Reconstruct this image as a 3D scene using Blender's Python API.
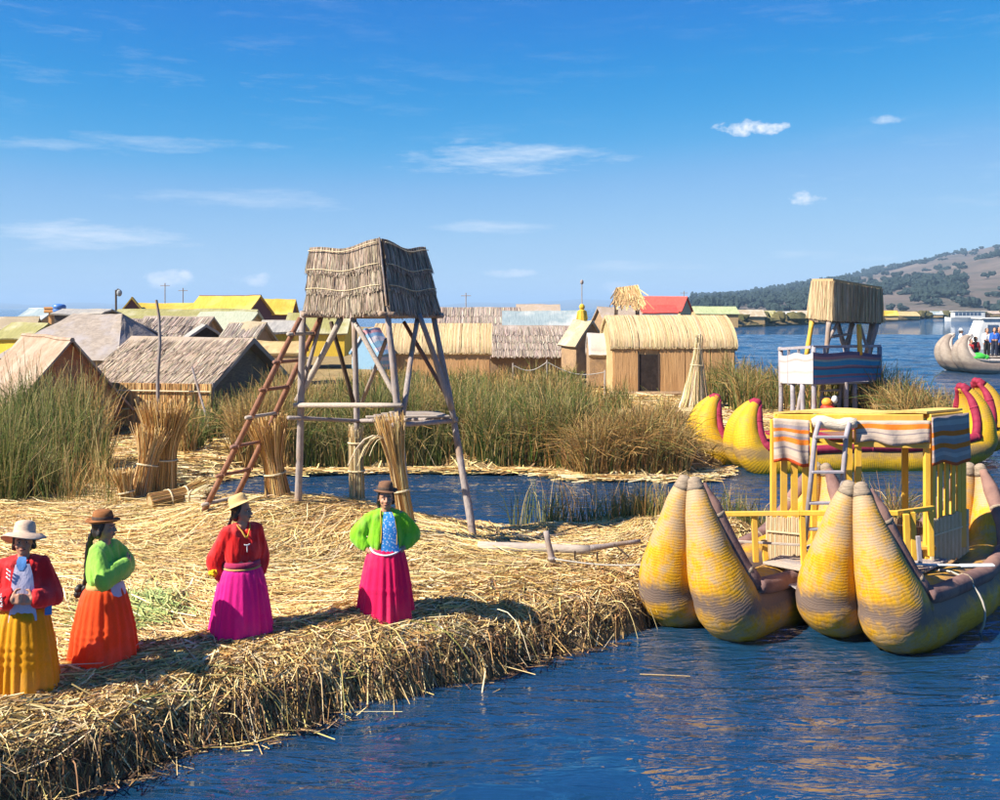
import bpy, bmesh, math, random
import numpy as np
from mathutils import Vector, Matrix, Quaternion, noise as mnoise

for _o in list(bpy.data.objects):
    bpy.data.objects.remove(_o)
random.seed(7)
RNG = np.random.default_rng(11)
R = math.radians
SC = bpy.context.scene
COL = SC.collection

# ------------------------------------------------------------------ camera
CAM_H = 4.0
cam_d = bpy.data.cameras.new('camera')
cam = bpy.data.objects.new('camera', cam_d)
COL.objects.link(cam)
cam.location = (0, 0, CAM_H)
cam.rotation_euler = (R(90), 0, 0)
cam_d.sensor_width = 36.0
cam_d.lens = 36.0
cam_d.shift_y = -0.092
cam_d.clip_start = 0.1
cam_d.clip_end = 60000
SC.camera = cam

# ------------------------------------------------------------------ light
SUN_EL, SUN_AZ = 43.0, -114.0          # azimuth clockwise from +Y (the view direction)
S = Vector((math.sin(R(SUN_AZ)) * math.cos(R(SUN_EL)), math.cos(R(SUN_AZ)) * math.cos(R(SUN_EL)), math.sin(R(SUN_EL))))
sun_d = bpy.data.lights.new('sun', 'SUN')
sun_d.energy = 5.0
sun_d.angle = R(0.53)
sun_d.color = (1.0, 0.92, 0.78)
sun = bpy.data.objects.new('sun', sun_d)
COL.objects.link(sun)
sun.rotation_euler = S.to_track_quat('Z', 'Y').to_euler()
sun.location = (-20, -5, 30)

world = bpy.data.worlds.new('World')
SC.world = world
world.use_nodes = True


def N(nt, typ, **kw):
    n = nt.nodes.new(typ)
    for k, v in kw.items():
        if k.startswith('i_'):
            key = k[2:]
            key = int(key) if key.isdigit() else key.replace('_', ' ')
            n.inputs[key].default_value = v
        else:
            setattr(n, k, v)
    return n


def math_n(nt, op, a, b=None, c=None, clamp=False):
    n = nt.nodes.new('ShaderNodeMath')
    n.operation = op
    n.use_clamp = clamp
    for i, v in enumerate((a, b, c)):
        if v is None:
            continue
        if isinstance(v, (int, float)):
            n.inputs[i].default_value = v
        else:
            nt.links.new(v, n.inputs[i])
    return n.outputs[0]


def mix_col(nt, fac, a, b, blend='MIX'):
    n = nt.nodes.new('ShaderNodeMix')
    n.data_type = 'RGBA'
    n.blend_type = blend
    for sock, v in ((n.inputs[0], fac), (n.inputs[6], a), (n.inputs[7], b)):
        if isinstance(v, (int, float)):
            sock.default_value = v
        elif isinstance(v, tuple):
            sock.default_value = v if len(v) == 4 else (*v, 1)
        else:
            nt.links.new(v, sock)
    return n.outputs[2]


def ramp(nt, fac, stops, interp='LINEAR'):
    n = nt.nodes.new('ShaderNodeValToRGB')
    cr = n.color_ramp
    cr.interpolation = interp
    while len(cr.elements) < len(stops):
        cr.elements.new(0.5)
    for e, (p, c) in zip(cr.elements, stops):
        e.position = p
        e.color = c if len(c) == 4 else (*c, 1)
    if fac is not None:
        nt.links.new(fac, n.inputs[0])
    return n.outputs[0]


def build_world():
    nt = world.node_tree
    nt.nodes.clear()
    out = N(nt, 'ShaderNodeOutputWorld')
    bg = N(nt, 'ShaderNodeBackground', i_Strength=0.077)
    sky = N(nt, 'ShaderNodeTexSky', sky_type='NISHITA')
    sky.sun_disc = False
    sky.sun_elevation = R(SUN_EL)
    sky.sun_rotation = R(SUN_AZ)
    sky.altitude = 3800
    sky.air_density = 1.1
    sky.dust_density = 0.25
    sky.ozone_density = 4.5
    # the deep polarised blue of thin mountain air: a per-channel response on the sky
    sx = N(nt, 'ShaderNodeSeparateColor')
    nt.links.new(sky.outputs[0], sx.inputs[0])
    hs = N(nt, 'ShaderNodeCombineColor')
    resp = (((0, 0), (0.6, 0.03), (0.98, 0.015), (1.35, 0.1), (2.26, 1.35), (5.0, 2.75), (7.0, 3.2), (10, 4.2)),
            ((0, 0), (1.2, 0.75), (1.84, 1.2), (2.48, 1.78), (3.88, 2.85), (6.45, 3.85), (8, 4.2), (10, 4.8)),
            ((0, 0), (2.0, 2.6), (3.69, 3.9), (4.66, 4.25), (6.19, 4.8), (7.0, 4.95), (10, 5.2)))
    for i, pts in enumerate(resp):
        fc = N(nt, 'ShaderNodeFloatCurve')
        cv_ = fc.mapping.curves[0]
        while len(cv_.points) < len(pts):
            cv_.points.new(0.5, 0.5)
        for q, (a, c) in zip(cv_.points, pts):
            q.location = (a / 10, c / 10)
            q.handle_type = 'AUTO_CLAMPED'
        fc.mapping.update()
        nt.links.new(math_n(nt, 'MULTIPLY', sx.outputs[i], 0.1), fc.inputs['Value'])
        nt.links.new(math_n(nt, 'MULTIPLY', fc.outputs[0], 10.0), hs.inputs[i])
    tc = N(nt, 'ShaderNodeTexCoord')
    sp = N(nt, 'ShaderNodeSeparateXYZ')
    nt.links.new(tc.outputs['Generated'], sp.inputs[0])
    az = math_n(nt, 'ARCTAN2', sp.outputs[0], sp.outputs[1])
    el = math_n(nt, 'ARCSINE', sp.outputs[2])
    cv = N(nt, 'ShaderNodeCombineXYZ')
    nt.links.new(az, cv.inputs[0])
    nt.links.new(el, cv.inputs[1])

    def noise(sx, sy, scale, detail=6, rough=0.6, off=0.0):
        mp = N(nt, 'ShaderNodeMapping')
        mp.inputs['Scale'].default_value = (sx, sy, 1)
        mp.inputs['Location'].default_value = (off, off * 1.7, off)
        nt.links.new(cv.outputs[0], mp.inputs[0])
        t = N(nt, 'ShaderNodeTexNoise', i_Scale=scale, i_Detail=detail, i_Roughness=rough)
        nt.links.new(mp.outputs[0], t.inputs['Vector'])
        return t.outputs['Fac']
    n_puff = noise(1, 1.5, 42, 7, 0.62, 3.1)
    n_wisp = noise(1, 6.5, 11, 9, 0.72, 1.3)
    n_wide = noise(1, 3.2, 2.2, 3, 0.5, 7.7)

    total = None

    def add(v):
        nonlocal total
        total = v if total is None else math_n(nt, 'MAXIMUM', total, v)

    def blob(px, py, wx, wy, amt, kind, tilt=0.0):
        a0, e0 = math.atan((px - 500) / 1000), math.atan((308 - py) / 1000 * math.cos(math.atan((px - 500) / 1000)))
        da = math_n(nt, 'SUBTRACT', az, a0)
        de = math_n(nt, 'SUBTRACT', el, e0)
        if tilt:
            de = math_n(nt, 'SUBTRACT', de, math_n(nt, 'MULTIPLY', da, tilt))
        x = math_n(nt, 'DIVIDE', da, wx / 2000)
        y = math_n(nt, 'DIVIDE', de, wy / 2000)
        r2 = math_n(nt, 'ADD', math_n(nt, 'MULTIPLY', x, x), math_n(nt, 'MULTIPLY', y, y))
        g = math_n(nt, 'SUBTRACT', 1.0, r2)
        nz = n_puff if kind == 'p' else n_wisp
        k = 4.6 if kind == 'p' else 7.5
        v = math_n(nt, 'ADD', g, math_n(nt, 'MULTIPLY', math_n(nt, 'SUBTRACT', nz, 0.52), k))
        v = math_n(nt, 'MULTIPLY', v, amt if kind == 'p' else amt * 0.42, clamp=True)
        g2 = math_n(nt, 'MULTIPLY', math_n(nt, 'SUBTRACT', 2.2, r2), 0.9, clamp=True)
        add(math_n(nt, 'MULTIPLY', v, g2))
    blob(752, 128, 70, 17, 0.95, 'p', -0.06)
    blob(808, 200, 36, 16, 0.85, 'p', -0.1)
    blob(168, 280, 42, 22, 0.9, 'p')
    blob(253, 279, 34, 15, 0.85, 'p')
    blob(886, 120, 36, 9, 0.35, 'p')
    blob(510, 273, 58, 10, 0.5, 'p')
    blob(35, 299, 70, 12, 0.8, 'p')
    blob(105, 299, 40, 8, 0.6, 'p')
    blob(620, 288, 50, 14, 0.4, 'p')
    blob(500, 158, 230, 34, 0.55, 'w')
    blob(135, 145, 270, 22, 0.32, 'w', 0.03)
    blob(95, 238, 210, 36, 0.6, 'w')
    blob(480, 227, 130, 14, 0.4, 'w')
    blob(250, 200, 210, 22, 0.3, 'w')
    blob(830, 257, 150, 14, 0.35, 'w')
    blob(660, 266, 240, 12, 0.3, 'w')
    # thin high veil over the whole sky
    veil = math_n(nt, 'MULTIPLY', math_n(nt, 'SUBTRACT', n_wisp, 0.52), 1.6, clamp=True)
    veil = math_n(nt, 'MULTIPLY', veil, math_n(nt, 'MULTIPLY', math_n(nt, 'SUBTRACT', n_wide, 0.42), 2.0, clamp=True))
    add(veil)
    col = mix_col(nt, total, hs.outputs[0], (6.2, 6.3, 6.5))
    nt.links.new(col, bg.inputs['Color'])
    nt.links.new(bg.outputs[0], out.inputs[0])


build_world()
SC.view_settings.view_transform = 'Standard'
SC.view_settings.look = 'None'
SC.view_settings.exposure = 1.2
SC.view_settings.gamma = 1.0
SC.view_settings.use_curve_mapping = False
SC.cycles.use_denoising = True
SC.cycles.max_bounces = 6
SC.cycles.volume_bounces = 0
SC.cycles.caustics_reflective = False
SC.cycles.caustics_refractive = False

# ------------------------------------------------------------------ helpers


def at(px, py, d):
    return Vector(((px - 500) / 1000 * d, d, CAM_H - (py - 308) / 1000 * d))


def lerp(a, b, t):
    return a + (b - a) * t


def origin_of(o):
    v = Vector((0, 0, 0))
    while o is not None:
        v += o.location
        o = o.parent
    return v


def tag(o, label=None, cat=None, group=None, kind=None):
    if label:
        o['label'] = label
    if cat:
        o['category'] = cat
    if group:
        o['group'] = group
    if kind:
        o['kind'] = kind
    return o


def thing(name, label, cat, loc=(0, 0, 0), group=None):
    o = bpy.data.objects.new(name, None)
    o.empty_display_size = 0.2
    COL.objects.link(o)
    o.location = loc
    return tag(o, label, cat, group)


def link_mesh(name, me, mat, parent=None, smooth=False):
    if smooth:
        me.polygons.foreach_set('use_smooth', np.ones(len(me.polygons), dtype=bool))
    if mat is not None and not me.materials:
        me.materials.append(mat)
    o = bpy.data.objects.new(name, me)
    COL.objects.link(o)
    if parent is not None:
        o.parent = parent
    return o


class MB:
    """collects world-space geometry; build() links it as one mesh object"""

    def __init__(self):
        self.v, self.f, self.uv = [], [], []

    def add(self, verts, faces, uvs=None):
        b = len(self.v)
        self.v.extend([tuple(p) for p in verts])
        for i, f in enumerate(faces):
            self.f.append([b + k for k in f])
            self.uv.append(uvs[i] if uvs else [(0, 0)] * len(f))
        return self

    def box(self, c, size, rz=0.0, axes=None):
        c = Vector(c)
        if axes is None:
            ca, sa = math.cos(rz), math.sin(rz)
            axes = (Vector((ca, sa, 0)), Vector((-sa, ca, 0)), Vector((0, 0, 1)))
        h = [s / 2 for s in size]
        vs = []
        for k in (-1, 1):
            for j in (-1, 1):
                for i in (-1, 1):
                    vs.append(c + axes[0] * (i * h[0]) + axes[1] * (j * h[1]) + axes[2] * (k * h[2]))
        fs = [(0, 2, 3, 1), (4, 5, 7, 6), (0, 1, 5, 4), (2, 6, 7, 3), (0, 4, 6, 2), (1, 3, 7, 5)]
        q = [(0, 0), (1, 0), (1, 1), (0, 1)]
        return self.add(vs, fs, [q] * 6)

    def beam(self, p0, p1, w, h, up=(0, 0, 1)):
        p0, p1 = Vector(p0), Vector(p1)
        d = (p1 - p0)
        L = d.length
        d = d / L
        u = Vector(up)
        if abs(d.dot(u)) > 0.98:
            u = Vector((0, 1, 0))
        s = d.cross(u).normalized()
        u2 = s.cross(d).normalized()
        return self.box((p0 + p1) / 2, (L, w, h), axes=(d, s, u2))

    def tube(self, pts, rad, n=8, caps=True, wob=0.0, vscale=1.0, flat=1.0):
        pts = [Vector(p) for p in pts]
        if isinstance(rad, (int, float)):
            rad = [rad] * len(pts)
        K = len(pts)
        t0 = (pts[1] - pts[0]).normalized()
        ref = Vector((0, 0, 1)) if abs(t0.z) < 0.9 else Vector((0, 1, 0))
        s = t0.cross(ref).normalized()
        rings, ls = [], []
        l = 0.0
        for i in range(K):
            t = (pts[min(i + 1, K - 1)] - pts[max(i - 1, 0)]).normalized()
            s = (s - t * s.dot(t)).normalized()
            u = t.cross(s)
            if i:
                l += (pts[i] - pts[i - 1]).length
            ls.append(l)
            ring = []
            for k in range(n):
                a = 2 * math.pi * k / n
                rr = rad[i] * (1 + (random.uniform(-wob, wob) if wob else 0))
                ring.append(pts[i] + s * (math.cos(a) * rr) + u * (math.sin(a) * rr * flat))
            rings.append(ring)
        vs = [p for r in rings for p in r]
        fs, uv = [], []
        for i in range(K - 1):
            for k in range(n):
                k2 = (k + 1) % n
                fs.append((i * n + k, i * n + k2, (i + 1) * n + k2, (i + 1) * n + k))
                a, b = k / n, (k + 1) / n
                uv.append([(a, ls[i] * vscale), (b, ls[i] * vscale), (b, ls[i + 1] * vscale), (a, ls[i + 1] * vscale)])
        if caps:
            fs.append(tuple(reversed(range(n))))
            uv.append([(0.5, 0)] * n)
            fs.append(tuple((K - 1) * n + k for k in range(n)))
            uv.append([(0.5, ls[-1] * vscale)] * n)
        return self.add(vs, fs, uv)

    def pole(self, p0, p1, r0, r1=None, n=7, bend=0.015, seg=5):
        p0, p1 = Vector(p0), Vector(p1)
        r1 = r0 if r1 is None else r1
        L = (p1 - p0).length
        bx, by = random.uniform(-1, 1) * bend * L, random.uniform(-1, 1) * bend * L
        pts, rs = [], []
        for i in range(seg + 1):
            t = i / seg
            w = math.sin(math.pi * t)
            j = 0.25 * bend * L * (random.uniform(-1, 1) if 0 < i < seg else 0)
            pts.append(p0.lerp(p1, t) + Vector((bx * w + j, by * w, 0)))
            rs.append(lerp(r0, r1, t) * random.uniform(0.92, 1.08))
        return self.tube(pts, rs, n, wob=0.06)

    def lathe(self, prof, c=(0, 0, 0), n=20, sx=1.0, sy=1.0, caps=True):
        vs, fs, uv = [], [], []
        c = Vector(c)
        for r, z in prof:
            for k in range(n):
                a = 2 * math.pi * k / n
                vs.append(c + Vector((math.cos(a) * r * sx, math.sin(a) * r * sy, z)))
        for i in range(len(prof) - 1):
            for k in range(n):
                k2 = (k + 1) % n
                fs.append((i * n + k, i * n + k2, (i + 1) * n + k2, (i + 1) * n + k))
                uv.append([(k / n, i), ((k + 1) / n, i), ((k + 1) / n, i + 1), (k / n, i + 1)])
        if caps:
            fs.append(tuple(reversed(range(n))))
            uv.append([(0, 0)] * n)
            fs.append(tuple((len(prof) - 1) * n + k for k in range(n)))
            uv.append([(0, 0)] * n)
        return self.add(vs, fs, uv)

    def ellip(self, c, r, nu=12, nv=8, jit=0.0):
        c = Vector(c)
        vs = [c + Vector((0, 0, -r[2]))]
        for j in range(1, nv):
            ph = -math.pi / 2 + math.pi * j / nv
            for k in range(nu):
                a = 2 * math.pi * k / nu
                q = 1 + random.uniform(-jit, jit)
                vs.append(c + Vector((math.cos(a) * math.cos(ph) * r[0] * q, math.sin(a) * math.cos(ph) * r[1] * q, math.sin(ph) * r[2] * q)))
        vs.append(c + Vector((0, 0, r[2])))
        fs = []
        for k in range(nu):
            fs.append((0, 1 + (k + 1) % nu, 1 + k))
        for j in range(nv - 2):
            for k in range(nu):
                a, b = 1 + j * nu + k, 1 + j * nu + (k + 1) % nu
                fs.append((a, b, b + nu, a + nu))
        t = len(vs) - 1
        o = 1 + (nv - 2) * nu
        for k in range(nu):
            fs.append((o + k, o + (k + 1) % nu, t))
        return self.add(vs, fs)

    def cap(self, p0, p1, r0, r1, n=10):
        """tapered capsule"""
        p0, p1 = Vector(p0), Vector(p1)
        d = p1 - p0
        L = d.length
        d = d / L if L > 1e-6 else Vector((0, 0, 1))
        ref = Vector((0, 0, 1)) if abs(d.z) < 0.9 else Vector((1, 0, 0))
        s = d.cross(ref).normalized()
        u = d.cross(s)
        vs, fs = [], []
        m = 4
        rows = [(p0, r0, -math.pi / 2 + (math.pi / 2) * j / m) for j in range(1, m + 1)] + [(p1, r1, (math.pi / 2) * j / m) for j in range(0, m)]
        vs.append(p0 - d * r0)
        for c, r, ph in rows:
            for k in range(n):
                a = 2 * math.pi * k / n
                vs.append(c + d * (math.sin(ph) * r) + (s * math.cos(a) + u * math.sin(a)) * (math.cos(ph) * r))
        vs.append(p1 + d * r1)
        for k in range(n):
            fs.append((0, 1 + (k + 1) % n, 1 + k))
        for j in range(len(rows) - 1):
            for k in range(n):
                a, b = 1 + j * n + k, 1 + j * n + (k + 1) % n
                fs.append((a, b, b + n, a + n))
        t = len(vs) - 1
        o = 1 + (len(rows) - 1) * n
        for k in range(n):
            fs.append((o + k, o + (k + 1) % n, t))
        return self.add(vs, fs)

    def quad(self, a, b, c, d, nu=1, nv=1, fn=None, thick=0.0):
        """grid patch a-b bottom, d-c top ; uv 0..1"""
        a, b, c, d = map(Vector, (a, b, c, d))
        nrm = (b - a).cross(d - a).normalized()

        def patch(off):
            vs, uvs = [], []
            for j in range(nv + 1):
                for i in range(nu + 1):
                    u, v = i / nu, j / nv
                    p = (a.lerp(b, u)).lerp(d.lerp(c, u), v)
                    if fn:
                        p = p + fn(u, v)
                    vs.append(p + nrm * off)
            return vs
        fs, uv = [], []
        for j in range(nv):
            for i in range(nu):
                k = j * (nu + 1) + i
                fs.append((k, k + 1, k + nu + 2, k + nu + 1))
                uv.append([(i / nu, j / nv), ((i + 1) / nu, j / nv), ((i + 1) / nu, (j + 1) / nv), (i / nu, (j + 1) / nv)])
        if thick <= 0:
            return self.add(patch(0), fs, uv)
        v1, v2 = patch(thick / 2), patch(-thick / 2)
        n1 = len(v1)
        f2 = [tuple(n1 + k for k in reversed(f)) for f in fs]
        u2 = [list(reversed(q)) for q in uv]
        rim = [i for i in range(nu + 1)] + [(j + 1) * (nu + 1) - 1 for j in range(1, nv + 1)] + [nv * (nu + 1) + i for i in range(nu - 1, -1, -1)] + [j * (nu + 1) for j in range(nv - 1, 0, -1)]
        fr, ur = [], []
        for i in range(len(rim)):
            p, q = rim[i], rim[(i + 1) % len(rim)]
            fr.append((p, p + n1, q + n1, q))
            up, uq = ((p % (nu + 1)) / nu, (p // (nu + 1)) / nv), ((q % (nu + 1)) / nu, (q // (nu + 1)) / nv)
            ur.append([up, up, uq, uq])
        return self.add(v1 + v2, fs + f2 + fr, uv + u2 + ur)

    def mesh(self, name, off=Vector((0, 0, 0))):
        me = bpy.data.meshes.new(name)
        me.from_pydata([(x - off.x, y - off.y, z - off.z) for x, y, z in self.v], [], self.f)
        uvl = me.uv_layers.new(name='UVMap')
        flat = np.array([c for f in self.uv for p in f for c in p], dtype=np.float32)
        uvl.data.foreach_set('uv', flat)
        me.update()
        return me

    def build(self, name, mat, parent=None, smooth=False, bevel=0.0):
        me = self.mesh(name, origin_of(parent))
        if bevel:
            bm = bmesh.new()
            bm.from_mesh(me)
            bmesh.ops.bevel(bm, geom=bm.edges[:], offset=bevel, segments=1, affect='EDGES')
            bm.to_mesh(me)
            bm.free()
        return link_mesh(name, me, mat, parent, smooth)


def catmull(pts, n):
    """pts: list of equal length tuples -> n samples"""
    P = np.array(pts, dtype=float)
    P = np.vstack([2 * P[0] - P[1], P, 2 * P[-1] - P[-2]])
    K = len(pts) - 1
    out = []
    for i in range(n):
        t = i / (n - 1) * K
        k = min(int(t), K - 1)
        t -= k
        p0, p1, p2, p3 = P[k], P[k + 1], P[k + 2], P[k + 3]
        out.append(0.5 * ((2 * p1) + (-p0 + p2) * t + (2 * p0 - 5 * p1 + 4 * p2 - p3) * t * t + (-p0 + 3 * p1 - 3 * p2 + p3) * t ** 3))
    return np.array(out)


def ribbons(name, P, width, col, mat, parent=None, taper=0.35, kind=None, side=None):
    """P (N,K,3) world points; width (N,), col (N,3) or (N,K,3): one mesh of thin blades with a colour attribute"""
    P = np.asarray(P, dtype=np.float64)
    Nn, K, _ = P.shape
    off = np.array(origin_of(parent))
    T = np.empty_like(P)
    T[:, 1:-1] = P[:, 2:] - P[:, :-2] if K > 2 else 0
    T[:, 0] = P[:, 1] - P[:, 0]
    T[:, -1] = P[:, -1] - P[:, -2]
    rnd = RNG.normal(size=(Nn, 1, 3)) if side is None else np.asarray(side)[:, None, :]
    Sd = np.cross(T, np.broadcast_to(rnd, T.shape))
    Sd /= (np.linalg.norm(Sd, axis=2, keepdims=True) + 1e-9)
    w = np.linspace(1, taper, K)[None, :, None] * np.asarray(width)[:, None, None] * 0.5
    V = np.stack([P - Sd * w, P + Sd * w], axis=2) - off      # N,K,2,3
    V = V.reshape(-1, 3)
    base = (np.arange(Nn) * K * 2)[:, None] + (np.arange(K - 1) * 2)[None, :]
    F = np.stack([base, base + 1, base + 3, base + 2], axis=2).reshape(-1, 4)
    me = bpy.data.meshes.new(name)
    me.vertices.add(len(V))
    me.vertices.foreach_set('co', V.astype(np.float32).ravel())
    me.loops.add(F.size)
    me.loops.foreach_set('vertex_index', F.astype(np.int32).ravel())
    me.polygons.add(len(F))
    me.polygons.foreach_set('loop_start', np.arange(0, F.size, 4, dtype=np.int32))
    me.update(calc_edges=True)
    ca = me.color_attributes.new('Col', 'FLOAT_COLOR', 'POINT')
    col = np.asarray(col, dtype=np.float32)
    if col.ndim == 2:
        col = np.repeat(col[:, None, :], K, axis=1)
    C = np.repeat(col[:, :, None, :], 2, axis=2).reshape(-1, 3)
    C = np.concatenate([C, np.ones((len(C), 1), np.float32)], axis=1)
    ca.data.foreach_set('color', C.ravel())
    o = link_mesh(name, me, mat, parent)
    if kind:
        o['kind'] = kind
    return o


_LAT = RNG.random((64, 64))


def vnoise(x, y):
    x, y = np.asarray(x, float), np.asarray(y, float)
    xi, yi = np.floor(x).astype(int), np.floor(y).astype(int)
    fx, fy = x - xi, y - yi
    fx, fy = fx * fx * (3 - 2 * fx), fy * fy * (3 - 2 * fy)
    g = lambda i, j: _LAT[i % 64, j % 64]
    return (g(xi, yi) * (1 - fx) + g(xi + 1, yi) * fx) * (1 - fy) + (g(xi, yi + 1) * (1 - fx) + g(xi + 1, yi + 1) * fx) * fy


def fbm(x, y, o=4):
    s, a, t = 0, 0.5, 0
    for i in range(o):
        s = s + a * vnoise(x * 2 ** i + 13.7 * i, y * 2 ** i + 5.1 * i)
        t += a
        a *= 0.5
    return s / t


# ------------------------------------------------------------------ materials
MATS = {}


def new_mat(name):
    m = bpy.data.materials.new(name)
    m.use_nodes = True
    nt = m.node_tree
    b = nt.nodes['Principled BSDF']
    b.inputs['Specular IOR Level'].default_value = 0.25
    return m, nt, b


def coords(nt, kind='Object', scale=(1, 1, 1)):
    tc = N(nt, 'ShaderNodeTexCoord')
    mp = N(nt, 'ShaderNodeMapping')
    mp.inputs['Scale'].default_value = scale
    nt.links.new(tc.outputs[kind], mp.inputs[0])
    return mp.outputs[0]


def noise_n(nt, vec, scale, detail=5, rough=0.6, dist=0.0):
    t = N(nt, 'ShaderNodeTexNoise', i_Scale=scale, i_Detail=detail, i_Roughness=rough, i_Distortion=dist)
    nt.links.new(vec, t.inputs['Vector'])
    return t.outputs['Fac']


def bump_n(nt, b, h, dist, strength=1.0, prev=None):
    n = N(nt, 'ShaderNodeBump', i_Strength=strength, i_Distance=dist)
    nt.links.new(h, n.inputs['Height'])
    if prev is not None:
        nt.links.new(prev, n.inputs['Normal'])
    nt.links.new(n.outputs[0], b.inputs['Normal'])
    return n.outputs[0]


def pm(name, c1, c2, scale=6, stretch=(1, 1, 1), rough=0.85, bump=0.01, c3=None, coord='Object', spec=0.2, metallic=0.0):
    """general procedural material: two colours by stretched noise, broad stain, relief"""
    if name in MATS:
        return MATS[name]
    m, nt, b = new_mat(name)
    v = coords(nt, coord, stretch)
    f = noise_n(nt, v, scale, 6, 0.65)
    col = ramp(nt, f, [(0.3, c1), (0.7, c2)])
    if c3 is not None:
        v2 = coords(nt, coord)
        f2 = noise_n(nt, v2, scale * 0.22, 4, 0.6)
        k = ramp(nt, f2, [(0.48, (0, 0, 0)), (0.68, (1, 1, 1))])
        col = mix_col(nt, k, col, c3)
    nt.links.new(col, b.inputs['Base Color'])
    b.inputs['Roughness'].default_value = rough
    b.inputs['Specular IOR Level'].default_value = spec
    b.inputs['Metallic'].default_value = metallic
    if bump:
        bump_n(nt, b, f, bump)
    MATS[name] = m
    return m


def mat_strand(name, rough=0.75, trans=0.0, spec=0.25):
    if name in MATS:
        return MATS[name]
    m, nt, b = new_mat(name)
    a = N(nt, 'ShaderNodeAttribute', attribute_name='Col')
    nt.links.new(a.outputs['Color'], b.inputs['Base Color'])
    b.inputs['Roughness'].default_value = rough
    b.inputs['Specular IOR Level'].default_value = spec
    if trans:
        tr = N(nt, 'ShaderNodeBsdfTranslucent')
        nt.links.new(a.outputs['Color'], tr.inputs['Color'])
        mx = N(nt, 'ShaderNodeMixShader', i_0=trans)
        nt.links.new(b.outputs[0], mx.inputs[1])
        nt.links.new(tr.outputs[0], mx.inputs[2])
        nt.links.new(mx.outputs[0], nt.nodes['Material Output'].inputs[0])
    MATS[name] = m
    return m


STRAND = mat_strand('dry_straw')
BLADE = mat_strand('reed_blade', trans=0.25)


def mat_hull(name, c1, c2, worn, wornness=0.5, ring=0.034):
    if name in MATS:
        return MATS[name]
    m, nt, b = new_mat(name)
    tc = N(nt, 'ShaderNodeTexCoord')
    sp = N(nt, 'ShaderNodeSeparateXYZ')
    nt.links.new(tc.outputs['UV'], sp.inputs[0])
    vo = coords(nt, 'Object')
    n1 = noise_n(nt, vo, 2.2, 6, 0.65)
    wob = math_n(nt, 'MULTIPLY', n1, 0.14)
    ph = math_n(nt, 'MULTIPLY', math_n(nt, 'ADD', sp.outputs[1], wob), 2 * math.pi / ring)
    rings = math_n(nt, 'MULTIPLY_ADD', math_n(nt, 'SINE', ph), 0.5, 0.5)
    rings = math_n(nt, 'POWER', rings, 0.5)
    # reeds running lengthwise
    cv = N(nt, 'ShaderNodeCombineXYZ')
    nt.links.new(math_n(nt, 'MULTIPLY', sp.outputs[0], 60), cv.inputs[0])
    nt.links.new(math_n(nt, 'MULTIPLY', sp.outputs[1], 4), cv.inputs[1])
    n2 = noise_n(nt, cv.outputs[0], 1.4, 3, 0.6)
    col = ramp(nt, n2, [(0.3, c1), (0.7, c2)])
    n3 = noise_n(nt, vo, 2.6, 8, 0.72)
    n4 = noise_n(nt, vo, 14, 5, 0.7)
    nn = math_n(nt, 'ADD', math_n(nt, 'MULTIPLY', n3, 0.7), math_n(nt, 'MULTIPLY', n4, 0.3))
    sz = N(nt, 'ShaderNodeSeparateXYZ')
    nt.links.new(tc.outputs['Object'], sz.inputs[0])
    # the raised ends have bleached and lost their dye
    nn = math_n(nt, 'ADD', nn, math_n(nt, 'MULTIPLY', math_n(nt, 'MULTIPLY', math_n(nt, 'SUBTRACT', sz.outputs[2], 0.9), 0.2 * wornness), 1.0, clamp=True))
    k = ramp(nt, nn, [(0.62 - 0.2 * wornness, (0, 0, 0)), (0.72 - 0.14 * wornness, (1, 1, 1))])
    col = mix_col(nt, math_n(nt, 'MULTIPLY', k, 0.8), col, worn)
    # dark rub marks where the hulls knock against the quay
    so = N(nt, 'ShaderNodeSeparateXYZ')
    nt.links.new(tc.outputs['Object'], so.inputs[0])
    band = math_n(nt, 'SUBTRACT', 1.0, math_n(nt, 'MULTIPLY', math_n(nt, 'ABSOLUTE', math_n(nt, 'SUBTRACT', so.outputs[2], 0.48)), 3.0), clamp=True)
    n5 = noise_n(nt, vo, 3.4, 7, 0.75)
    rub = ramp(nt, math_n(nt, 'MULTIPLY', band, n5), [(0.2, (0, 0, 0)), (0.4, (1, 1, 1))])
    col = mix_col(nt, math_n(nt, 'MULTIPLY', rub, wornness * 1.25), col, (0.15, 0.11, 0.1))
    # cords sit between the rings
    cord = math_n(nt, 'LESS_THAN', rings, 0.22)
    col = mix_col(nt, math_n(nt, 'MULTIPLY', cord, 0.22), col, (0.16, 0.1, 0.03))
    nt.links.new(col, b.inputs['Base Color'])
    b.inputs['Roughness'].default_value = 0.62
    h = math_n(nt, 'ADD', rings, math_n(nt, 'MULTIPLY', n2, 0.6))
    bump_n(nt, b, h, ring * 0.06)
    MATS[name] = m
    return m


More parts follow.
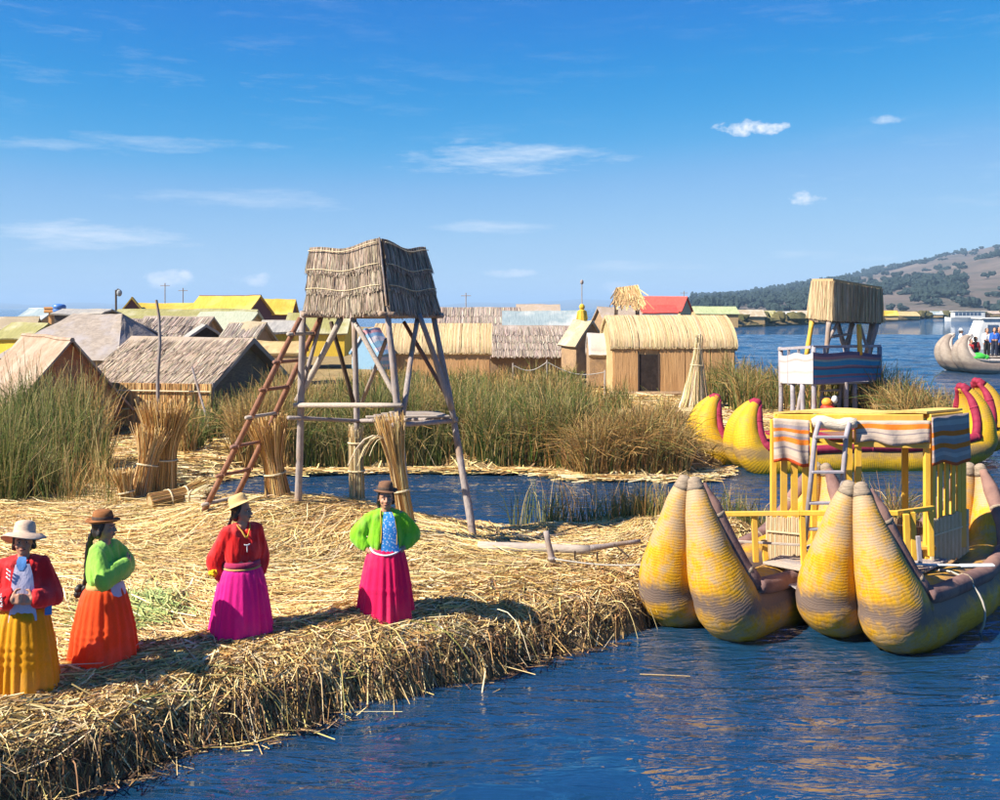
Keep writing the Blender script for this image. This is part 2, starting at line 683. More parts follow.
def mat_stripes(name, stops, rough=0.9, fold=0.5):
    """cloth with horizontal bands along V"""
    if name in MATS:
        return MATS[name]
    m, nt, b = new_mat(name)
    tc = N(nt, 'ShaderNodeTexCoord')
    sp = N(nt, 'ShaderNodeSeparateXYZ')
    nt.links.new(tc.outputs['UV'], sp.inputs[0])
    v = coords(nt, 'UV', (3, 30, 1))
    f = noise_n(nt, v, 1.5, 4)
    vv = math_n(nt, 'ADD', sp.outputs[1], math_n(nt, 'MULTIPLY', math_n(nt, 'SUBTRACT', f, 0.5), 0.03))
    col = ramp(nt, vv, stops, 'CONSTANT')
    vo = coords(nt, 'Object')
    g = noise_n(nt, vo, 9, 5)
    col = mix_col(nt, 0.35, col, mix_col(nt, g, (0.25, 0.25, 0.25), (0.9, 0.88, 0.85)), 'MULTIPLY')
    nt.links.new(col, b.inputs['Base Color'])
    b.inputs['Roughness'].default_value = rough
    b.inputs['Specular IOR Level'].default_value = 0.1
    bump_n(nt, b, g, 0.02 * fold)
    MATS[name] = m
    return m


def mat_cloth(name, c, var=0.12, fold=0.006, sheen=0.15, scale=7.0, trans=0.0):
    if name in MATS:
        return MATS[name]
    m, nt, b = new_mat(name)
    vo = coords(nt, 'Object', (1, 1, 0.35))
    f = noise_n(nt, vo, scale, 5, 0.6)
    lo = tuple(x * (1 - var) for x in c)
    hi = tuple(min(1, x * (1 + var)) for x in c)
    vs_ = coords(nt, 'Object')
    sp_ = noise_n(nt, vs_, 55, 4, 0.7)
    fade = noise_n(nt, vs_, 3.0, 4, 0.6)
    cc = ramp(nt, f, [(0.3, lo), (0.7, hi)])
    cc = mix_col(nt, ramp(nt, sp_, [(0.35, (0.3, 0.3, 0.3)), (0.65, (0, 0, 0))]), cc, tuple(x * 0.55 for x in c))
    cc = mix_col(nt, ramp(nt, fade, [(0.5, (0, 0, 0)), (0.75, (0.22, 0.22, 0.22))]), cc, tuple(0.5 * x + 0.3 for x in c))
    nt.links.new(cc, b.inputs['Base Color'])
    b.inputs['Roughness'].default_value = 0.8
    b.inputs['Specular IOR Level'].default_value = 0.12
    b.inputs['Sheen Weight'].default_value = sheen
    v2 = coords(nt, 'Object')
    w = noise_n(nt, v2, 60, 3)
    h = math_n(nt, 'ADD', f, math_n(nt, 'MULTIPLY', w, 0.12))
    bn = bump_n(nt, b, h, fold * 3)
    if trans:
        tr = N(nt, 'ShaderNodeBsdfTranslucent')
        tr.inputs['Color'].default_value = (*c, 1)
        nt.links.new(bn, tr.inputs['Normal'])
        mx = N(nt, 'ShaderNodeMixShader', i_0=trans)
        nt.links.new(b.outputs[0], mx.inputs[1])
        nt.links.new(tr.outputs[0], mx.inputs[2])
        nt.links.new(mx.outputs[0], nt.nodes['Material Output'].inputs[0])
    MATS[name] = m
    return m


def mat_water():
    m, nt, b = new_mat('lake_water')
    b.inputs['Base Color'].default_value = (0.006, 0.036, 0.085, 1)
    b.inputs['Roughness'].default_value = 0.03
    b.inputs['IOR'].default_value = 2.3
    b.inputs['Specular IOR Level'].default_value = 0.75
    v2 = coords(nt, 'Object', (0.22, 1.0, 1))
    c = noise_n(nt, v2, 6.5, 3, 0.55, 0.5)
    v3 = coords(nt, 'Object', (0.28, 1.0, 1))
    d = noise_n(nt, v3, 17, 2, 0.5, 0.3)
    vb = coords(nt, 'Object', (0.25, 0.9, 1))
    gust = noise_n(nt, vb, 0.3, 3, 0.5)
    gk = ramp(nt, gust, [(0.35, (0.3, 0.3, 0.3)), (0.65, (1, 1, 1))])
    h = math_n(nt, 'ADD', math_n(nt, 'MULTIPLY', c, 0.17), math_n(nt, 'MULTIPLY', d, 0.04))
    h = math_n(nt, 'MULTIPLY', h, gk)
    # open lake beyond the reeds is ruffled by the wind, the canal and mooring are sheltered
    tc = N(nt, 'ShaderNodeTexCoord')
    sp = N(nt, 'ShaderNodeSeparateXYZ')
    nt.links.new(tc.outputs['Object'], sp.inputs[0])
    mr = N(nt, 'ShaderNodeMapRange', i_1=26.0, i_2=60.0, i_3=0.06, i_4=0.4)
    nt.links.new(sp.outputs[1], mr.inputs[0])
    vw = coords(nt, 'Object', (0.5, 1.0, 1))
    tw = N(nt, 'ShaderNodeTexNoise', i_Scale=5.0, i_Detail=3.0)
    nt.links.new(vw, tw.inputs['Vector'])
    s1 = N(nt, 'ShaderNodeVectorMath', operation='SUBTRACT')
    nt.links.new(tw.outputs['Color'], s1.inputs[0])
    s1.inputs[1].default_value = (0.5, 0.5, 0.5)
    s2 = N(nt, 'ShaderNodeVectorMath', operation='MULTIPLY')
    s2.inputs[1].default_value = (0.7, 1.0, 0.0)
    nt.links.new(s1.outputs[0], s2.inputs[0])
    s3 = N(nt, 'ShaderNodeVectorMath', operation='SCALE')
    nt.links.new(s2.outputs[0], s3.inputs[0])
    nt.links.new(mr.outputs[0], s3.inputs['Scale'])
    s4 = N(nt, 'ShaderNodeVectorMath', operation='ADD')
    nt.links.new(s3.outputs[0], s4.inputs[0])
    s4.inputs[1].default_value = (0, 0, 1)
    s5 = N(nt, 'ShaderNodeVectorMath', operation='NORMALIZE')
    nt.links.new(s4.outputs[0], s5.inputs[0])
    bump_n(nt, b, h, 1.0, 1.0, s5.outputs[0])
    return m


def mat_ground(name, cols, scale=3.0):
    m, nt, b = new_mat(name)
    v = coords(nt, 'Object')
    f1 = noise_n(nt, v, scale, 8, 0.7, 0.5)
    v2 = coords(nt, 'Object', (9, 2, 3))
    f2 = noise_n(nt, v2, scale * 3.5, 5, 0.7, 1.0)
    f = math_n(nt, 'ADD', math_n(nt, 'MULTIPLY', f1, 0.5), math_n(nt, 'MULTIPLY', f2, 0.5))
    nt.links.new(ramp(nt, f, [(0.3, cols[0]), (0.5, cols[1]), (0.68, cols[2])]), b.inputs['Base Color'])
    b.inputs['Roughness'].default_value = 0.9
    b.inputs['Specular IOR Level'].default_value = 0.15
    bump_n(nt, b, f, 0.06)
    return m


WOOD_GREY = pm('weathered_grey_wood', (0.2, 0.17, 0.17), (0.4, 0.34, 0.31), 9, (6, 6, 0.7), 0.85, 0.01, (0.3, 0.2, 0.13))
WOOD_PALE = pm('bleached_wood', (0.3, 0.25, 0.21), (0.46, 0.39, 0.33), 9, (1, 6, 6), 0.8, 0.008)
WOOD_RED = pm('reddish_wood', (0.17, 0.075, 0.045), (0.33, 0.16, 0.1), 9, (6, 6, 0.8), 0.8, 0.01, (0.24, 0.14, 0.12))
WOOD_DARK = pm('dark_wood', (0.05, 0.035, 0.028), (0.12, 0.08, 0.06), 9, (6, 6, 0.8), 0.85, 0.01)
YELLOW_PAINT = pm('yellow_paint', (0.66, 0.36, 0.03), (0.8, 0.47, 0.06), 5, (3, 3, 0.8), 0.55, 0.004, (0.55, 0.33, 0.08), spec=0.4)
LILAC_METAL = pm('grey_lilac_paint', (0.24, 0.22, 0.25), (0.37, 0.34, 0.37), 12, (1, 1, 1), 0.6, 0.003, (0.3, 0.24, 0.22), spec=0.4)
CORD = pm('pale_cord', (0.5, 0.4, 0.24), (0.66, 0.56, 0.38), 40, (1, 1, 1), 0.9, 0.002)
ROPE_W = pm('white_rope', (0.34, 0.31, 0.26), (0.46, 0.42, 0.37), 40, (1, 1, 1), 0.9, 0.002)

CREAM_T = pm('fresh_thatch', (0.4, 0.275, 0.12), (0.54, 0.39, 0.2), 7, (8, 8, 1.0), 0.85, 0.03, (0.6, 0.46, 0.24))
GREY_T = pm('grey_thatch', (0.28, 0.21, 0.155), (0.5, 0.4, 0.3), 9, (5, 5, 1.3), 0.9, 0.04, (0.42, 0.34, 0.3))
BROWN_T = pm('brown_thatch', (0.26, 0.16, 0.09), (0.48, 0.32, 0.18), 8, (7, 7, 1.0), 0.9, 0.03, (0.22, 0.15, 0.1))
ORANGE_MAT = pm('orange_reed_mat', (0.36, 0.185, 0.075), (0.64, 0.38, 0.17), 3.2, (5, 5, 0.3), 0.85, 0.03, (0.52, 0.3, 0.14))
BROWN_CANVAS = pm('brown_canvas', (0.42, 0.19, 0.1), (0.6, 0.29, 0.155), 4, (1, 1, 4), 0.85, 0.05, (0.56, 0.21, 0.09))
CREAM_CANVAS = pm('cream_canvas', (0.25, 0.165, 0.115), (0.38, 0.265, 0.185), 4, (1, 1, 2), 0.85, 0.03, (0.42, 0.32, 0.25))
GREY_CANVAS = pm('grey_canvas', (0.2, 0.165, 0.14), (0.34, 0.285, 0.24), 4, (1, 1, 3), 0.85, 0.04, (0.3, 0.27, 0.27))
DARK_IN = pm('dark_interior', (0.02, 0.014, 0.012), (0.05, 0.035, 0.03), 5, (1, 1, 1), 0.95, 0.0)  # near-black panels painted as the unlit inside of doorway and open shelter

# ------------------------------------------------------------------ setting
# lake
def make_lake():
    V, F = [], []
    nv = 0

    def patch(xs, ys, hf):
        nonlocal nv
        X, Y = np.meshgrid(xs, ys)
        Z = hf(X, Y) if hf is not None else np.zeros_like(X)
        V.append(np.stack([X, Y, Z], -1).reshape(-1, 3))
        nx, ny = len(xs), len(ys)
        idx = np.arange(nx * ny).reshape(ny, nx) + nv
        F.append(np.stack([idx[:-1, :-1], idx[:-1, 1:], idx[1:, 1:], idx[1:, :-1]], -1).reshape(-1, 4))
        nv += nx * ny

    sg = lambda f: f * 2 - 1

    def near(x, y):
        e = np.clip(np.minimum(np.minimum(x + 8, 14 - x), np.minimum(y - 4, 27 - y)) / 0.5, 0, 1)
        calm = np.clip(1.0 - (y - 12) / 8, 0.4, 1.0)
        w = x + 0.35 * y
        h = 0.07 * sg(vnoise(w * 0.5, y * 1.7 + 0.3 * vnoise(x, y))) + 0.036 * sg(vnoise(w * 1.1 + 7, y * 4.3 + 3)) + 0.012 * sg(vnoise(w * 2.4 + 1, y * 10.5))
        return h * e * calm

    def openw(x, y):
        e = np.clip(np.minimum(np.minimum(x - 5, 90 - x), np.minimum(y - 27, 150 - y)) / 1.5, 0, 1)
        w = x + 0.25 * y
        return e * (0.11 * sg(vnoise(w * 0.2, y * 0.5)) + 0.06 * sg(vnoise(w * 0.5 + 3, y * 1.3)) + 0.02 * sg(vnoise(w * 0.9 + 3, y * 2.6)))
    patch(np.linspace(-8, 14, 220), np.linspace(4, 27, 420), near)
    patch(np.linspace(5, 90, 180), np.linspace(27, 150, 430), openw)
    B = 26000
    patch([-B, -8], [4, 27], None)
    patch([14, B], [4, 27], None)
    patch([-B, B], [-300, 4], None)
    patch([-B, 5], [27, 150], None)
    patch([90, B], [27, 150], None)
    patch([-B, B], [150, B], None)
    v, f = np.concatenate(V), np.concatenate(F)
    me = bpy.data.meshes.new('lake')
    me.vertices.add(len(v))
    me.vertices.foreach_set('co', v.astype(np.float32).ravel())
    me.loops.add(f.size)
    me.loops.foreach_set('vertex_index', f.astype(np.int32).ravel())
    me.polygons.add(len(f))
    me.polygons.foreach_set('loop_start', np.arange(0, f.size, 4, dtype=np.int32))
    me.update(calc_edges=True)
    return tag(link_mesh('lake', me, mat_water(), None, True), kind='structure')


make_lake()

ISLE = np.array([(-14, 1.5), (-8.5, 4.2), (-6.2, 6.0), (-3.5, 8.2), (-1.9, 9.5), (-0.55, 10.5), (0.5, 11.35), (1.55, 12.1), (2.5, 13.1), (3.3, 14.3), (4.1, 15.6),
                 (4.4, 16.8), (2.6, 17.3), (0.9, 17.0), (-0.3, 16.7), (-1.6, 17.3), (-3.2, 18.2), (-5.0, 18.9), (-6.2, 19.4), (-7.5, 20.2), (-15, 20.5)], float)
FAR = np.array([(-16, 19.3), (-8.2, 19.3), (-7.3, 20.5), (-7.1, 22.5), (-6.2, 24.3), (-2, 24.5), (1.2, 24.4), (2.0, 23.4), (4.4, 23.3), (5.4, 25.2), (7.6, 27.6), (12.2, 28.4), (14.6, 30.5),
                (14.6, 33.0), (12.6, 36.0), (10.9, 41.5), (11.2, 46), (21, 92), (36, 160), (30, 190), (-140, 190), (-140, 30), (-40, 19)], float)


def sdist(poly, x, y):
    x, y = np.asarray(x, float), np.asarray(y, float)
    dmin = np.full(x.shape, 1e9)
    inside = np.zeros(x.shape, bool)
    n = len(poly)
    for i in range(n):
        ax, ay = poly[i]
        bx, by = poly[(i + 1) % n]
        dx, dy = bx - ax, by - ay
        t = np.clip(((x - ax) * dx + (y - ay) * dy) / (dx * dx + dy * dy), 0, 1)
        dmin = np.minimum(dmin, np.hypot(x - ax - t * dx, y - ay - t * dy))
        c = ((ay > y) != (by > y)) & (x < (bx - ax) * (y - ay) / (by - ay + 1e-12) + ax)
        inside ^= c
    return np.where(inside, dmin, -dmin)


def gz(x, y):
    """surface height of the near reed island"""
    x, y = np.asarray(x, float), np.asarray(y, float)
    d = sdist(ISLE, x, y) + (fbm(x * 2.1, y * 2.1, 3) - 0.5) * 0.3 + (fbm(x * 0.8 + 31, y * 0.8, 2) - 0.5) * 0.5
    G = lambda cx, cy, rx, ry: np.exp(-((x - cx) / rx) ** 2 - ((y - cy) / ry) ** 2)
    top = 0.6 + 0.36 * G(-3.3, 15.7, 1.7, 1.5) + 0.12 * G(-1.2, 14.2, 1.0, 0.8) - 0.2 * G(0.7, 15.4, 1.6, 1.2) - 0.12 * G(3, 14.8, 1.6, 1.5)
    top = top + (fbm(x * 0.7, y * 0.7, 3) - 0.5) * 0.16 + (fbm(x * 4, y * 4, 2) - 0.5) * 0.05
    f = np.clip(d / 1.15, 0, 1)
    z = -0.12 + (top + 0.12) * np.sqrt(np.clip(1 - (1 - f) ** 2, 0, 1)) ** 0.85
    return np.where(d < 0, -0.12 + d * 0.5, z)


def fz(x, y):
    x, y = np.asarray(x, float), np.asarray(y, float)
    d = sdist(FAR, x, y) + (fbm(x * 1.1, y * 1.1, 3) - 0.5) * 0.7
    top = 0.45 + (fbm(x * 0.4, y * 0.4, 3) - 0.5) * 0.25
    f = np.clip(d / 1.2, 0, 1)
    z = -0.1 + (top + 0.1) * np.sqrt(np.clip(1 - (1 - f) ** 2, 0, 1))
    return np.where(d < 0, -0.1 + d * 0.4, z)


def field(name, fn, xs, ys, mat):
    X, Y = np.meshgrid(xs, ys)
    Z = fn(X, Y)
    V = np.stack([X, Y, Z], -1).reshape(-1, 3)
    nx, ny = len(xs), len(ys)
    idx = np.arange(nx * ny).reshape(ny, nx)
    F = np.stack([idx[:-1, :-1], idx[:-1, 1:], idx[1:, 1:], idx[1:, :-1]], -1).reshape(-1, 4)
    keep = (Z.reshape(-1)[F] > -0.5).any(1)
    me = bpy.data.meshes.new(name)
    me.from_pydata(V.tolist(), [], F[keep].tolist())
    me.update()
    o = link_mesh(name, me, mat, None, True)
    return tag(o, kind='structure')


STRAW_G = mat_ground('straw_bed', [(0.11, 0.07, 0.035), (0.34, 0.23, 0.11), (0.52, 0.38, 0.19)], 3.0)
DRY_G = mat_ground('dry_reed_ground', [(0.12, 0.08, 0.04), (0.28, 0.2, 0.09), (0.42, 0.31, 0.15)], 1.2)
field('reed_island_ground', gz, np.linspace(-14, 5.2, 200), np.linspace(1.5, 21, 200), STRAW_G)
field('village_ground', fz, np.concatenate([np.linspace(-60, -18, 30), np.linspace(-17, 16, 140), np.linspace(17, 45, 20)]),
      np.concatenate([np.linspace(18.5, 46, 120), np.linspace(47, 195, 50)]), DRY_G)


def pal(n, cols, wts, var=0.18):
    c = np.array(cols)[RNG.choice(len(cols), n, p=np.array(wts) / sum(wts))]
    return np.clip(c * (1 + RNG.normal(0, var, (n, 1))) * (1 + RNG.normal(0, 0.05, (n, 3))), 0.01, 0.95)


def inview(x, y, m=60):
    px = 500 + x / y * 1000
    return (px > -m) & (px < 1000 + m)


STRAW_C = [(0.72, 0.53, 0.25), (0.63, 0.43, 0.16), (0.44, 0.26, 0.09), (0.78, 0.63, 0.38), (0.38, 0.34, 0.12), (0.2, 0.12, 0.06)]
STRAW_W = [4, 4, 2.2, 2.2, 0.35, 1.0]


def lay_straw(name, label, n, xr, yr, lmin, lmax, wd, fn=gz, poly=ISLE, dmin=0.1, lift=0.05, cols=STRAW_C, wts=STRAW_W, mask=None, flow=1.0):
    x = RNG.uniform(*xr, n)
    y = RNG.uniform(*yr, n)
    ok = (sdist(poly, x, y) > dmin) & inview(x, y)
    if mask is not None:
        ok &= mask(x, y)
    x, y = x[ok], y[ok]
    n = len(x)
    L = RNG.uniform(lmin, lmax, n)
    th = (fbm(x * 0.5 + 9, y * 0.5, 2) - 0.5) * 3.0 * flow + RNG.normal(0, 0.55, n) + 0.2
    dx, dy = np.cos(th) * L / 2, np.sin(th) * L / 2
    bend = RNG.normal(0, 0.1, n) * L
    pts = []
    K = 4
    tilt = RNG.normal(0, 0.035, n)
    l0 = RNG.uniform(0.0, lift, n)
    for k in range(K):
        t = k / (K - 1) * 2 - 1
        X = x + dx * t - dy / L * bend * (1 - t * t) * 2
        Y = y + dy * t + dx / L * bend * (1 - t * t) * 2
        Z = np.maximum(fn(X, Y), -0.02) + l0 + np.abs(tilt * t) * L
        pts.append(np.stack([X, Y, Z], -1))
    P = np.stack(pts, 1)
    # colour drifts in broad patches: bleached, golden, trodden brown
    c = pal(n, cols, wts)
    patch = fbm(x * 0.55 + 3, y * 0.8 + 8, 3)
    c = c * (0.72 + 0.62 * patch)[:, None]
    side = RNG.normal(0, 0.5, (n, 3)) + np.array([0, 0, 1.0])
    o = ribbons(name, P, RNG.uniform(0.6, 1.4, n) * wd, c, STRAND, None, 0.6, 'stuff', side=side)
    return tag(o, label, 'straw')


lay_straw('loose_straw', 'bleached loose straw strewn over the near reed island', 92000, (-9, 4.6), (6.5, 19.5), 0.18, 0.7, 0.0105)
lay_straw('coarse_straw', 'long pale reed stalks scattered across the near island floor', 3600, (-9, 4.6), (6.5, 19.5), 0.5, 1.3, 0.0125, lift=0.08)


def edge_points(poly, i0, i1, n):
    seg = poly[i0:i1 + 1]
    d = np.r_[0, np.cumsum(np.hypot(*np.diff(seg, axis=0).T))]
    t = RNG.uniform(0, d[-1], n)
    k = np.clip(np.searchsorted(d, t) - 1, 0, len(seg) - 2)
    u = (t - d[k]) / (d[k + 1] - d[k])
    p = seg[k] + (seg[k + 1] - seg[k]) * u[:, None]
    tg = seg[k + 1] - seg[k]
    tg = tg / np.linalg.norm(tg, axis=1, keepdims=True)
    nrm = np.stack([tg[:, 1], -tg[:, 0]], -1)       # outward for a counter-clockwise front edge
    return p, tg, nrm


def fringe(name, label, n, i0, i1, back, over, wd, cols, wts, drop=(0.2, 0.75), spread=0.5):
    """stalks that start on top of the bank, arch over its edge and hang towards the water"""
    p, tg, nr = edge_points(ISLE, i0, i1, n)
    ok = inview(p[:, 0], p[:, 1], 120)
    p, tg, nr = p[ok], tg[ok], nr[ok]
    n = len(p)
    s = RNG.normal(0, spread, n)[:, None]
    out = nr + tg * s
    out /= np.linalg.norm(out, axis=1, keepdims=True)
    b = RNG.uniform(*back, n)
    ov = RNG.uniform(*over, n)
    dr = RNG.uniform(*drop, n)
    K = 6
    start = p - nr * b[:, None]
    z0 = gz(start[:, 0], start[:, 1]) + RNG.uniform(0.0, 0.06, n)
    pts = []
    for k in range(K):
        t = k / (K - 1)
        r = (b + ov) * (t ** 0.8)
        q = start + out * r[:, None]
        g = np.maximum(gz(q[:, 0], q[:, 1]), 0.0)
        z = z0 + 0.10 * np.sin(t * 2.2) - dr * t ** 2.6
        z = np.maximum(z, np.maximum(g + 0.015, 0.01))
        pts.append(np.stack([q[:, 0], q[:, 1], z], -1))
    P = np.stack(pts, 1)
    o = ribbons(name, P, RNG.uniform(0.6, 1.4, n) * wd, pal(n, cols, wts), STRAND, None, 0.45, 'stuff')
    return tag(o, label, 'straw')


BANK_C = [(0.46, 0.3, 0.14), (0.32, 0.18, 0.08), (0.16, 0.09, 0.045), (0.55, 0.4, 0.21), (0.06, 0.036, 0.022)]  # rotted straw tones, with the shade of the bank face put into them
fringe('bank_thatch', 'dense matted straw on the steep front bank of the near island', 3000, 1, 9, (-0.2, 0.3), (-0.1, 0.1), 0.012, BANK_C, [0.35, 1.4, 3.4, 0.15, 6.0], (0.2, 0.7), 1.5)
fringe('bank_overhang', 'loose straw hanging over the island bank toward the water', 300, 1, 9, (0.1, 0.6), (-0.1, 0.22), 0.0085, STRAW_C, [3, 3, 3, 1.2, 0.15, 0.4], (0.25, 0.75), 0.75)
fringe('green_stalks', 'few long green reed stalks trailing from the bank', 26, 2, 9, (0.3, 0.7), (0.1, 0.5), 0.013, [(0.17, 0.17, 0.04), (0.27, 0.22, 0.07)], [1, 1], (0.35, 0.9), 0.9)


def bank_chips():
    n = 32000
    p, tg, nr = edge_points(ISLE, 1, 10, n)
    off = RNG.beta(1.6, 1.3, n) * 1.45 + 0.02
    q = p - nr * off[:, None]
    ok = inview(q[:, 0], q[:, 1], 90)
    q, tg, nr, off = q[ok], tg[ok], nr[ok], off[ok]
    n = len(q)
    L = RNG.uniform(0.07, 0.42, n)
    th = np.arctan2(tg[:, 1], tg[:, 0]) + RNG.normal(0, 0.65, n)
    pts = []
    lift = RNG.uniform(0.01, 0.07, n)
    tl = RNG.normal(0, 0.12, n)
    for t in (-0.5, 0.0, 0.5):
        X, Y = q[:, 0] + np.cos(th) * L * t, q[:, 1] + np.sin(th) * L * t
        pts.append(np.stack([X, Y, np.maximum(gz(X, Y), 0.0) + lift + tl * L * t], -1))
    fresh = pal(n, STRAW_C, [3, 3, 3, 1.5, 0.3, 1.5])
    wet_shaded = pal(n, BANK_C, [0.3, 1.4, 3.0, 0.1, 5.0])
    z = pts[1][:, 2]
    k = RNG.random(n) < np.clip((0.44 - z) / 0.24, 0.0, 0.97)  # darker chips towards the water: wet straw plus bank shade painted in
    c = np.where(k[:, None], wet_shaded, fresh)
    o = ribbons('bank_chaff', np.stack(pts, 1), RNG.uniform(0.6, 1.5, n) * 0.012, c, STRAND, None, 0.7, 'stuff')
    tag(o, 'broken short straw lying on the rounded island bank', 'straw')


bank_chips()

# flattened green patch between the two women at left
lay_straw('green_straw_patch', 'small patch of flattened green reeds behind the orange skirt', 1100, (-4.75, -3.5), (10.2, 12.1), 0.3, 0.8, 0.016,
          cols=[(0.24, 0.3, 0.1), (0.36, 0.38, 0.14)], wts=[1, 1], mask=lambda x, y: ((x + 4.05) / 0.5) ** 2 + ((y - 11.1) / 0.75) ** 2 < 1, lift=0.09)
# straw over the far bank where it is open
lay_straw('village_straw', 'dry straw littering the far bank around the huts', 26000, (-13, 14), (19.4, 44), 0.4, 1.6, 0.03, fn=fz, poly=FAR, dmin=0.0)
fr_p = [(-7.2, 21.2), (-7.05, 22.6), (-6.2, 24.3), (-2, 24.5), (1.2, 24.4), (2.0, 23.4), (4.4, 23.3)]


def reed_bed(name, label, n, sampler, hmin, hmax, wd, cols_low, cols_top, lean=0.12, droop=0.12, zfn=fz, brown=None, K=5, taper=0.25):
    x, y = sampler(n)
    n = len(x)
    clump = fbm(x * 0.9 + 2, y * 0.9 + 4, 3)
    keep = RNG.random(n) < np.clip((clump - 0.3) * 6, 0.12, 1)
    x, y, clump = x[keep], y[keep], clump[keep]
    n = len(x)
    h = RNG.uniform(hmin, hmax, n) * (0.45 + 1.05 * clump) * np.where(RNG.random(n) < 0.04, 1.22, 1.0)
    z0 = np.maximum(zfn(x, y), -0.08)
    a = RNG.uniform(0, 2 * np.pi, n)
    ln = np.abs(RNG.normal(0, lean, n)) * h
    dr = np.abs(RNG.normal(0, droop, n)) * h
    a2 = a + RNG.normal(0, 0.5, n)
    pts = []
    for k in range(K):
        t = k / (K - 1)
        X = x + np.cos(a) * ln * t + np.cos(a2) * dr * t ** 3
        Y = y + np.sin(a) * ln * t + np.sin(a2) * dr * t ** 3
        Z = z0 + h * t - dr * 0.7 * t ** 4
        pts.append(np.stack([X, Y, Z], -1))
    P = np.stack(pts, 1)
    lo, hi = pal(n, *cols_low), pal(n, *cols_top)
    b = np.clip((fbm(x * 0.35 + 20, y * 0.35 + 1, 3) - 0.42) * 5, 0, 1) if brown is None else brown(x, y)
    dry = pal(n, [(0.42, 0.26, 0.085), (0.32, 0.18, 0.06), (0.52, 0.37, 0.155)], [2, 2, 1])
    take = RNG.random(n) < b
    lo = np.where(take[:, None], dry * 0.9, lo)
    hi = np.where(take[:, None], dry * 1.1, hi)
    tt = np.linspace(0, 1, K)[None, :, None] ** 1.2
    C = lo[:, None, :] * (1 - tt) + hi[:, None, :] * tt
    o = ribbons(name, P, RNG.uniform(0.6, 1.4, n) * wd, C, BLADE, None, taper, 'stuff', side=RNG.normal(0, 0.35, (n, 3)) + np.array([0, 1, 0]))
    return tag(o, label, 'reeds')


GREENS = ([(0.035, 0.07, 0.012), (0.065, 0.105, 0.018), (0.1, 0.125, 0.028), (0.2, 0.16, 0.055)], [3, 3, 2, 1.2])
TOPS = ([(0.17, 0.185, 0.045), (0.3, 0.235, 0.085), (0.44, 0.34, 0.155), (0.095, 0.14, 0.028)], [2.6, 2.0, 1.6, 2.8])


def box_s(x0, x1, y0, y1, cond=None, bias=0.0):
    def f(n):
        x = RNG.uniform(x0, x1, n)
        u = RNG.random(n)
        y = y0 + (y1 - y0) * (u ** (1 + bias))
        ok = inview(x, y, 40)
        if cond is not None:
            ok &= cond(x, y)
        return x[ok], y[ok]
    return f


far_in = lambda x, y: sdist(FAR, x, y) > 0.0
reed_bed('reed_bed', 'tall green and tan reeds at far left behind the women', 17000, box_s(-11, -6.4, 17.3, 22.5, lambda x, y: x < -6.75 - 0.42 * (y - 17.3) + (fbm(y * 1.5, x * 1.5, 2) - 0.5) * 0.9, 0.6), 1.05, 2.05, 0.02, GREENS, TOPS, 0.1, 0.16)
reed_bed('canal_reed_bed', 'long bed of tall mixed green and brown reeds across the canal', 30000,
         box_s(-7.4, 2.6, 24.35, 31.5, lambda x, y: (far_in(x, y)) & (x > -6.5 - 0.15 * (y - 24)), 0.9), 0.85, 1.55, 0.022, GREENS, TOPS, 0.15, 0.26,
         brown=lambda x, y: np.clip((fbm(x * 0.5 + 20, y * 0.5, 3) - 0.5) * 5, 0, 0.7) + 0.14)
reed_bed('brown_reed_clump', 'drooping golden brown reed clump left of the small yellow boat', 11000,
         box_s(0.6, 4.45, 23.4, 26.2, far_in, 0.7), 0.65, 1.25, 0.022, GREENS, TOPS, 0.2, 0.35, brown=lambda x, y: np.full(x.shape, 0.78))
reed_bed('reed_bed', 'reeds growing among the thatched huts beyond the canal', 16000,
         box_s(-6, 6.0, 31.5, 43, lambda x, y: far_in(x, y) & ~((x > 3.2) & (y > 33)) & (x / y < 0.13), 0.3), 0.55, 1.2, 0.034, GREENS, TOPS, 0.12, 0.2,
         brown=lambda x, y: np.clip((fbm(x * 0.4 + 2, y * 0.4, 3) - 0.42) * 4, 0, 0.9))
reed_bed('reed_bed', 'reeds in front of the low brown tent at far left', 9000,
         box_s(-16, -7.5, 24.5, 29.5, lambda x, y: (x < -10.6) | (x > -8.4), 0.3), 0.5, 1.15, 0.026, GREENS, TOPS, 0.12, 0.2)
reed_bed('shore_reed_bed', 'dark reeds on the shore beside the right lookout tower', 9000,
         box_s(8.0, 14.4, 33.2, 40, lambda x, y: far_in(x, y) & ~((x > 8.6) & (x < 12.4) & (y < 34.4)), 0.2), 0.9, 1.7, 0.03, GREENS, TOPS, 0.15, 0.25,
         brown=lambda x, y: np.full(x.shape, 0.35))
reed_bed('tower_foot_reeds', 'brown grass tufts at the right foot of the far lookout tower', 2600,
         box_s(12.0, 14.5, 29.6, 33.4, far_in, 0.0), 0.5, 1.25, 0.026, GREENS, TOPS, 0.25, 0.35, brown=lambda x, y: np.full(x.shape, 0.6))
reed_bed('canal_edge_reeds', 'short green reeds at the canal edge behind the yellow boat prow', 2600,
         box_s(0.8, 5.4, 16.3, 17.7, None, 0.0), 0.25, 0.68, 0.016, ([(0.11, 0.13, 0.035), (0.2, 0.2, 0.06)], [1, 1]), TOPS, 0.16, 0.2, zfn=lambda x, y: np.maximum(gz(x, y), -0.05), brown=lambda x, y: np.full(x.shape, 0.25))
reed_bed('water_sedge', 'thin sparse sedge standing in the canal water', 260,
         box_s(0.2, 3.2, 17.4, 18.6, None, 0.0), 0.5, 1.0, 0.016, ([(0.14, 0.15, 0.04), (0.24, 0.22, 0.08)], [1, 1]), TOPS, 0.2, 0.2, zfn=lambda x, y: np.zeros_like(x) - 0.03)
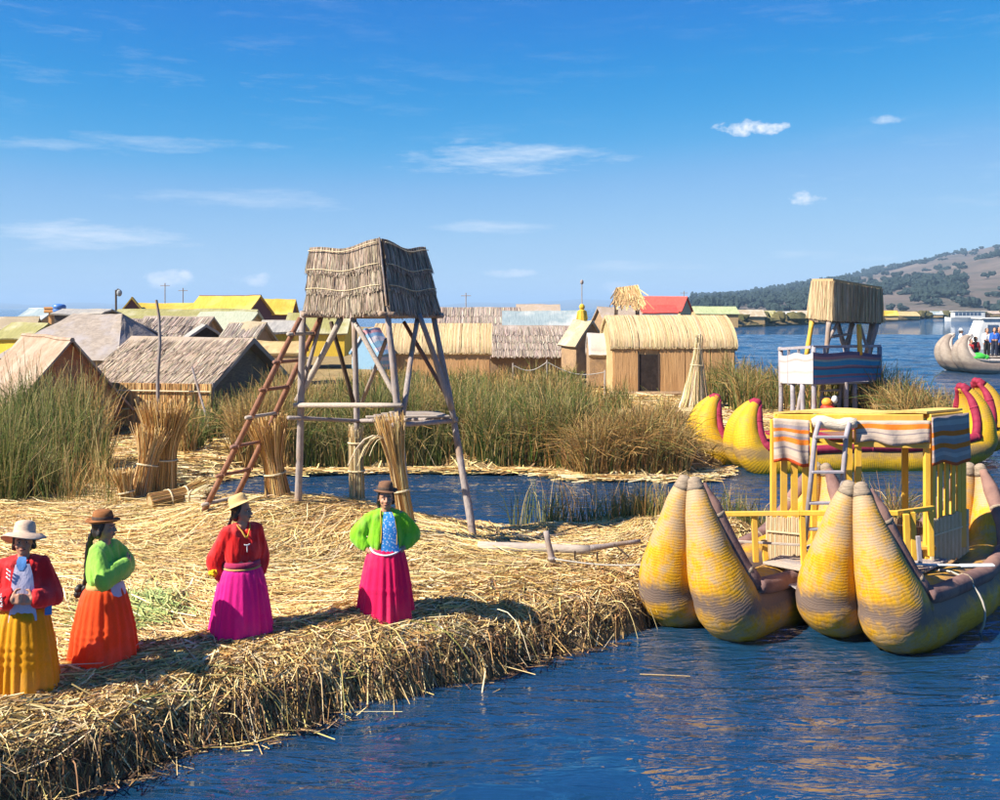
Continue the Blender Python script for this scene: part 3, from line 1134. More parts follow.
reed_bed('boat_side_grass', 'spiky dry tuft beside the boat canopy in the canal', 420,
         lambda n: (RNG.normal(6.45, 0.16, n), RNG.normal(16.4, 0.2, n)), 0.5, 1.25, 0.018, TOPS, TOPS, 0.4, 0.3, zfn=lambda x, y: np.zeros_like(x) + 0.0, brown=lambda x, y: np.full(x.shape, 0.6))

# straw raft along the far side of the canal
def canal_raft():
    n = 5200
    x = RNG.uniform(-7.2, 5.2, n)
    y = np.interp(x, [-7.2, -6.2, -2, 1.2, 2.0, 4.4, 5.2], [22.4, 24.1, 24.3, 24.2, 23.2, 23.1, 24.4]) + RNG.normal(-0.05, 0.1, n)
    L = RNG.uniform(0.4, 1.4, n)
    th = RNG.normal(0, 0.2, n)
    P = np.stack([np.stack([x + np.cos(th) * L * t, y + np.sin(th) * L * t, RNG.uniform(0.02, 0.13, n)], -1) for t in (-0.5, 0.0, 0.5)], 1)
    tag(ribbons('straw_raft', P, np.full(n, 0.03), pal(n, STRAW_C, STRAW_W), STRAND, None, 0.7, 'stuff'), 'narrow strip of floating straw along the far canal edge', 'straw')


canal_raft()

# open straw landing beside the left reeds
def landing():
    n = 9000
    x = RNG.uniform(-11.5, -6.6, n)
    y = RNG.uniform(19.6, 29, n)
    ok = (x / y > -0.41) & (x / y < -0.305)
    x, y = x[ok], y[ok]
    n = len(x)
    L = RNG.uniform(0.4, 1.3, n)
    th = RNG.normal(0.3, 0.7, n)
    z = fz(x, y) + RNG.uniform(0.0, 0.1, n)
    P = np.stack([np.stack([x + np.cos(th) * L * t, y + np.sin(th) * L * t, np.maximum(z, 0.05) + 0.03 * abs(t)], -1) for t in (-0.5, 0.0, 0.5)], 1)
    tag(ribbons('landing_straw', P, np.full(n, 0.024), pal(n, STRAW_C, [4, 5, 2, 2, 0.4, 0.5]), STRAND, None, 0.7, 'stuff'), 'trampled golden straw landing between left reeds and canal', 'straw')


landing()

# ------------------------------------------------------------------ far shore and hills
HILL_M = None


def mat_hill(name, c1, c2, c3, scale):
    m, nt, b = new_mat(name)
    v = coords(nt, 'Object', (1, 1, 2.5))
    f = noise_n(nt, v, scale, 8, 0.65, 0.3)
    f2 = noise_n(nt, v, scale * 6, 5, 0.6)
    g = math_n(nt, 'ADD', math_n(nt, 'MULTIPLY', f, 0.7), math_n(nt, 'MULTIPLY', f2, 0.3))
    nt.links.new(ramp(nt, g, [(0.36, c3), (0.5, c1), (0.64, c2)]), b.inputs['Base Color'])
    b.inputs['Roughness'].default_value = 0.95
    b.inputs['Specular IOR Level'].default_value = 0.05
    return m


def hill(name, ridge, d0, d1, mat, rows=14, rough=0.06, base=-2):
    """ridge: (px, py) skyline points seen at distance d1; slope falls to d0"""
    px = np.linspace(ridge[0][0], ridge[-1][0], 160)
    py = np.interp(px, [r[0] for r in ridge], [r[1] for r in ridge])
    V, F = [], []
    for j in range(rows + 5):
        t = j / (rows - 1)
        for i in range(len(px)):
            d = d0 + (d1 - d0) * t
            x = (px[i] - 500) / 1000 * d
            hz = CAM_H + (308 - py[i]) / 1000 * d1
            tt = t if t <= 1 else 2 - t
            z = base + (hz - base) * tt ** 0.85
            z += (fbm(x / d1 * 24, d / d1 * 24, 4) - 0.5) * hz * rough * 4 * min(1, tt * 2)
            V.append((x, d, float(z)))
    nx = len(px)
    for j in range(rows + 4):
        for i in range(nx - 1):
            k = j * nx + i
            F.append((k, k + 1, k + nx + 1, k + nx))
    me = bpy.data.meshes.new(name)
    me.from_pydata(V, [], F)
    me.update()
    o = link_mesh(name, me, mat, None, True)
    tag(o, kind='structure')
    return np.array(V).reshape(rows + 5, nx, 3), rows


H1 = mat_hill('dry_hillside', (0.125, 0.1, 0.085), (0.185, 0.145, 0.115), (0.07, 0.07, 0.055), 0.012)
H2 = mat_hill('far_mountains', (0.12, 0.11, 0.1), (0.17, 0.14, 0.12), (0.09, 0.09, 0.08), 0.0012)
grid1, rows1 = hill('hillside', [(640, 304), (690, 298), (740, 296), (790, 288), (830, 281), (880, 270), (930, 259), (970, 250), (1000, 244), (1060, 234), (1160, 232), (1300, 228)], 640, 2000, H1)
hill('distant_mountains', [(-300, 303), (-100, 300), (0, 303), (40, 305), (75, 302), (120, 304), (170, 308), (420, 308), (470, 302), (520, 303), (580, 299), (640, 301), (700, 304), (760, 307)], 7500, 12000, H2, 8, 0.05)

# woodland on the hill, seen as one far mass
LEAF_FAR = pm('far_tree_foliage', (0.012, 0.024, 0.022), (0.03, 0.045, 0.04), 0.3, (1, 1, 1), 0.95, 0.0)


def far_trees():
    mb = MB()
    tries = 0
    n = 0
    while n < 900 and tries < 14000:
        tries += 1
        i, j = random.randrange(0, 120), random.uniform(0, rows1 - 1.01)
        jj = int(j)
        p = Vector(grid1[jj, i]).lerp(Vector(grid1[jj + 1, i]), j - jj)
        px = 500 + p.x / p.y * 1000
        t = j / rows1
        band = float(fbm(px * 0.018 + 4, t * 5.0, 3))
        dens = 0.9 if px < 850 else 0.35
        if (band < 0.6 - 0.16 * dens and random.random() > 0.05) or px < 690 or px > 1040:
            continue
        n += 1
        h = random.uniform(5, 12) if px < 850 else random.uniform(3, 9)
        for k in range(6):
            q = p + Vector((random.uniform(-5, 5), random.uniform(-4, 4), h * random.uniform(0.3, 0.75)))
            mb.ellip(q, (random.uniform(1.4, 3.4), random.uniform(1.4, 3.4), random.uniform(1.6, 0.38 * h)), 7, 5, 0.34)
    o = mb.build('hillside_woodland', LEAF_FAR)
    tag(o, 'dark woodland and scattered shrubs across the far hillside', 'woodland', kind='stuff')


far_trees()

# low far shore strip with reeds
SHORE_M = pm('far_shore_reeds', (0.1, 0.075, 0.03), (0.24, 0.17, 0.08), 0.35, (1, 1, 3), 0.95, 0.0, (0.07, 0.08, 0.03))


def shore(name, pts, depth, zt):
    """pts: (px, distance)"""
    V, F = [], []
    n = 90
    ps = np.linspace(pts[0][0], pts[-1][0], n)
    ds = np.interp(ps, [p[0] for p in pts], [p[1] for p in pts])
    prof = [(0, -0.3), (0.5, 0.35), (2, 0.6), (depth * 0.2, zt), (depth, zt * 0.9), (depth + 3, -0.5)]
    for i in range(n):
        x0 = (ps[i] - 500) / 1000
        for dy, z in prof:
            d = ds[i] + dy + float(fbm(ps[i] * 0.2, 3)) * 3
            zz = z if z < 0.5 else z * (0.55 + 0.9 * float(fbm(ps[i] * 0.35, dy * 0.2, 3)))
            V.append((x0 * d, d, zz))
    k = len(prof)
    for i in range(n - 1):
        for j in range(k - 1):
            F.append((i * k + j, (i + 1) * k + j, (i + 1) * k + j + 1, i * k + j + 1))
    me = bpy.data.meshes.new(name)
    me.from_pydata(V, [], F)
    me.update()
    o = link_mesh(name, me, SHORE_M, None, False)
    return tag(o, kind='structure')


shore('far_reed_shore', [(690, 200), (735, 205), (780, 222), (830, 250), (880, 285), (920, 330)], 40, 1.7)
shore('lakeside_shore', [(600, 420), (800, 400), (900, 360), (960, 395), (1000, 420), (1120, 430)], 220, 2.2)


def shore_bushes():
    mb = MB()
    for k in range(150):
        px = random.uniform(735, 1010)
        d = np.interp(px, [690, 780, 830, 880, 920, 1000], [205, 226, 256, 300, 365, 430]) + random.uniform(0, 14)
        p = at(px, 308, d)
        p.z = random.uniform(0.8, 1.8)
        mb.ellip(p, (random.uniform(1, 3.2), random.uniform(1, 2.5), random.uniform(0.7, 1.7)), 6, 4, 0.3)
    o = mb.build('shore_scrub', pm('shore_scrub_leaf', (0.05, 0.06, 0.02), (0.15, 0.12, 0.05), 0.4, (1, 1, 1), 0.95, 0.0))
    tag(o, 'brown and green scrub along the far lake shore', 'scrub', kind='stuff')


shore_bushes()

# ------------------------------------------------------------------ huts


def thatch(parent, a, b, c, d, tiers, per_m, wd, cols, wts, mat=None, lift=0.03, over=0.12, name='thatch_layer', shag=0.03, sag=None, skew=0.05):
    """strand layers on the face a-b (bottom) / d-c (top); one part per tier"""
    a, b, c, d = [np.array(v, float) for v in (a, b, c, d)]
    nrm = np.cross(b - a, d - a)
    nrm /= np.linalg.norm(nrm)
    Lb = np.linalg.norm(b - a)
    for t in range(tiers):
        v1 = (tiers - t) / tiers
        v0 = (tiers - t - 1) / tiers - over
        n = int(Lb * per_m)
        u = RNG.uniform(0, 1, n)
        ve = v0 + RNG.normal(0, shag, n)
        vs = np.minimum(v1 + 0.04 + RNG.normal(0, 0.02, n), 1.0)
        u2 = u + RNG.normal(0, skew, n) / max(Lb, 0.5)
        pts = []
        for k in range(3):
            s = k / 2
            v = vs + (ve - vs) * s
            uu = u + (u2 - u) * s
            p = (a[None] * (1 - uu[:, None]) + b[None] * uu[:, None]) * (1 - v[:, None]) + (d[None] * (1 - uu[:, None]) + c[None] * uu[:, None]) * v[:, None]
            off = lift * (0.35 + 0.5 * s + 0.25 * RNG.random(n)) + 0.006
            p = p + nrm[None] * off[:, None]
            if sag is not None:
                p[:, 2] += sag(uu, v)
            pts.append(p)
        P = np.stack(pts, 1)
        side = nrm[None] + RNG.normal(0, 0.45, (n, 3))
        ribbons(name, P, RNG.uniform(0.6, 1.5, n) * wd, pal(n, cols, wts), STRAND, parent, 0.7, 'stuff', side=side)


FRESH_C = [(0.54, 0.4, 0.22), (0.47, 0.33, 0.165), (0.6, 0.46, 0.27), (0.38, 0.255, 0.12)]
GREY_C = [(0.42, 0.35, 0.29), (0.3, 0.24, 0.2), (0.54, 0.46, 0.38), (0.2, 0.15, 0.12)]
GREY_P = [(0.36, 0.285, 0.23), (0.3, 0.235, 0.185), (0.44, 0.36, 0.295), (0.22, 0.17, 0.135)]
TOWER_C = [(0.4, 0.31, 0.23), (0.29, 0.22, 0.16), (0.5, 0.41, 0.31), (0.18, 0.13, 0.09)]


def hut(name, label, cx, cy, rot, L, W, eave, ridge, roof_m, wall_m, z0=0.35, style='gable', over=0.25, thick=0.1, wob=0.08, group=None,
        strands=None, cat='hut', left_m=None, doors=(), gable_m=None, ridge_m=None, end_over=None):
    root = thing(name, label, cat, (cx, cy, z0), group)
    ca, sa = math.cos(R(rot)), math.sin(R(rot))
    ax, ay = Vector((ca, sa, 0)), Vector((-sa, ca, 0))
    C = Vector((cx, cy, 0))
    sd = random.uniform(0, 99)
    eo = over if end_over is None else end_over

    def p(u, v, z):
        return C + ax * u + ay * v + Vector((0, 0, z))

    def wfn(u, v, a=wob):
        return Vector((0, 0, (float(fbm(u * 3.3 + sd, v * 2 + sd, 2)) - 0.5) * 2 * a))
    gm = gable_m or wall_m
    hw, hl = W / 2, L / 2
    # walls
    w = MB()
    w.quad(p(-hl, -hw, z0), p(hl, -hw, z0), p(hl, -hw, eave), p(-hl, -hw, eave), 6, 2, None, 0.06)
    wf = w.build('wall', wall_m, root)
    w = MB()
    w.quad(p(hl, hw, z0), p(-hl, hw, z0), p(-hl, hw, eave), p(hl, hw, eave), 1, 1, None, 0.06)
    w.build('wall', wall_m, root)
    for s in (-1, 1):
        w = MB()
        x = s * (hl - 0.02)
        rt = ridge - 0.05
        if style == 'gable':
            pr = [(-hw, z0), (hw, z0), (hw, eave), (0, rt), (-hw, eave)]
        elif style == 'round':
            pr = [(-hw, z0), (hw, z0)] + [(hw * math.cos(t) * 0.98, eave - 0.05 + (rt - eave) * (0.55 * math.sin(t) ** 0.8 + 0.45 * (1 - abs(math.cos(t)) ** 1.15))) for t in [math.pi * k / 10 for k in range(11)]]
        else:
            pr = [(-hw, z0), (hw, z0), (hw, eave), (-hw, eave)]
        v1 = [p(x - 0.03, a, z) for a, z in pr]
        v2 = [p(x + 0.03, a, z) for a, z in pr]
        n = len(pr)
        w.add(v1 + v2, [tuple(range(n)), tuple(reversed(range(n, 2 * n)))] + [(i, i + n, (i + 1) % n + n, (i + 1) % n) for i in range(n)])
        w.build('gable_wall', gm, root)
    # roof
    slopes = []
    if style == 'gable':
        sl = (ridge - eave) / hw
        ze = eave - sl * over
        for s in (-1, 1):
            r = MB()
            a, b = p(-hl - eo, s * (hw + over), ze), p(hl + eo, s * (hw + over), ze)
            c, d = p(hl + eo, s * 0.01, ridge), p(-hl - eo, s * 0.01, ridge)
            if s > 0:
                a, b, c, d = b, a, d, c
            r.quad(a, b, c, d, 10, 5, wfn, thick)
            m = roof_m if (s < 0 or left_m is None) else left_m
            slopes.append((r.build('roof_slope', m, root), a, b, c, d))
        r = MB()
        rp = [p(-hl - eo + (2 * hl + 2 * eo) * k / 8, 0, ridge + 0.02) + wfn(k / 8, 1) for k in range(9)]
        r.tube(rp, 0.07, 6)
        r.build('ridge_cap', ridge_m or roof_m, root)
    elif style == 'hip':
        h2 = hl * 0.45
        rf = [p(-h2, 0, ridge), p(h2, 0, ridge)]
        e = [p(-hl - eo, -hw - over, eave - 0.15), p(hl + eo, -hw - over, eave - 0.15), p(hl + eo, hw + over, eave - 0.15), p(-hl - eo, hw + over, eave - 0.15)]
        for q, m in (((e[0], e[1], rf[1], rf[0]), roof_m), ((e[2], e[3], rf[0], rf[1]), roof_m), ((e[3], e[0], rf[0], rf[0]), left_m or roof_m), ((e[1], e[2], rf[1], rf[1]), roof_m)):
            r = MB()
            r.quad(*q, 8, 5, wfn, thick)
            slopes.append((r.build('roof_slope', m, root), *q))
    else:
        K = 12
        prof = []
        for k in range(K + 1):
            t = math.pi * k / K
            prof.append((-(hw + 0.12) * math.cos(t), eave - 0.1 + (ridge - eave + 0.1) * (0.55 * math.sin(t) ** 0.8 + 0.45 * (1 - abs(math.cos(t)) ** 1.15))))
        r = MB()
        nx = 10
        for lay in (0, thick):
            vs = []
            for a, z in prof:
                for i in range(nx + 1):
                    q = p(lerp(-hl - eo, hl + eo, i / nx), a * (1 - lay / hw), z - lay)
                    vs.append(q + wfn(i / nx, a, wob * 0.6))
            fs = [(j * (nx + 1) + i, j * (nx + 1) + i + 1, (j + 1) * (nx + 1) + i + 1, (j + 1) * (nx + 1) + i) for j in range(K) for i in range(nx)]
            if lay:
                fs = [tuple(reversed(f)) for f in fs]
            r.add(vs, fs)
        n1 = (K + 1) * (nx + 1)
        ends = []
        for j in range(K):
            for i in (0, nx):
                k0, k1 = j * (nx + 1) + i, (j + 1) * (nx + 1) + i
                ends.append((k0, k1, k1 + n1, k0 + n1))
        for i in range(nx):
            for j in (0, K):
                k0 = j * (nx + 1) + i
                ends.append((k0, k0 + 1, k0 + 1 + n1, k0 + n1))
        r.f += [list(e) for e in ends]
        r.uv += [[(0, 0)] * 4 for e in ends]
        rm = r.build('roof', roof_m, root, True)
        fr = [(a, z) for a, z in prof[:K // 2 + 1]]
        for j in range(len(fr) - 1):
            slopes.append((rm, p(-hl - eo, fr[j][0], fr[j][1]), p(hl + eo, fr[j][0], fr[j][1]), p(hl + eo, fr[j + 1][0], fr[j + 1][1]), p(-hl - eo, fr[j + 1][0], fr[j + 1][1])))
    if strands and style == 'round':
        n = int((2 * hl + 2 * eo) * strands['per'])
        u = RNG.uniform(-hl - eo, hl + eo, n)
        pts = []
        for a, z in fr:
            q0 = np.array(p(0, a * 1.012, z + 0.035))
            du = RNG.normal(0, 0.01, n)
            pts.append(q0[None] + np.array(ax)[None] * (u + du)[:, None])
        Pq = np.stack(pts[::-1], 1)
        Pq[:, -1, 2] -= RNG.uniform(-0.02, 0.09, n)
        side = np.array(-ay) + np.array([0, 0, 0.8]) + RNG.normal(0, 0.3, (n, 3))
        ribbons('thatch_layer', Pq, RNG.uniform(0.6, 1.5, n) * strands['w'], pal(n, strands['c'], [3, 3, 2, 1], 0.1), STRAND, root, 0.8, 'stuff', side=side)
    elif strands:
        for so, a, b, c, d in (slopes[:1] if style == 'gable' else slopes if style == 'round' else slopes[:1]):
            nt_ = strands.get('tiers', 3) if style != 'round' else 1
            thatch(root, a, b, c, d, nt_, strands['per'], strands['w'], strands['c'], strands.get('wt', [3, 3, 2, 1]), lift=thick / 2 + 0.04 if style == 'gable' else 0.03, over=0.1 if style != 'round' else 0.25)
    for (u, wd, hh, m) in doors:
        dr = MB()
        dr.quad(p(u - wd / 2, -hw - 0.045, z0 + 0.02), p(u + wd / 2, -hw - 0.045, z0 + 0.02), p(u + wd / 2, -hw - 0.045, z0 + hh), p(u - wd / 2, -hw - 0.045, z0 + hh), 1, 1, None, 0.02)
        do = dr.build('door', m, root)
        fm = MB()
        for s in (-1, 1):
            fm.beam(p(u + s * (wd / 2 + 0.03), -hw - 0.06, z0), p(u + s * (wd / 2 + 0.03), -hw - 0.06, z0 + hh + 0.05), 0.06, 0.06)
        fm.build('door_frame', WOOD_DARK, do)
    root['_p'] = 0
    del root['_p']
    return root, p


def px_hut(name, label, px0, px1, py_ridge, py_eave, py_base, d, rot=0, W=None, **kw):
    cxp = (px0 + px1) / 2
    L = (px1 - px0) / 1000 * d
    W = W or L * 0.75
    z = lambda py: CAM_H - (py - 308) / 1000 * d
    o = kw.pop('over', 0.2)
    L2 = max(L - 2 * o, 0.6)
    if rot:
        c, s = abs(math.cos(R(rot))), abs(math.sin(R(rot)))
        L2 = max((L - W * s) / max(c, 0.2), 0.8)
    z0 = max(0.25, z(py_base))
    return hut(name, label, (cxp - 500) / 1000 * d, d, rot, L2, W, z(py_eave) + o * 0.3, z(py_ridge), kw.pop('roof'), kw.pop('wall'), z0=z0 - 0.3, over=o, **kw)


TIN_BLUE = pm('pale_blue_tin', (0.18, 0.23, 0.25), (0.3, 0.36, 0.37), 1.6, (10, 0.6, 1), 0.5, 0.03, (0.5, 0.5, 0.47), spec=0.4)
YELLOW_R = pm('yellow_roof_sheet', (0.4, 0.25, 0.02), (0.58, 0.38, 0.05), 1.4, (6, 1, 1), 0.6, 0.02, (0.66, 0.48, 0.12), spec=0.3)
OLIVE_R = pm('olive_tarp', (0.21, 0.195, 0.07), (0.33, 0.3, 0.12), 2, (5, 1, 1), 0.7, 0.02, (0.45, 0.42, 0.3))
RED_R = pm('red_roof_sheet', (0.5, 0.05, 0.04), (0.66, 0.1, 0.07), 2, (6, 1, 1), 0.55, 0.02, spec=0.3)
GREEN_R = pm('pale_green_roof', (0.28, 0.32, 0.15), (0.42, 0.45, 0.26), 1.3, (5, 1, 1), 0.7, 0.02)
PALE_R = pm('pale_grey_sheet', (0.24, 0.225, 0.21), (0.38, 0.36, 0.33), 2, (5, 1, 1), 0.75, 0.02, (0.42, 0.36, 0.28))
WHITE_R = pm('white_sheet', (0.5, 0.5, 0.5), (0.72, 0.72, 0.7), 2, (5, 1, 1), 0.6, 0.01, spec=0.3)
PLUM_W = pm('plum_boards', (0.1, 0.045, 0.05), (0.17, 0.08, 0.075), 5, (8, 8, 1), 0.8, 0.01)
TAN_R = pm('tan_reed_roof', (0.3, 0.23, 0.15), (0.44, 0.36, 0.24), 4, (6, 6, 1), 0.85, 0.03, (0.5, 0.44, 0.36))
PINKGREY_T = pm('pinkish_thatch', (0.24, 0.185, 0.15), (0.42, 0.345, 0.29), 3.2, (5, 5, 1.3), 0.9, 0.04, (0.5, 0.42, 0.38))
TAN_W = pm('tan_reed_wall', (0.36, 0.24, 0.12), (0.54, 0.38, 0.2), 6, (9, 9, 0.6), 0.85, 0.02)
YELLOW_W = pm('yellow_board_wall', (0.55, 0.36, 0.03), (0.72, 0.5, 0.07), 4, (6, 6, 1), 0.7, 0.01)
TARP_STRIPE = mat_stripes('striped_tarp', [(0, (0.24, 0.4, 0.55)), (0.15, (0.62, 0.5, 0.52)), (0.3, (0.3, 0.5, 0.62)), (0.5, (0.66, 0.6, 0.6)), (0.7, (0.25, 0.42, 0.58)), (0.85, (0.6, 0.3, 0.33))])

# --- the big near left hut
H, hp = hut('thatched_hut', 'grey thatched hut with a dark gable behind the slender bent pole', -9.95, 32.2, -24, 4.3, 3.6, 1.75, 2.98, GREY_T, BROWN_T, z0=0.3, over=0.35, thick=0.14, wob=0.03,
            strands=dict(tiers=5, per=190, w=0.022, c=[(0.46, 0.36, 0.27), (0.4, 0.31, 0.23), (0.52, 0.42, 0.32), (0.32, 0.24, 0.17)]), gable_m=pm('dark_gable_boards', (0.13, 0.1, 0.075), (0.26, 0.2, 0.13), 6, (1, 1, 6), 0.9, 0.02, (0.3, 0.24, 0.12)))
# brown canvas tent and grey one behind it
hut('canvas_tent', 'brown canvas tent with cream roof slope at the left edge', -13.35, 29.4, -52, 5.0, 2.7, 1.5, 3.12, CREAM_CANVAS, BROWN_CANVAS, z0=0.3, over=0.3, thick=0.05, wob=0.06, cat='tent', left_m=CREAM_CANVAS)
hut('canvas_tent', 'large grey hipped tent rising behind the brown canvas tent', -17.3, 43, -18, 5.6, 4.6, 2.0, 3.75, GREY_CANVAS, GREY_CANVAS, z0=0.3, style='hip', over=0.3, thick=0.06, wob=0.12, cat='tent', left_m=pm('sunlit_grey_canvas', (0.33, 0.28, 0.24), (0.46, 0.4, 0.345), 4, (1, 1, 3), 0.85, 0.04))  # left slope is a lighter copy of the canvas, sunlight put into its colour

# --- reed fence in front of the thatched hut, two tiers
fr = thing('reed_fence', 'low golden reed fence in front of the grey thatched hut', 'fence', (-10.2, 28.4, 0.45))
fa, fb = at(106, 425, 28.6), at(212, 428, 28.0)
for t in range(2):
    z0, z1 = 0.72 + t * 0.52, 1.32 + t * 0.55
    A, B = Vector((fa.x, fa.y - 0.03 * t, z0)), Vector((fb.x, fb.y - 0.03 * t, z0))
    b = MB()
    b.quad(A, B, Vector((B.x, B.y, z1)), Vector((A.x, A.y, z1)), 1, 1, None, 0.08)
    b.build('mat_backing', ORANGE_MAT, fr)
    thatch(fr, A, B, Vector((B.x, B.y, z1)), Vector((A.x, A.y, z1)), 1, 130, 0.04, [(0.6, 0.36, 0.14), (0.5, 0.27, 0.09), (0.7, 0.48, 0.22), (0.36, 0.19, 0.07)], [3, 3, 2, 1], lift=0.06, over=0.05, shag=0.05)
    c = MB()
    c.tube([A + Vector((0, -0.1, 0.42)), B + Vector((0, -0.1, 0.42))], 0.025, 6)
    c.build('binding', CORD, fr)
for k in range(4):
    q = fa.lerp(fb, k / 3)
    b = MB()
    b.pole((q.x, q.y + 0.1, 0.3), (q.x, q.y + 0.1, 1.9), 0.04, 0.035)
    b.build('post', WOOD_GREY, fr)

# --- mid and far village, left to right
px_hut('village_hut', 'olive roofed hut with yellow wall at the left edge', 2, 58, 324, 338, 352, 58, -20, W=3.0, roof=OLIVE_R, wall=YELLOW_W)
px_hut('village_hut', 'low tan roofed hut cut by the left picture edge', -16, 40, 318, 329, 340, 70, 15, W=3.2, roof=TAN_R, wall=TAN_W)
px_hut('village_hut', 'pale blue tin roofed hut at far left below the mountains', 18, 68, 309, 322, 330, 92, -25, W=4, roof=TIN_BLUE, wall=TAN_W)
px_hut('village_hut', 'white flat roofed hut just behind the grey hipped tent', 62, 112, 310, 315, 326, 64, 0, W=3, roof=PALE_R, wall=pm('dark_board_wall', (0.06, 0.05, 0.05), (0.14, 0.11, 0.1), 4, (6, 6, 1), 0.85, 0.01))
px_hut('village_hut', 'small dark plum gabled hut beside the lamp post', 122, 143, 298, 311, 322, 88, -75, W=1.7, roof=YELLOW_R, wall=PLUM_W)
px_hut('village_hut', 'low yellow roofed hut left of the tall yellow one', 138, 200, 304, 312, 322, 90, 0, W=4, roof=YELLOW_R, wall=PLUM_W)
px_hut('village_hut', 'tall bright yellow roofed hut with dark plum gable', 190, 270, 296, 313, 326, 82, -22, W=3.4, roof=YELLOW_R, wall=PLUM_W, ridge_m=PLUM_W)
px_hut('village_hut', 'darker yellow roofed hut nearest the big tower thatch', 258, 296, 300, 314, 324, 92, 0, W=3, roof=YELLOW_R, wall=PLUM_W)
px_hut('village_hut', 'long olive green roofed hall behind the bent pole', 118, 258, 310, 322, 332, 68, 0, W=4, roof=OLIVE_R, wall=TAN_W)
px_hut('village_hut', 'pale green sheet roofed hut right of the bent pole', 196, 262, 313, 329, 342, 58, -12, W=3.2, roof=pm('pale_green_sheet', (0.27, 0.29, 0.21), (0.4, 0.41, 0.31), 3, (5, 1, 1), 0.7, 0.02), wall=TAN_W)
px_hut('village_hut', 'pinkish thatched hut immediately right of the grey tent', 100, 152, 320, 341, 352, 52, 8, W=3, roof=PINKGREY_T, wall=BROWN_T, strands=dict(tiers=3, per=60, w=0.05, c=GREY_P))
px_hut('village_hut', 'pinkish thatched hut behind the bent pole', 142, 216, 318, 338, 352, 50, -8, W=3.2, roof=PINKGREY_T, wall=BROWN_T, strands=dict(tiers=3, per=60, w=0.05, c=GREY_P))
px_hut('village_hut', 'small open gabled shelter with white edge boards', 182, 226, 326, 341, 352, 45, -62, W=1.9, roof=PALE_R, wall=DARK_IN, over=0.12)
px_hut('village_hut', 'shaggy tan thatched hut below the yellow roofs', 224, 272, 324, 345, 356, 43, -20, W=2, roof=TAN_R, wall=BROWN_T, strands=dict(tiers=2, per=110, w=0.03, c=GREY_C))
px_hut('village_hut', 'yellow walled hut seen behind the ladder top', 262, 304, 322, 332, 356, 47, 0, W=2.5, roof=PALE_R, wall=YELLOW_W)
px_hut('village_hut', 'yellowish roofed hut behind the left tower legs', 288, 352, 314, 332, 350, 60, 0, W=3.2, roof=OLIVE_R, wall=YELLOW_W)
px_hut('village_hut', 'cream platform shelter low behind the ladder', 250, 304, 343, 352, 366, 41, 0, W=2, roof=CREAM_T, wall=TAN_W, over=0.1)
# behind the tower
px_hut('village_hut', 'striped blue tarpaulin tent seen through the tower legs', 352, 392, 330, 352, 362, 44, 55, W=1.6, roof=TARP_STRIPE, wall=TARP_STRIPE, over=0.1)
px_hut('village_hut', 'fresh golden rounded thatch hut right behind the tower', 376, 492, 324, 350, 382, 46, 0, W=3.4, style='round', roof=CREAM_T, wall=ORANGE_MAT, over=0.1, thick=0.12, strands=dict(per=120, w=0.03, c=FRESH_C))
px_hut('village_hut', 'long pale thatched hut in the distance right of the tower', 436, 520, 308, 328, 340, 78, 0, W=5, roof=PINKGREY_T, wall=TAN_W, strands=dict(tiers=3, per=45, w=0.07, c=GREY_P))
px_hut('village_hut', 'pale blue tin roofed house in the middle distance', 502, 580, 312, 330, 342, 72, 0, W=5, roof=TIN_BLUE, wall=TAN_W)
px_hut('village_hut', 'pinkish grey thatch hut between golden hut and totem', 486, 578, 327, 352, 372, 52, 3, W=4, roof=PINKGREY_T, wall=BROWN_T, strands=dict(tiers=4, per=110, w=0.035, c=GREY_P))
px_hut('village_hut', 'small tan gabled hut below the yellow totem', 562, 604, 322, 343, 366, 48, -60, W=1.6, roof=TAN_R, wall=BROWN_T, over=0.15)
px_hut('village_hut', 'narrow white arched shelter beside the golden main hut', 587, 616, 333, 352, 378, 43.5, 0, W=1.5, style='round', roof=pm('pale_mat', (0.4, 0.35, 0.31), (0.52, 0.46, 0.41), 5, (6, 6, 1), 0.85, 0.02), wall=BROWN_T, over=0.05)
px_hut('village_hut', 'dim grey roofed hut left of the straw lookout', 516, 560, 305, 316, 330, 95, 0, W=4, roof=GREY_T, wall=BROWN_T)
px_hut('village_hut', 'grey roofed hut beneath the straw lookout', 596, 640, 308, 320, 335, 75, 10, W=3, roof=GREY_T, wall=BROWN_T)
px_hut('village_house', 'red roofed house behind the golden main hut', 634, 692, 297, 311, 325, 115, -28, W=4, roof=RED_R, wall=pm('yellowish_plaster', (0.42, 0.36, 0.2), (0.55, 0.47, 0.28), 2, (1, 1, 1), 0.9, 0.01), cat='house')
px_hut('village_hut', 'low red roofed lean-to beside the red house', 638, 676, 306, 313, 322, 105, 0, W=3, roof=RED_R, wall=WHITE_R, over=0.1)
px_hut('village_hut', 'pale green roofed hut right of the red house', 692, 736, 307, 314, 325, 130, 0, W=4, roof=GREEN_R, wall=TAN_W)

# main hut on the right
MH, mp_ = hut('reed_hut', 'golden reed hut with open dark doorway beside the lake', 7.05, 42.6, 1.5, 5.0, 3.6, 2.48, 3.66, CREAM_T, ORANGE_MAT, z0=0.35, style='round', over=0.1, thick=0.13, wob=0.03,
              strands=dict(per=160, w=0.028, c=FRESH_C), doors=((-1.05, 0.78, 1.75, DARK_IN),), gable_m=CREAM_T)
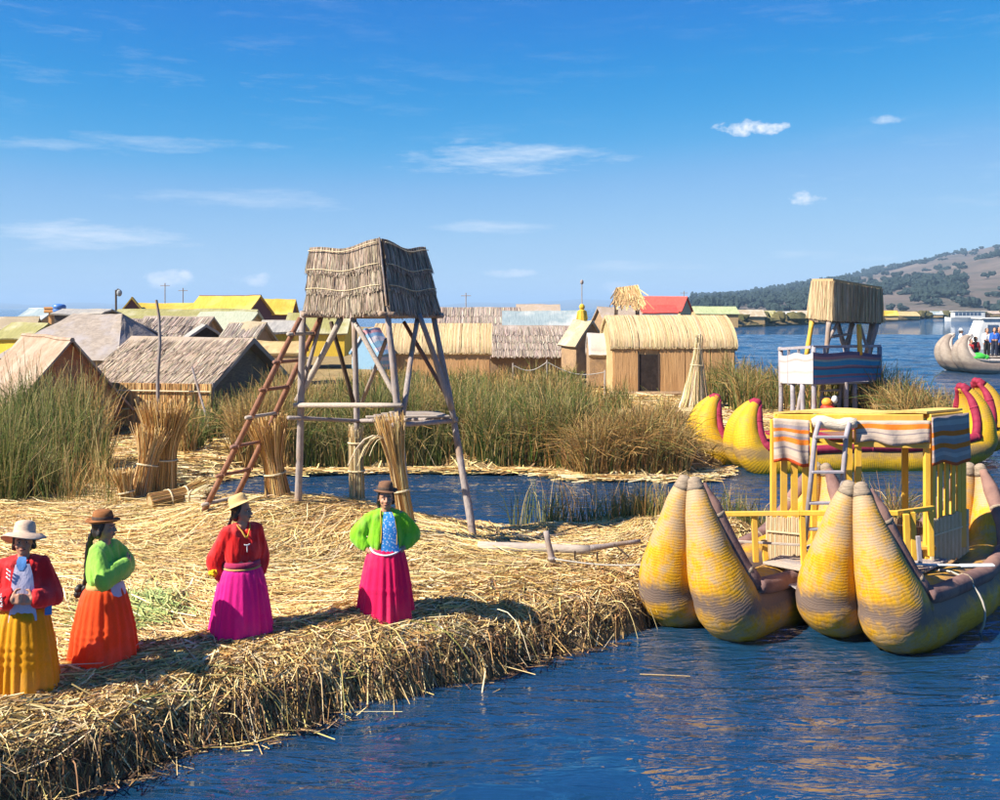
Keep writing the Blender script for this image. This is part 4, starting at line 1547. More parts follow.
# vertical reed mats on its front wall, each a panel
for k, (u0, u1) in enumerate(((-2.46, -1.5), (-0.6, 0.42), (0.46, 1.46), (1.5, 2.46))):
    m = MB()
    m.quad(mp_(u0, -1.86, 0.42), mp_(u1, -1.86, 0.42), mp_(u1, -1.86, 2.45), mp_(u0, -1.86, 2.45), 1, 1, None, 0.03)
    m.build('reed_mat', ORANGE_MAT, MH)
m = MB()
m.quad(mp_(-2.7, -2.3, 0.5), mp_(2.7, -2.3, 0.5), mp_(2.7, -1.9, 0.56), mp_(-2.7, -1.9, 0.56), 1, 1, None, 0.1)
m.build('doorstep', BROWN_T, MH)

# far shore houses
fs = [(752, 310, 214, 'tan', TAN_R, TAN_W, 7.5), (716, 309, 205, 'green', GREEN_R, TAN_W, 9), (770, 311, 226, 'olive', OLIVE_R, BROWN_T, 5), (792, 312, 232, 'white', WHITE_R, TAN_W, 5),
      (812, 311, 240, 'grey', GREY_T, BROWN_T, 6), (892, 311, 292, 'yellow', YELLOW_R, TAN_W, 7), (912, 312, 315, 'pale tan', CREAM_T, TAN_W, 8), (940, 313, 380, 'blue tin', TIN_BLUE, TAN_W, 6),
      (962, 312, 420, 'cream', TAN_R, TAN_W, 12), (990, 313, 425, 'pink grey', PINKGREY_T, TAN_W, 12)]
for px, pr, d, cn, rm, wm, L in fs:
    x = (px - 500) / 1000 * d
    ridge = CAM_H - (pr - 308) / 1000 * d
    hut('shore_hut', f'{cn} roofed hut on the far lake shore', x, d + 6, random.uniform(-10, 10), L, 4, max(1.6, ridge - 1.3), max(2.7, ridge), rm, wm, z0=0.5, over=0.3, group='huts along the far lake shore')

# ------------------------------------------------------------------ small village items
def simple(name, label, cat, parts, loc, group=None):
    t = thing(name, label, cat, loc, group)
    for pn, mbx, m in parts:
        mbx.build(pn, m, t)
    return t


# bent pole and leaning pole
p0, p1 = at(158, 408, 27.6), at(157, 300, 27.6)
b = MB()
b.tube([p0, p0.lerp(p1, 0.3) + Vector((0.0, 0, 0)), p0.lerp(p1, 0.6) + Vector((0.07, 0, 0)), p0.lerp(p1, 0.85) + Vector((0.05, 0, 0)), p1 + Vector((-0.02, 0, 0))], [0.05, 0.05, 0.045, 0.04, 0.035], 7)
b.tube([Vector((p0.x, p0.y, 0.3)), p0], 0.05, 7)
tag(b.build('wooden_pole', WOOD_GREY), 'slender bent upright pole before the grey thatched hut', 'pole')
b = MB()
b.pole(at(211, 432, 26.8), at(192, 367, 27.4), 0.035, 0.028)
tag(b.build('wooden_pole', WOOD_GREY), 'thin pole leaning left in the reeds beside the thatched hut', 'pole')

# lamp post with bracket
lp = at(116, 318, 84)
T = thing('lamp_post', 'dark lamp post with round head above the left roofs', 'lamp post', (lp.x, lp.y, 0.4))
b = MB(); b.tube([(lp.x, lp.y, 0.4), at(116, 290, 84)], 0.09, 6); b.build('post', WOOD_DARK, T)
b = MB(); b.tube([at(116, 291, 84), at(118, 289, 84), at(120, 290, 84)], 0.05, 6); b.build('bracket', WOOD_DARK, T)
b = MB(); b.ellip(at(119.3, 293, 84), (0.24, 0.24, 0.3), 8, 6); b.build('lamp_head', pm('lamp_grey', (0.2, 0.22, 0.25), (0.3, 0.33, 0.36), 3, (1, 1, 1), 0.5, 0.0), T)

for px, pt, d, lab in ((165, 283, 95, 'thin aerial mast left of the yellow roofs'), (183, 288, 97, 'short thin aerial mast beside the tall yellow roof'), (466, 293, 90, 'thin aerial mast right of the big tower'), (684, 291, 120, 'thin aerial mast beside the red house')):
    b = MB()
    q = at(px, pt, d)
    b.tube([(q.x, q.y, 0.4), q], 0.045, 5)
    b.tube([q + Vector((-0.45, 0, -0.25)), q + Vector((0.45, 0, -0.25))], 0.03, 5)
    tag(b.build('aerial_mast', WOOD_GREY), lab, 'mast')

# blue water tank and orange crate on the far left
q = at(59, 313, 84)
b = MB()
b.lathe([(0.05, -0.02), (0.5, 0), (0.55, 0.1), (0.55, 0.3), (0.52, 0.33), (0.55, 0.36), (0.55, 0.62), (0.4, 0.72), (0.15, 0.76), (0.02, 0.77)], q, 14)
b.tube([(q.x, q.y, 0.4), (q.x, q.y, q.z)], 0.25, 6)
tag(b.build('water_tank', pm('blue_plastic', (0.04, 0.13, 0.42), (0.07, 0.2, 0.52), 3, (1, 1, 1), 0.4, 0.0, spec=0.5), None, True), 'blue plastic water tank standing above the left roofs', 'tank')
q = at(51, 313, 84)
b = MB()
b.box(q + Vector((0, 0, 0.25)), (0.8, 0.8, 0.5)); b.box(q + Vector((0, -0.42, 0.12)), (0.84, 0.05, 0.08)); b.box(q + Vector((0, -0.42, 0.4)), (0.84, 0.05, 0.08))
b.tube([(q.x, q.y, 0.4), (q.x, q.y, q.z)], 0.2, 6)
tag(b.build('crate', pm('orange_board', (0.5, 0.24, 0.08), (0.66, 0.36, 0.14), 5, (1, 1, 4), 0.7, 0.01)), 'orange crate next to the blue water tank', 'crate')

# yellow totem with pole
q = at(582, 324, 56)
T = thing('totem_figure', 'yellow reed totem figure with thin mast between the huts', 'statue', (q.x, q.y, q.z - 0.1))
YEL = pm('yellow_totem', (0.55, 0.33, 0.03), (0.72, 0.47, 0.06), 6, (4, 4, 1), 0.7, 0.02)
b = MB(); b.lathe([(0.3, -0.1), (0.32, 0.1), (0.24, 0.5), (0.2, 0.75), (0.1, 0.82)], q, 10, 1, 0.8); b.build('body', YEL, T)
b = MB(); b.ellip(q + Vector((0, 0, 0.95)), (0.16, 0.15, 0.18), 10, 7); b.build('head', YEL, T)
for s in (-1, 1):
    b = MB(); b.cap(q + Vector((0.2 * s, 0, 0.68)), q + Vector((0.28 * s, -0.05, 0.3)), 0.07, 0.05); b.build('arm', YEL, T)
b = MB(); b.tube([q, q + Vector((0, 0.1, 2.4))], 0.025, 6); b.ellip(q + Vector((0, 0.1, 2.35)), (0.1, 0.1, 0.14), 8, 6); b.build('mast', WOOD_GREY, T)
b = MB(); b.tube([(q.x, q.y, 0.4), q], 0.22, 8); b.build('plinth', YEL, T)

# small straw lookout on stilts
q0 = at(627, 300, 68)
T = thing('straw_lookout', 'shaggy straw topped lookout on stilts behind the main hut', 'lookout', (q0.x, q0.y, 0.4))
for sx in (-0.7, 0.7):
    for sy in (-0.6, 0.6):
        b = MB(); b.pole((q0.x + sx * 1.2, q0.y + sy * 1.2, 0.4), (q0.x + sx, q0.y + sy, q0.z - 0.1), 0.07, 0.06); b.build('leg', WOOD_DARK, T)
b = MB(); b.box((q0.x, q0.y, q0.z - 0.25), (2.0, 1.6, 0.1)); b.build('platform', WOOD_DARK, T)
b = MB()
b.quad((q0.x - 0.9, q0.y - 0.9, q0.z - 0.3), (q0.x + 0.95, q0.y - 0.9, q0.z - 0.35), (q0.x + 0.7, q0.y, q0.z + 0.95), (q0.x - 0.75, q0.y, q0.z + 0.75), 4, 4, None, 0.1)
b.quad((q0.x + 0.95, q0.y + 0.9, q0.z - 0.35), (q0.x - 0.9, q0.y + 0.9, q0.z - 0.3), (q0.x - 0.75, q0.y + 0.02, q0.z + 0.75), (q0.x + 0.7, q0.y + 0.02, q0.z + 0.95), 4, 4, None, 0.1)
b.build('roof', TAN_W, T)
thatch(T, (q0.x - 1.0, q0.y - 0.92, q0.z - 0.3), (q0.x + 1.0, q0.y - 0.92, q0.z - 0.35), (q0.x + 0.7, q0.y - 0.05, q0.z + 0.97), (q0.x - 0.75, q0.y - 0.05, q0.z + 0.78), 2, 60, 0.08, [(0.5, 0.32, 0.14), (0.4, 0.24, 0.1), (0.6, 0.42, 0.2)], [1, 1, 1], lift=0.15, over=0.2, shag=0.12, skew=0.3)

# rope fence among the reeds
rf = thing('rope_fence', 'rope strung between thin white posts in the reeds', 'fence', at(560, 385, 40))
posts = [(513, 363, 388), (547, 360, 388), (605, 370, 395)]
tops = []
for px, a, c in posts:
    b = MB(); b.pole(at(px, c, 40), at(px, a, 40), 0.035, 0.03); b.build('post', WOOD_PALE, rf); tops.append(at(px, a + 2, 40))
for i in range(2):
    b = MB()
    b.tube([tops[i].lerp(tops[i + 1], k / 8) + Vector((0, 0, -0.28 * math.sin(math.pi * k / 8))) for k in range(9)], 0.02, 5)
    b.build('rope', ROPE_W, rf)
# white plastic chair-like scraps near the reeds
b = MB()
q = at(565, 398, 37)
for k in range(7):
    b.ellip(q + Vector((random.uniform(-0.6, 0.7), random.uniform(-0.2, 0.2), random.uniform(0.0, 0.18))), (random.uniform(0.1, 0.25), 0.12, random.uniform(0.05, 0.12)), 7, 5, 0.25)
tag(b.build('white_bundle', WHITE_R), 'crumpled white bundle lying in the reeds', 'bundle')

# low reed-block quay in front of the main hut
q = thing('reed_block_quay', 'low cut reed block bench in front of the main hut', 'bench', (5.6, 33.6, 0.4))
for k in range(6):
    a = at(618 + k * 16, 424, 31.6)
    b = MB()
    b.box((a.x + 0.2, a.y, 0.55), (0.48, 0.9, 0.5 + 0.03 * (k % 3)), rz=random.uniform(-0.05, 0.05))
    b.build('reed_block', TAN_W if k % 2 else CREAM_T, q, bevel=0.04)
b = MB(); a = at(745, 401, 36); b.ellip(a, (0.4, 0.3, 0.16), 9, 6, 0.15)
tag(b.build('pink_cloth', pm('pink_cloth_m', (0.45, 0.1, 0.25), (0.6, 0.2, 0.35), 6, (1, 1, 1), 0.9, 0.02)), 'pink cloth heap beside the tall reed sheaf', 'cloth')


def sheaf(name, label, base, top, r_low, r_tie, r_top, n, wd, cols, wts, tie=0.6, flare=0.0, group=None, ties=(0.6,), spread_top=None, core=None):
    """upright bundle of reeds tied with cord: many single stalks round a core"""
    base, top = Vector(base), Vector(top)
    T = thing(name, label, 'reed sheaf', base, group)
    ax = (top - base)
    s = Vector((1, 0, 0))
    u = ax.normalized().cross(s).normalized()
    s = u.cross(ax.normalized()).normalized()

    def rad(t):
        if t < tie:
            return lerp(r_low, r_tie, (t / tie) ** 0.8)
        return lerp(r_tie, r_top, ((t - tie) / (1 - tie)) ** 1.3)
    K = 7
    ang = RNG.uniform(0, 2 * np.pi, n)
    rr = np.sqrt(RNG.uniform(0.45, 1.0, n))
    tend = RNG.uniform(0.85, 1.06, n)
    pts = []
    B, A, Sx, U = np.array(base), np.array(ax), np.array(s), np.array(u)
    tw = RNG.normal(0, 0.25, n)
    spl = 1 + np.clip(RNG.normal(0, 0.22, n), -0.3, 0.8)
    for k in range(K):
        t = k / (K - 1) * tend
        rd = np.array([rad(min(float(x), 1.0)) for x in t]) * rr * (1 + (spl - 1) * np.clip((t - tie) / (1 - tie), 0, 1.2))
        an = ang + tw * (t - 0.3)
        p = B[None] + A[None] * t[:, None] + Sx[None] * (np.cos(an) * rd)[:, None] + U[None] * (np.sin(an) * rd)[:, None]
        if flare:
            k2 = np.clip(t - tie, 0, 1) ** 2
            p[:, 2] -= flare * k2 * rr
        pts.append(p)
    ribbons('stalks', np.stack(pts, 1), RNG.uniform(0.6, 1.4, n) * wd, pal(n, cols, wts), STRAND, T, 0.6, 'stuff')
    c = MB()
    c.tube([base + ax * t for t in (0, 0.2, 0.4, 0.6, 0.8, 0.93)], [rad(t) * 0.72 for t in (0, 0.2, 0.4, 0.6, 0.8, 0.93)], 10, wob=0.04)
    c.build('core', core or TAN_W, T)
    for t in ties:
        c = MB()
        q = base + ax * t
        r_ = rad(t) * 1.02 + 0.008
        c.tube([q + s * math.cos(a) * r_ + u * math.sin(a) * r_ for a in [2 * math.pi * k / 14 for k in range(15)]], 0.016, 5, caps=False)
        c.build('cord', CORD, T)
    return T


SHEAF_C = [(0.6, 0.4, 0.16), (0.5, 0.29, 0.09), (0.68, 0.5, 0.25), (0.36, 0.2, 0.07)]
SHEAF_P = [(0.66, 0.54, 0.32), (0.56, 0.43, 0.22), (0.74, 0.64, 0.44), (0.42, 0.3, 0.14)]
sheaf('reed_sheaf', 'tall pale reed sheaf standing by the main hut', (at(694, 411, 35.5).x, 35.5, 0.4), at(699, 338, 35.5), 0.62, 0.14, 0.1, 700, 0.035, SHEAF_P, [3, 2, 3, 1], tie=0.8, ties=(0.62, 0.85))
# left cluster of sheaves at the landing
sheaf('reed_sheaf', 'thick brown reed sheaf leaning at the left landing', (at(160, 492, 18.4).x, 18.4, 0.5), at(166, 405, 18.4), 0.3, 0.24, 0.42, 1100, 0.016, SHEAF_C, [3, 3, 1.5, 2], tie=0.5, ties=(0.42,))
sheaf('reed_sheaf', 'golden reed sheaf leaning left against the thick one', (at(140, 500, 18.0).x, 18.0, 0.5), at(155, 428, 18.2), 0.22, 0.17, 0.34, 550, 0.016, SHEAF_C, [3, 1.5, 3, 1], tie=0.55, ties=(0.5,))
sheaf('reed_sheaf', 'short golden sheaf at the foot of the left cluster', (at(128, 503, 17.6).x, 17.6, 0.5), at(122, 470, 17.6), 0.16, 0.13, 0.2, 300, 0.018, SHEAF_C, [3, 1.5, 3, 1], tie=0.5, ties=(0.4,))
# lying sheaves
def lying(label, a, b, r, n, cols):
    a, b = Vector(a), Vector(b)
    sheaf('lying_sheaf', label, a, b, r, r * 0.8, r * 1.3, n, 0.018, cols, [3, 2, 3, 1], tie=0.6, ties=(0.35, 0.65))


lying('loose reed bundle lying right of the left sheaf cluster', at(150, 503, 16.8), at(205, 490, 17.4), 0.16, 600, SHEAF_C)
lying('second loose reed bundle curving toward the ladder foot', at(165, 497, 17.3), at(208, 497, 17.0), 0.13, 420, SHEAF_P)

# ------------------------------------------------------------------ big lookout tower
TB = {'A': Vector((-3.14, 15.5, 0.6)), 'B': Vector((-2.36, 16.6, 0.4)), 'C': Vector((-1.27, 14.35, 0.5)), 'E': Vector((-0.34, 15.0, 0.2))}
TT = {'A': at(303, 311, 15.3), 'B': at(354, 318, 16.6), 'C': at(387, 306, 14.55), 'E': at(433, 314, 15.9)}
tower = thing('lookout_tower', 'tall thatched lookout tower on splayed wooden legs above the women', 'tower', (-1.8, 15.3, 0.5))
for k in 'ABCE':
    b = MB()
    b.pole(TB[k], TT[k], 0.062 if k != 'B' else 0.055, 0.045, 8, 0.006, 9)
    b.build('leg', WOOD_GREY, tower, True)


def leg_at(k, py):
    a, c = TB[k], TT[k]
    best = min((abs((308 + (CAM_H - a.lerp(c, i / 200).z) / a.lerp(c, i / 200).y * 1000) - py), i) for i in range(201))[1]
    return a.lerp(c, best / 200)


def brace(k1, y1, k2, y2, r=0.035, m=WOOD_GREY, ext=0.08, name='brace', off=(0, -0.08, 0)):
    a, c = leg_at(k1, y1), leg_at(k2, y2)
    d = (c - a).normalized()
    b = MB()
    b.pole(a - d * ext + Vector(off), c + d * ext + Vector(off), r, r * 0.9, 7, 0.01)
    b.build(name, m, tower, True)


def bar(p, q, r=0.035, m=WOOD_GREY, name='brace', bend=0.01):
    b = MB()
    b.pole(p, q, r, r * 0.9, 7, bend)
    b.build(name, m, tower, True)


brace('A', 405, 'C', 405, 0.04, WOOD_PALE, 0.1, 'cross_beam')
brace('A', 418, 'B', 420, 0.035, WOOD_GREY, 0.25, 'cross_beam')
brace('C', 424, 'E', 420, 0.04, WOOD_GREY, 0.12, 'cross_beam')
brace('B', 421, 'E', 419, 0.035, WOOD_GREY, 0.1, 'cross_beam', (0, 0.06, 0))
# diagonal struts seen under the box
bar(at(297, 401, 15.45), at(341, 318, 15.1), 0.05, WOOD_PALE)
bar(at(399, 403, 14.5), at(352, 318, 14.9), 0.042, WOOD_PALE)
bar(at(303, 385, 15.6), at(322, 316, 15.6), 0.034)
bar(at(353, 402, 16.4), at(331, 322, 15.9), 0.038, WOOD_DARK)
bar(at(362, 402, 16.5), at(386, 340, 15.6), 0.036)
bar(at(403, 415, 14.5), at(418, 316, 15.3), 0.042)
bar(at(452, 410, 15.3), at(419, 314, 15.2), 0.045)
bar(at(448, 398, 15.5), at(404, 322, 16.2), 0.036, WOOD_RED)
bar(at(455, 422, 15.3), at(428, 340, 15.6), 0.03)
# planks lying on the right bay
for i, (dx, dy) in enumerate(((0, 0), (0.05, 0.13), (-0.06, 0.27), (0.1, 0.4))):
    a, c = at(366 + 8 * i, 417 - 1.5 * i, 15.0 + dy), at(449 - 3 * i, 416 - 1.2 * i, 15.3 + dy)
    b = MB(); b.beam(a, c, 0.12, 0.03); b.build('plank', WOOD_PALE if i % 2 == 0 else WOOD_GREY, tower, bevel=0.006)

# box
LB, FB, RB = at(309, 307, 15.3), at(386, 306, 14.55), at(435, 308, 15.85)
BB = LB + RB - FB
LT, FT, RT = at(312, 248, 15.35), at(380, 239, 14.65), at(423, 248, 15.85)
BT = LT + RT - FT
up = Vector((0, 0, 1))


def sag_front(u, v):
    return -0.06 * np.sin(np.pi * np.clip(u, 0, 1)) * (0.5 + 0.5 * v) + 0.018 * np.sin(u * 9)


def sag_v(u, v):
    return Vector((0, 0, float(sag_front(np.array(u), np.array(v)))))


fl = MB()
for i in range(8):
    t0, t1 = i / 8 + 0.01, (i + 1) / 8 - 0.01
    z = Vector((0, 0, -0.06))
    pb = MB()
    pb.beam(LB.lerp(FB, (t0 + t1) / 2) + z, BB.lerp(RB, (t0 + t1) / 2) + z, (FB - LB).length * (t1 - t0), 0.03)
    pb.build('floor_board', WOOD_GREY, tower)
for a, c in ((LB, FB), (FB, RB), (BB, RB), (LB, BB)):
    b = MB(); dd = (c - a).normalized(); b.pole(a - dd * 0.15 - up * 0.12, c + dd * 0.15 - up * 0.12, 0.045, 0.04, 7, 0.005); b.build('floor_beam', WOOD_GREY, tower, True)
DARK_T = pm('dark_thatch', (0.14, 0.11, 0.085), (0.26, 0.21, 0.17), 9, (8, 8, 1.2), 0.9, 0.03)
for a, c, ct, at_ in ((LB, FB, FT, LT), (FB, RB, RT, FT), (RB, BB, BT, RT), (BB, LB, LT, BT)):
    b = MB(); b.quad(a, c, ct, at_, 10, 4, sag_v, 0.05); b.build('thatch_panel', DARK_T, tower)
b = MB(); b.quad(LT + up * 0.01, FT + up * 0.01, RT + up * 0.01, BT + up * 0.01, 6, 6, lambda u, v: Vector((0, 0, -0.12)), 0.06); b.build('roof', DARK_T, tower)
for a, c, ct, at_, cc in ((LB, FB, FT, LT, TOWER_C), (FB, RB, RT, FT, TOWER_C), (RB, BB, BT, RT, TOWER_C), (BB, LB, LT, BT, TOWER_C)):
    thatch(tower, a, c, ct, at_, 3, 560, 0.0125, cc, [3, 3, 1.6, 1.5], lift=0.075, over=0.1, shag=0.03, sag=sag_front, skew=0.03)
# split-cane battens holding each row
for (a, c, ct, at_) in ((LB, FB, FT, LT), (FB, RB, RT, FT)):
    nrm = (c - a).cross(at_ - a).normalized()
    for v in (0.62, 0.3, 0.94):
        b = MB()
        pts = []
        for i in range(13):
            u = i / 12
            pts.append(a.lerp(c, u).lerp(at_.lerp(ct, u), v) + nrm * 0.085 + sag_v(u, v))
        b.tube(pts, 0.007, 5)
        b.build('batten', CORD, tower, True)
b = MB(); b.pole(FB + Vector((0.02, -0.09, 0)), FT + Vector((0, -0.09, 0.02)), 0.016, 0.012, 6, 0.004); b.build('corner_pole', WOOD_GREY, tower)

# reeds wrapped round the posts
sheaf('reed_sheaf', 'reed sheaf bound round the back tower post', (TB['B'].x, TB['B'].y - 0.02, 0.45), (TB['B'].x - 0.03, TB['B'].y - 0.02, 2.0), 0.13, 0.12, 0.12, 380, 0.016, SHEAF_P, [3, 3, 2, 2], tie=0.9, ties=(0.25, 0.55, 0.85))
wc = leg_at('C', 470)
sheaf('reed_sheaf', 'flaring golden reed sheaf tied round the front tower post', (TB['C'].x, TB['C'].y - 0.04, 0.55), at(389, 420, 14.4), 0.12, 0.11, 0.2, 800, 0.014, SHEAF_C, [4, 2, 3, 1], tie=0.62, ties=(0.2, 0.45))
def droop():
    n = 18
    b0 = np.array(at(389, 440, 14.35))
    pts = []
    a = RNG.uniform(math.pi * 0.75, math.pi * 1.25, n)
    a = np.where(RNG.random(n) < 0.2, RNG.uniform(0, 6.28, n), a)
    L = RNG.uniform(0.3, 0.75, n)
    for k in range(6):
        t = k / 5
        pts.append(np.stack([b0[0] + np.cos(a) * L * t * 0.95, b0[1] - 0.05 + np.sin(a) * L * t * 0.7, b0[2] + 0.28 * t * L * 2 - 1.9 * L * t ** 2.6 * 0.6], -1))
    o = ribbons('drooping_stalks', np.stack(pts, 1), np.full(n, 0.011), pal(n, SHEAF_P, [3, 2, 3, 1]), STRAND, None, 0.5, 'stuff')
    tag(o, 'long pale stalks drooping from the sheaf on the front tower post', 'reed stalks')


droop()
sheaf('reed_sheaf', 'squat reed sheaf with flaring orange top beside the ladder', (at(280, 505, 16.0).x, 16.0, 0.75), at(267, 420, 15.9), 0.24, 0.15, 0.28, 1000, 0.015, SHEAF_C, [3, 3, 2, 1.5], tie=0.52, ties=(0.12, 0.42), flare=0.0)

# ladder
lad = thing('ladder', 'reddish wooden ladder leaning against the big lookout tower', 'ladder', at(218, 510, 15.7))
la0, la1 = at(203, 513, 15.45), at(300, 318, 15.0)
lb0, lb1 = at(232, 506, 15.9), at(320, 318, 15.55)
for a, c in ((la0, la1), (lb0, lb1)):
    b = MB(); b.pole(a, c, 0.05, 0.042, 8, 0.002, 7); b.build('rail', WOOD_RED, lad, True)
for i, t in enumerate((0.05, 0.2, 0.35, 0.5, 0.64, 0.78, 0.92)):
    a, c = la0.lerp(la1, t), lb0.lerp(lb1, t)
    d = (c - a).normalized()
    b = MB(); b.pole(a - d * 0.09 + Vector((0, -0.05, 0)), c + d * 0.07 + Vector((0, -0.05, 0)), 0.03, 0.028, 7, 0.01, 3)
    r = b.build('rung', WOOD_RED if i % 3 else WOOD_PALE, lad, True)
    for q in (a, c):
        b = MB()
        b.tube([q + Vector((math.cos(k * 0.9) * 0.052, -0.05 + math.sin(k * 0.9) * 0.02, 0.045 * math.sin(k * 0.9))) for k in range(8)], 0.007, 5)
        b.build('lashing', WOOD_RED, r)

# log, stake and rope near the tower foot
b = MB(); b.pole(at(478, 547, 14.1), at(590, 550, 13.9), 0.085, 0.06, 9, 0.012, 8)
tag(b.build('log', WOOD_PALE, None, True), 'bleached log lying on straw right of the tower', 'log')
b = MB(); b.pole(at(585, 549, 14.15), at(640, 541, 14.5), 0.05, 0.03, 8, 0.02, 6)
tag(b.build('log', WOOD_GREY, None, True), 'thin grey branch lying beyond the end of the bleached log', 'log')
b = MB(); b.pole(at(553, 563, 13.2), at(546, 531, 13.25), 0.045, 0.04, 8, 0.01)
b.lathe([(0.05, -0.012), (0.058, 0), (0.058, 0.02), (0.05, 0.03)], at(552, 559, 13.2), 8)
tag(b.build('mooring_stake', WOOD_GREY, None, True), 'short grey mooring stake standing in the straw', 'stake')
b = MB()
ra, rb = at(553, 561, 13.17), at(660, 566, 12.9)
b.tube([ra.lerp(rb, k / 10) + Vector((0, 0, -0.05 * math.sin(math.pi * k / 10) + 0.03)) for k in range(11)], 0.012, 6)
tag(b.build('mooring_rope', ROPE_W, None, True), 'pale mooring rope running from the stake to the boat', 'rope')
for i, (a, c, lab) in enumerate((((614, 544), (629, 557), 'short dark stick slanting up from the straw near the boat'), ((575, 560), (575, 551), 'tiny upright twig beside the mooring rope'), ((598, 565), (597, 552), 'thin upright twig nearer the boat along the rope'))):
    b = MB(); b.pole(at(*c, 13.3), at(*a, 13.35), 0.014, 0.01, 6)
    tag(b.build('stick', WOOD_DARK), lab, 'stick')
for a, c, lab in (((108, 785), (152, 778), 'bright yellow reed stalk floating at lower left'), ((640, 675), (690, 677), 'brown reed floating below the left prow'), ((500, 690), (472, 705), 'pale reed stalk drifting off the bank'), ((930, 668), (955, 671), 'short orange reed scrap floating below the right prow')):
    pa, pc = [Vector(((q[0] - 500) / 1000 * 4000 / (q[1] - 308), 4000 / (q[1] - 308), 0.008)) for q in (a, c)]
    b = MB(); b.pole(pa, pc, 0.007, 0.005, 6)
    tag(b.build('floating_reed', TAN_W), lab, 'reed stalk')

# ------------------------------------------------------------------ right lookout tower
rt = thing('lookout_tower', 'lookout tower at right with cloth wrapped railings beside the lake', 'tower', at(830, 415, 32.5))
D0 = 32.5
# thatched box: left end lit, long front in shade
bl, bf, br = at(809, 317, 33.2), at(832, 320, 32.2), at(881, 322, 33.8)
tl, tf, tr = at(812, 281, 33.2), at(833, 281, 32.2), at(882, 289, 33.8)
bb, tb = bl + br - bf, tl + tr - tf
for a, c, ct, at_ in ((bl, bf, tf, tl), (bf, br, tr, tf), (br, bb, tb, tr), (bb, bl, tl, tb)):
    b = MB(); b.quad(a, c, ct, at_, 4, 3, None, 0.07); b.build('thatch_panel', pm('tan_thatch', (0.3, 0.2, 0.11), (0.5, 0.36, 0.2), 7, (8, 8, 1), 0.9, 0.03), rt)
    thatch(rt, a, c, ct, at_, 1, 230, 0.022, [(0.5, 0.37, 0.22), (0.42, 0.3, 0.17), (0.58, 0.45, 0.28), (0.3, 0.2, 0.11)], [3, 3, 2, 1], lift=0.05, over=0.02, shag=0.015)
b = MB(); b.quad(tl + up * 0.03, tf + up * 0.03, tr + up * 0.03, tb + up * 0.03, 3, 3, None, 0.08); b.build('roof', TAN_W, rt)
b = MB(); b.quad(bl - up * 0.05, bf - up * 0.05, br - up * 0.05, bb - up * 0.05, 1, 1, None, 0.06); b.build('floor', WOOD_DARK, rt)
# legs from the box down to the deck
for (xa, ya), (xb, yb), d, m in (((812, 321), (806, 356), 33.2, YELLOW_PAINT), ((829, 322), (826, 352), 32.3, WOOD_GREY), ((852, 322), (846, 352), 34.2, WOOD_GREY), ((859, 324), (860, 352), 32.9, YELLOW_PAINT), ((877, 324), (869, 352), 33.6, WOOD_GREY), ((872, 324), (866, 352), 34.0, WOOD_GREY), ((838, 324), (846, 350), 34.0, WOOD_GREY)):
    b = MB(); b.pole(at(xa, ya, d), at(xb, yb + 3, d), 0.085, 0.08, 7, 0.005); b.build('leg', m, rt, True)
for a, c, d in (((826, 345), (838, 322), 32.6), ((829, 337), (850, 334), 33.0), ((845, 345), (854, 324), 33.6), ((860, 326), (868, 350), 33.2)):
    b = MB(); b.pole(at(*a, d), at(*c, d), 0.06, 0.05, 6); b.build('brace', WOOD_GREY, rt, True)
# deck with posts, rails and cloths
dl, df, drr = at(779, 383, 33.2), at(812, 384, 31.8), at(880, 382, 33.6)
db = dl + drr - df
for i in range(9):
    t = (i + 0.5) / 9
    b = MB(); b.beam(dl.lerp(df, t), db.lerp(drr, t), (df - dl).length / 9 * 0.94, 0.06); b.build('deck_board', LILAC_METAL, rt)
tops_ = [(779, 348, 33.2), (812, 346, 31.8), (880, 346, 33.6)]
feet = [(781, 414, 33.2), (793, 414, 32.7), (803, 414, 32.2), (814, 416, 31.8), (846, 416, 32.7), (855, 412, 33.0), (880, 414, 33.6)]
for i, (px, py, d) in enumerate(feet):
    q = at(px, py, d); q.z = 0.3
    b = MB(); b.pole(q, at(px - 0.5, 347 if i in (0, 3, 4, 6) else 384, d), 0.085, 0.08, 7, 0.004); b.build('post', LILAC_METAL, rt, True)
for a, c, d in (((890, 414), (880, 368), 33.6), ((796, 414), (803, 385), 32.6), ((870, 412), (864, 384), 33.8), ((838, 412), (842, 385), 34.2), ((820, 414), (823, 385), 34.0)):
    q = at(*a, d); q.z = 0.3
    b = MB(); b.pole(q, at(*c, d), 0.075, 0.07, 7, 0.006); b.build('strut', LILAC_METAL if a[0] != 820 else YELLOW_PAINT, rt, True)
for a, c in (((779, 349, 33.2), (812, 347, 31.8)), ((812, 347, 31.8), (880, 346, 33.6))):
    b = MB(); b.beam(at(*a), at(*c), 0.1, 0.09); b.build('rail', LILAC_METAL, rt)
for px in (789, 799, 824, 847, 869):
    t = (px - 779) / 33 if px < 812 else (px - 812) / 68
    a, c = (at(779, 349, 33.2), at(812, 347, 31.8)) if px < 812 else (at(812, 347, 31.8), at(880, 346, 33.6))
    q = a.lerp(c, t)
    b = MB(); b.beam(q, q - Vector((0, 0, 1.2)), 0.08, 0.06); b.build('baluster', LILAC_METAL, rt)
fold = lambda amp, k: (lambda u, v: Vector((0, -amp * abs(math.sin(u * k)) - 0.02, -0.04 * math.sin(u * k * 0.7) * v)))
b = MB(); b.quad(at(780, 383, 33.15), at(812.5, 384, 31.72), at(812.5, 353, 31.72), at(780, 355, 33.15), 24, 6, fold(0.05, 14), 0.02)
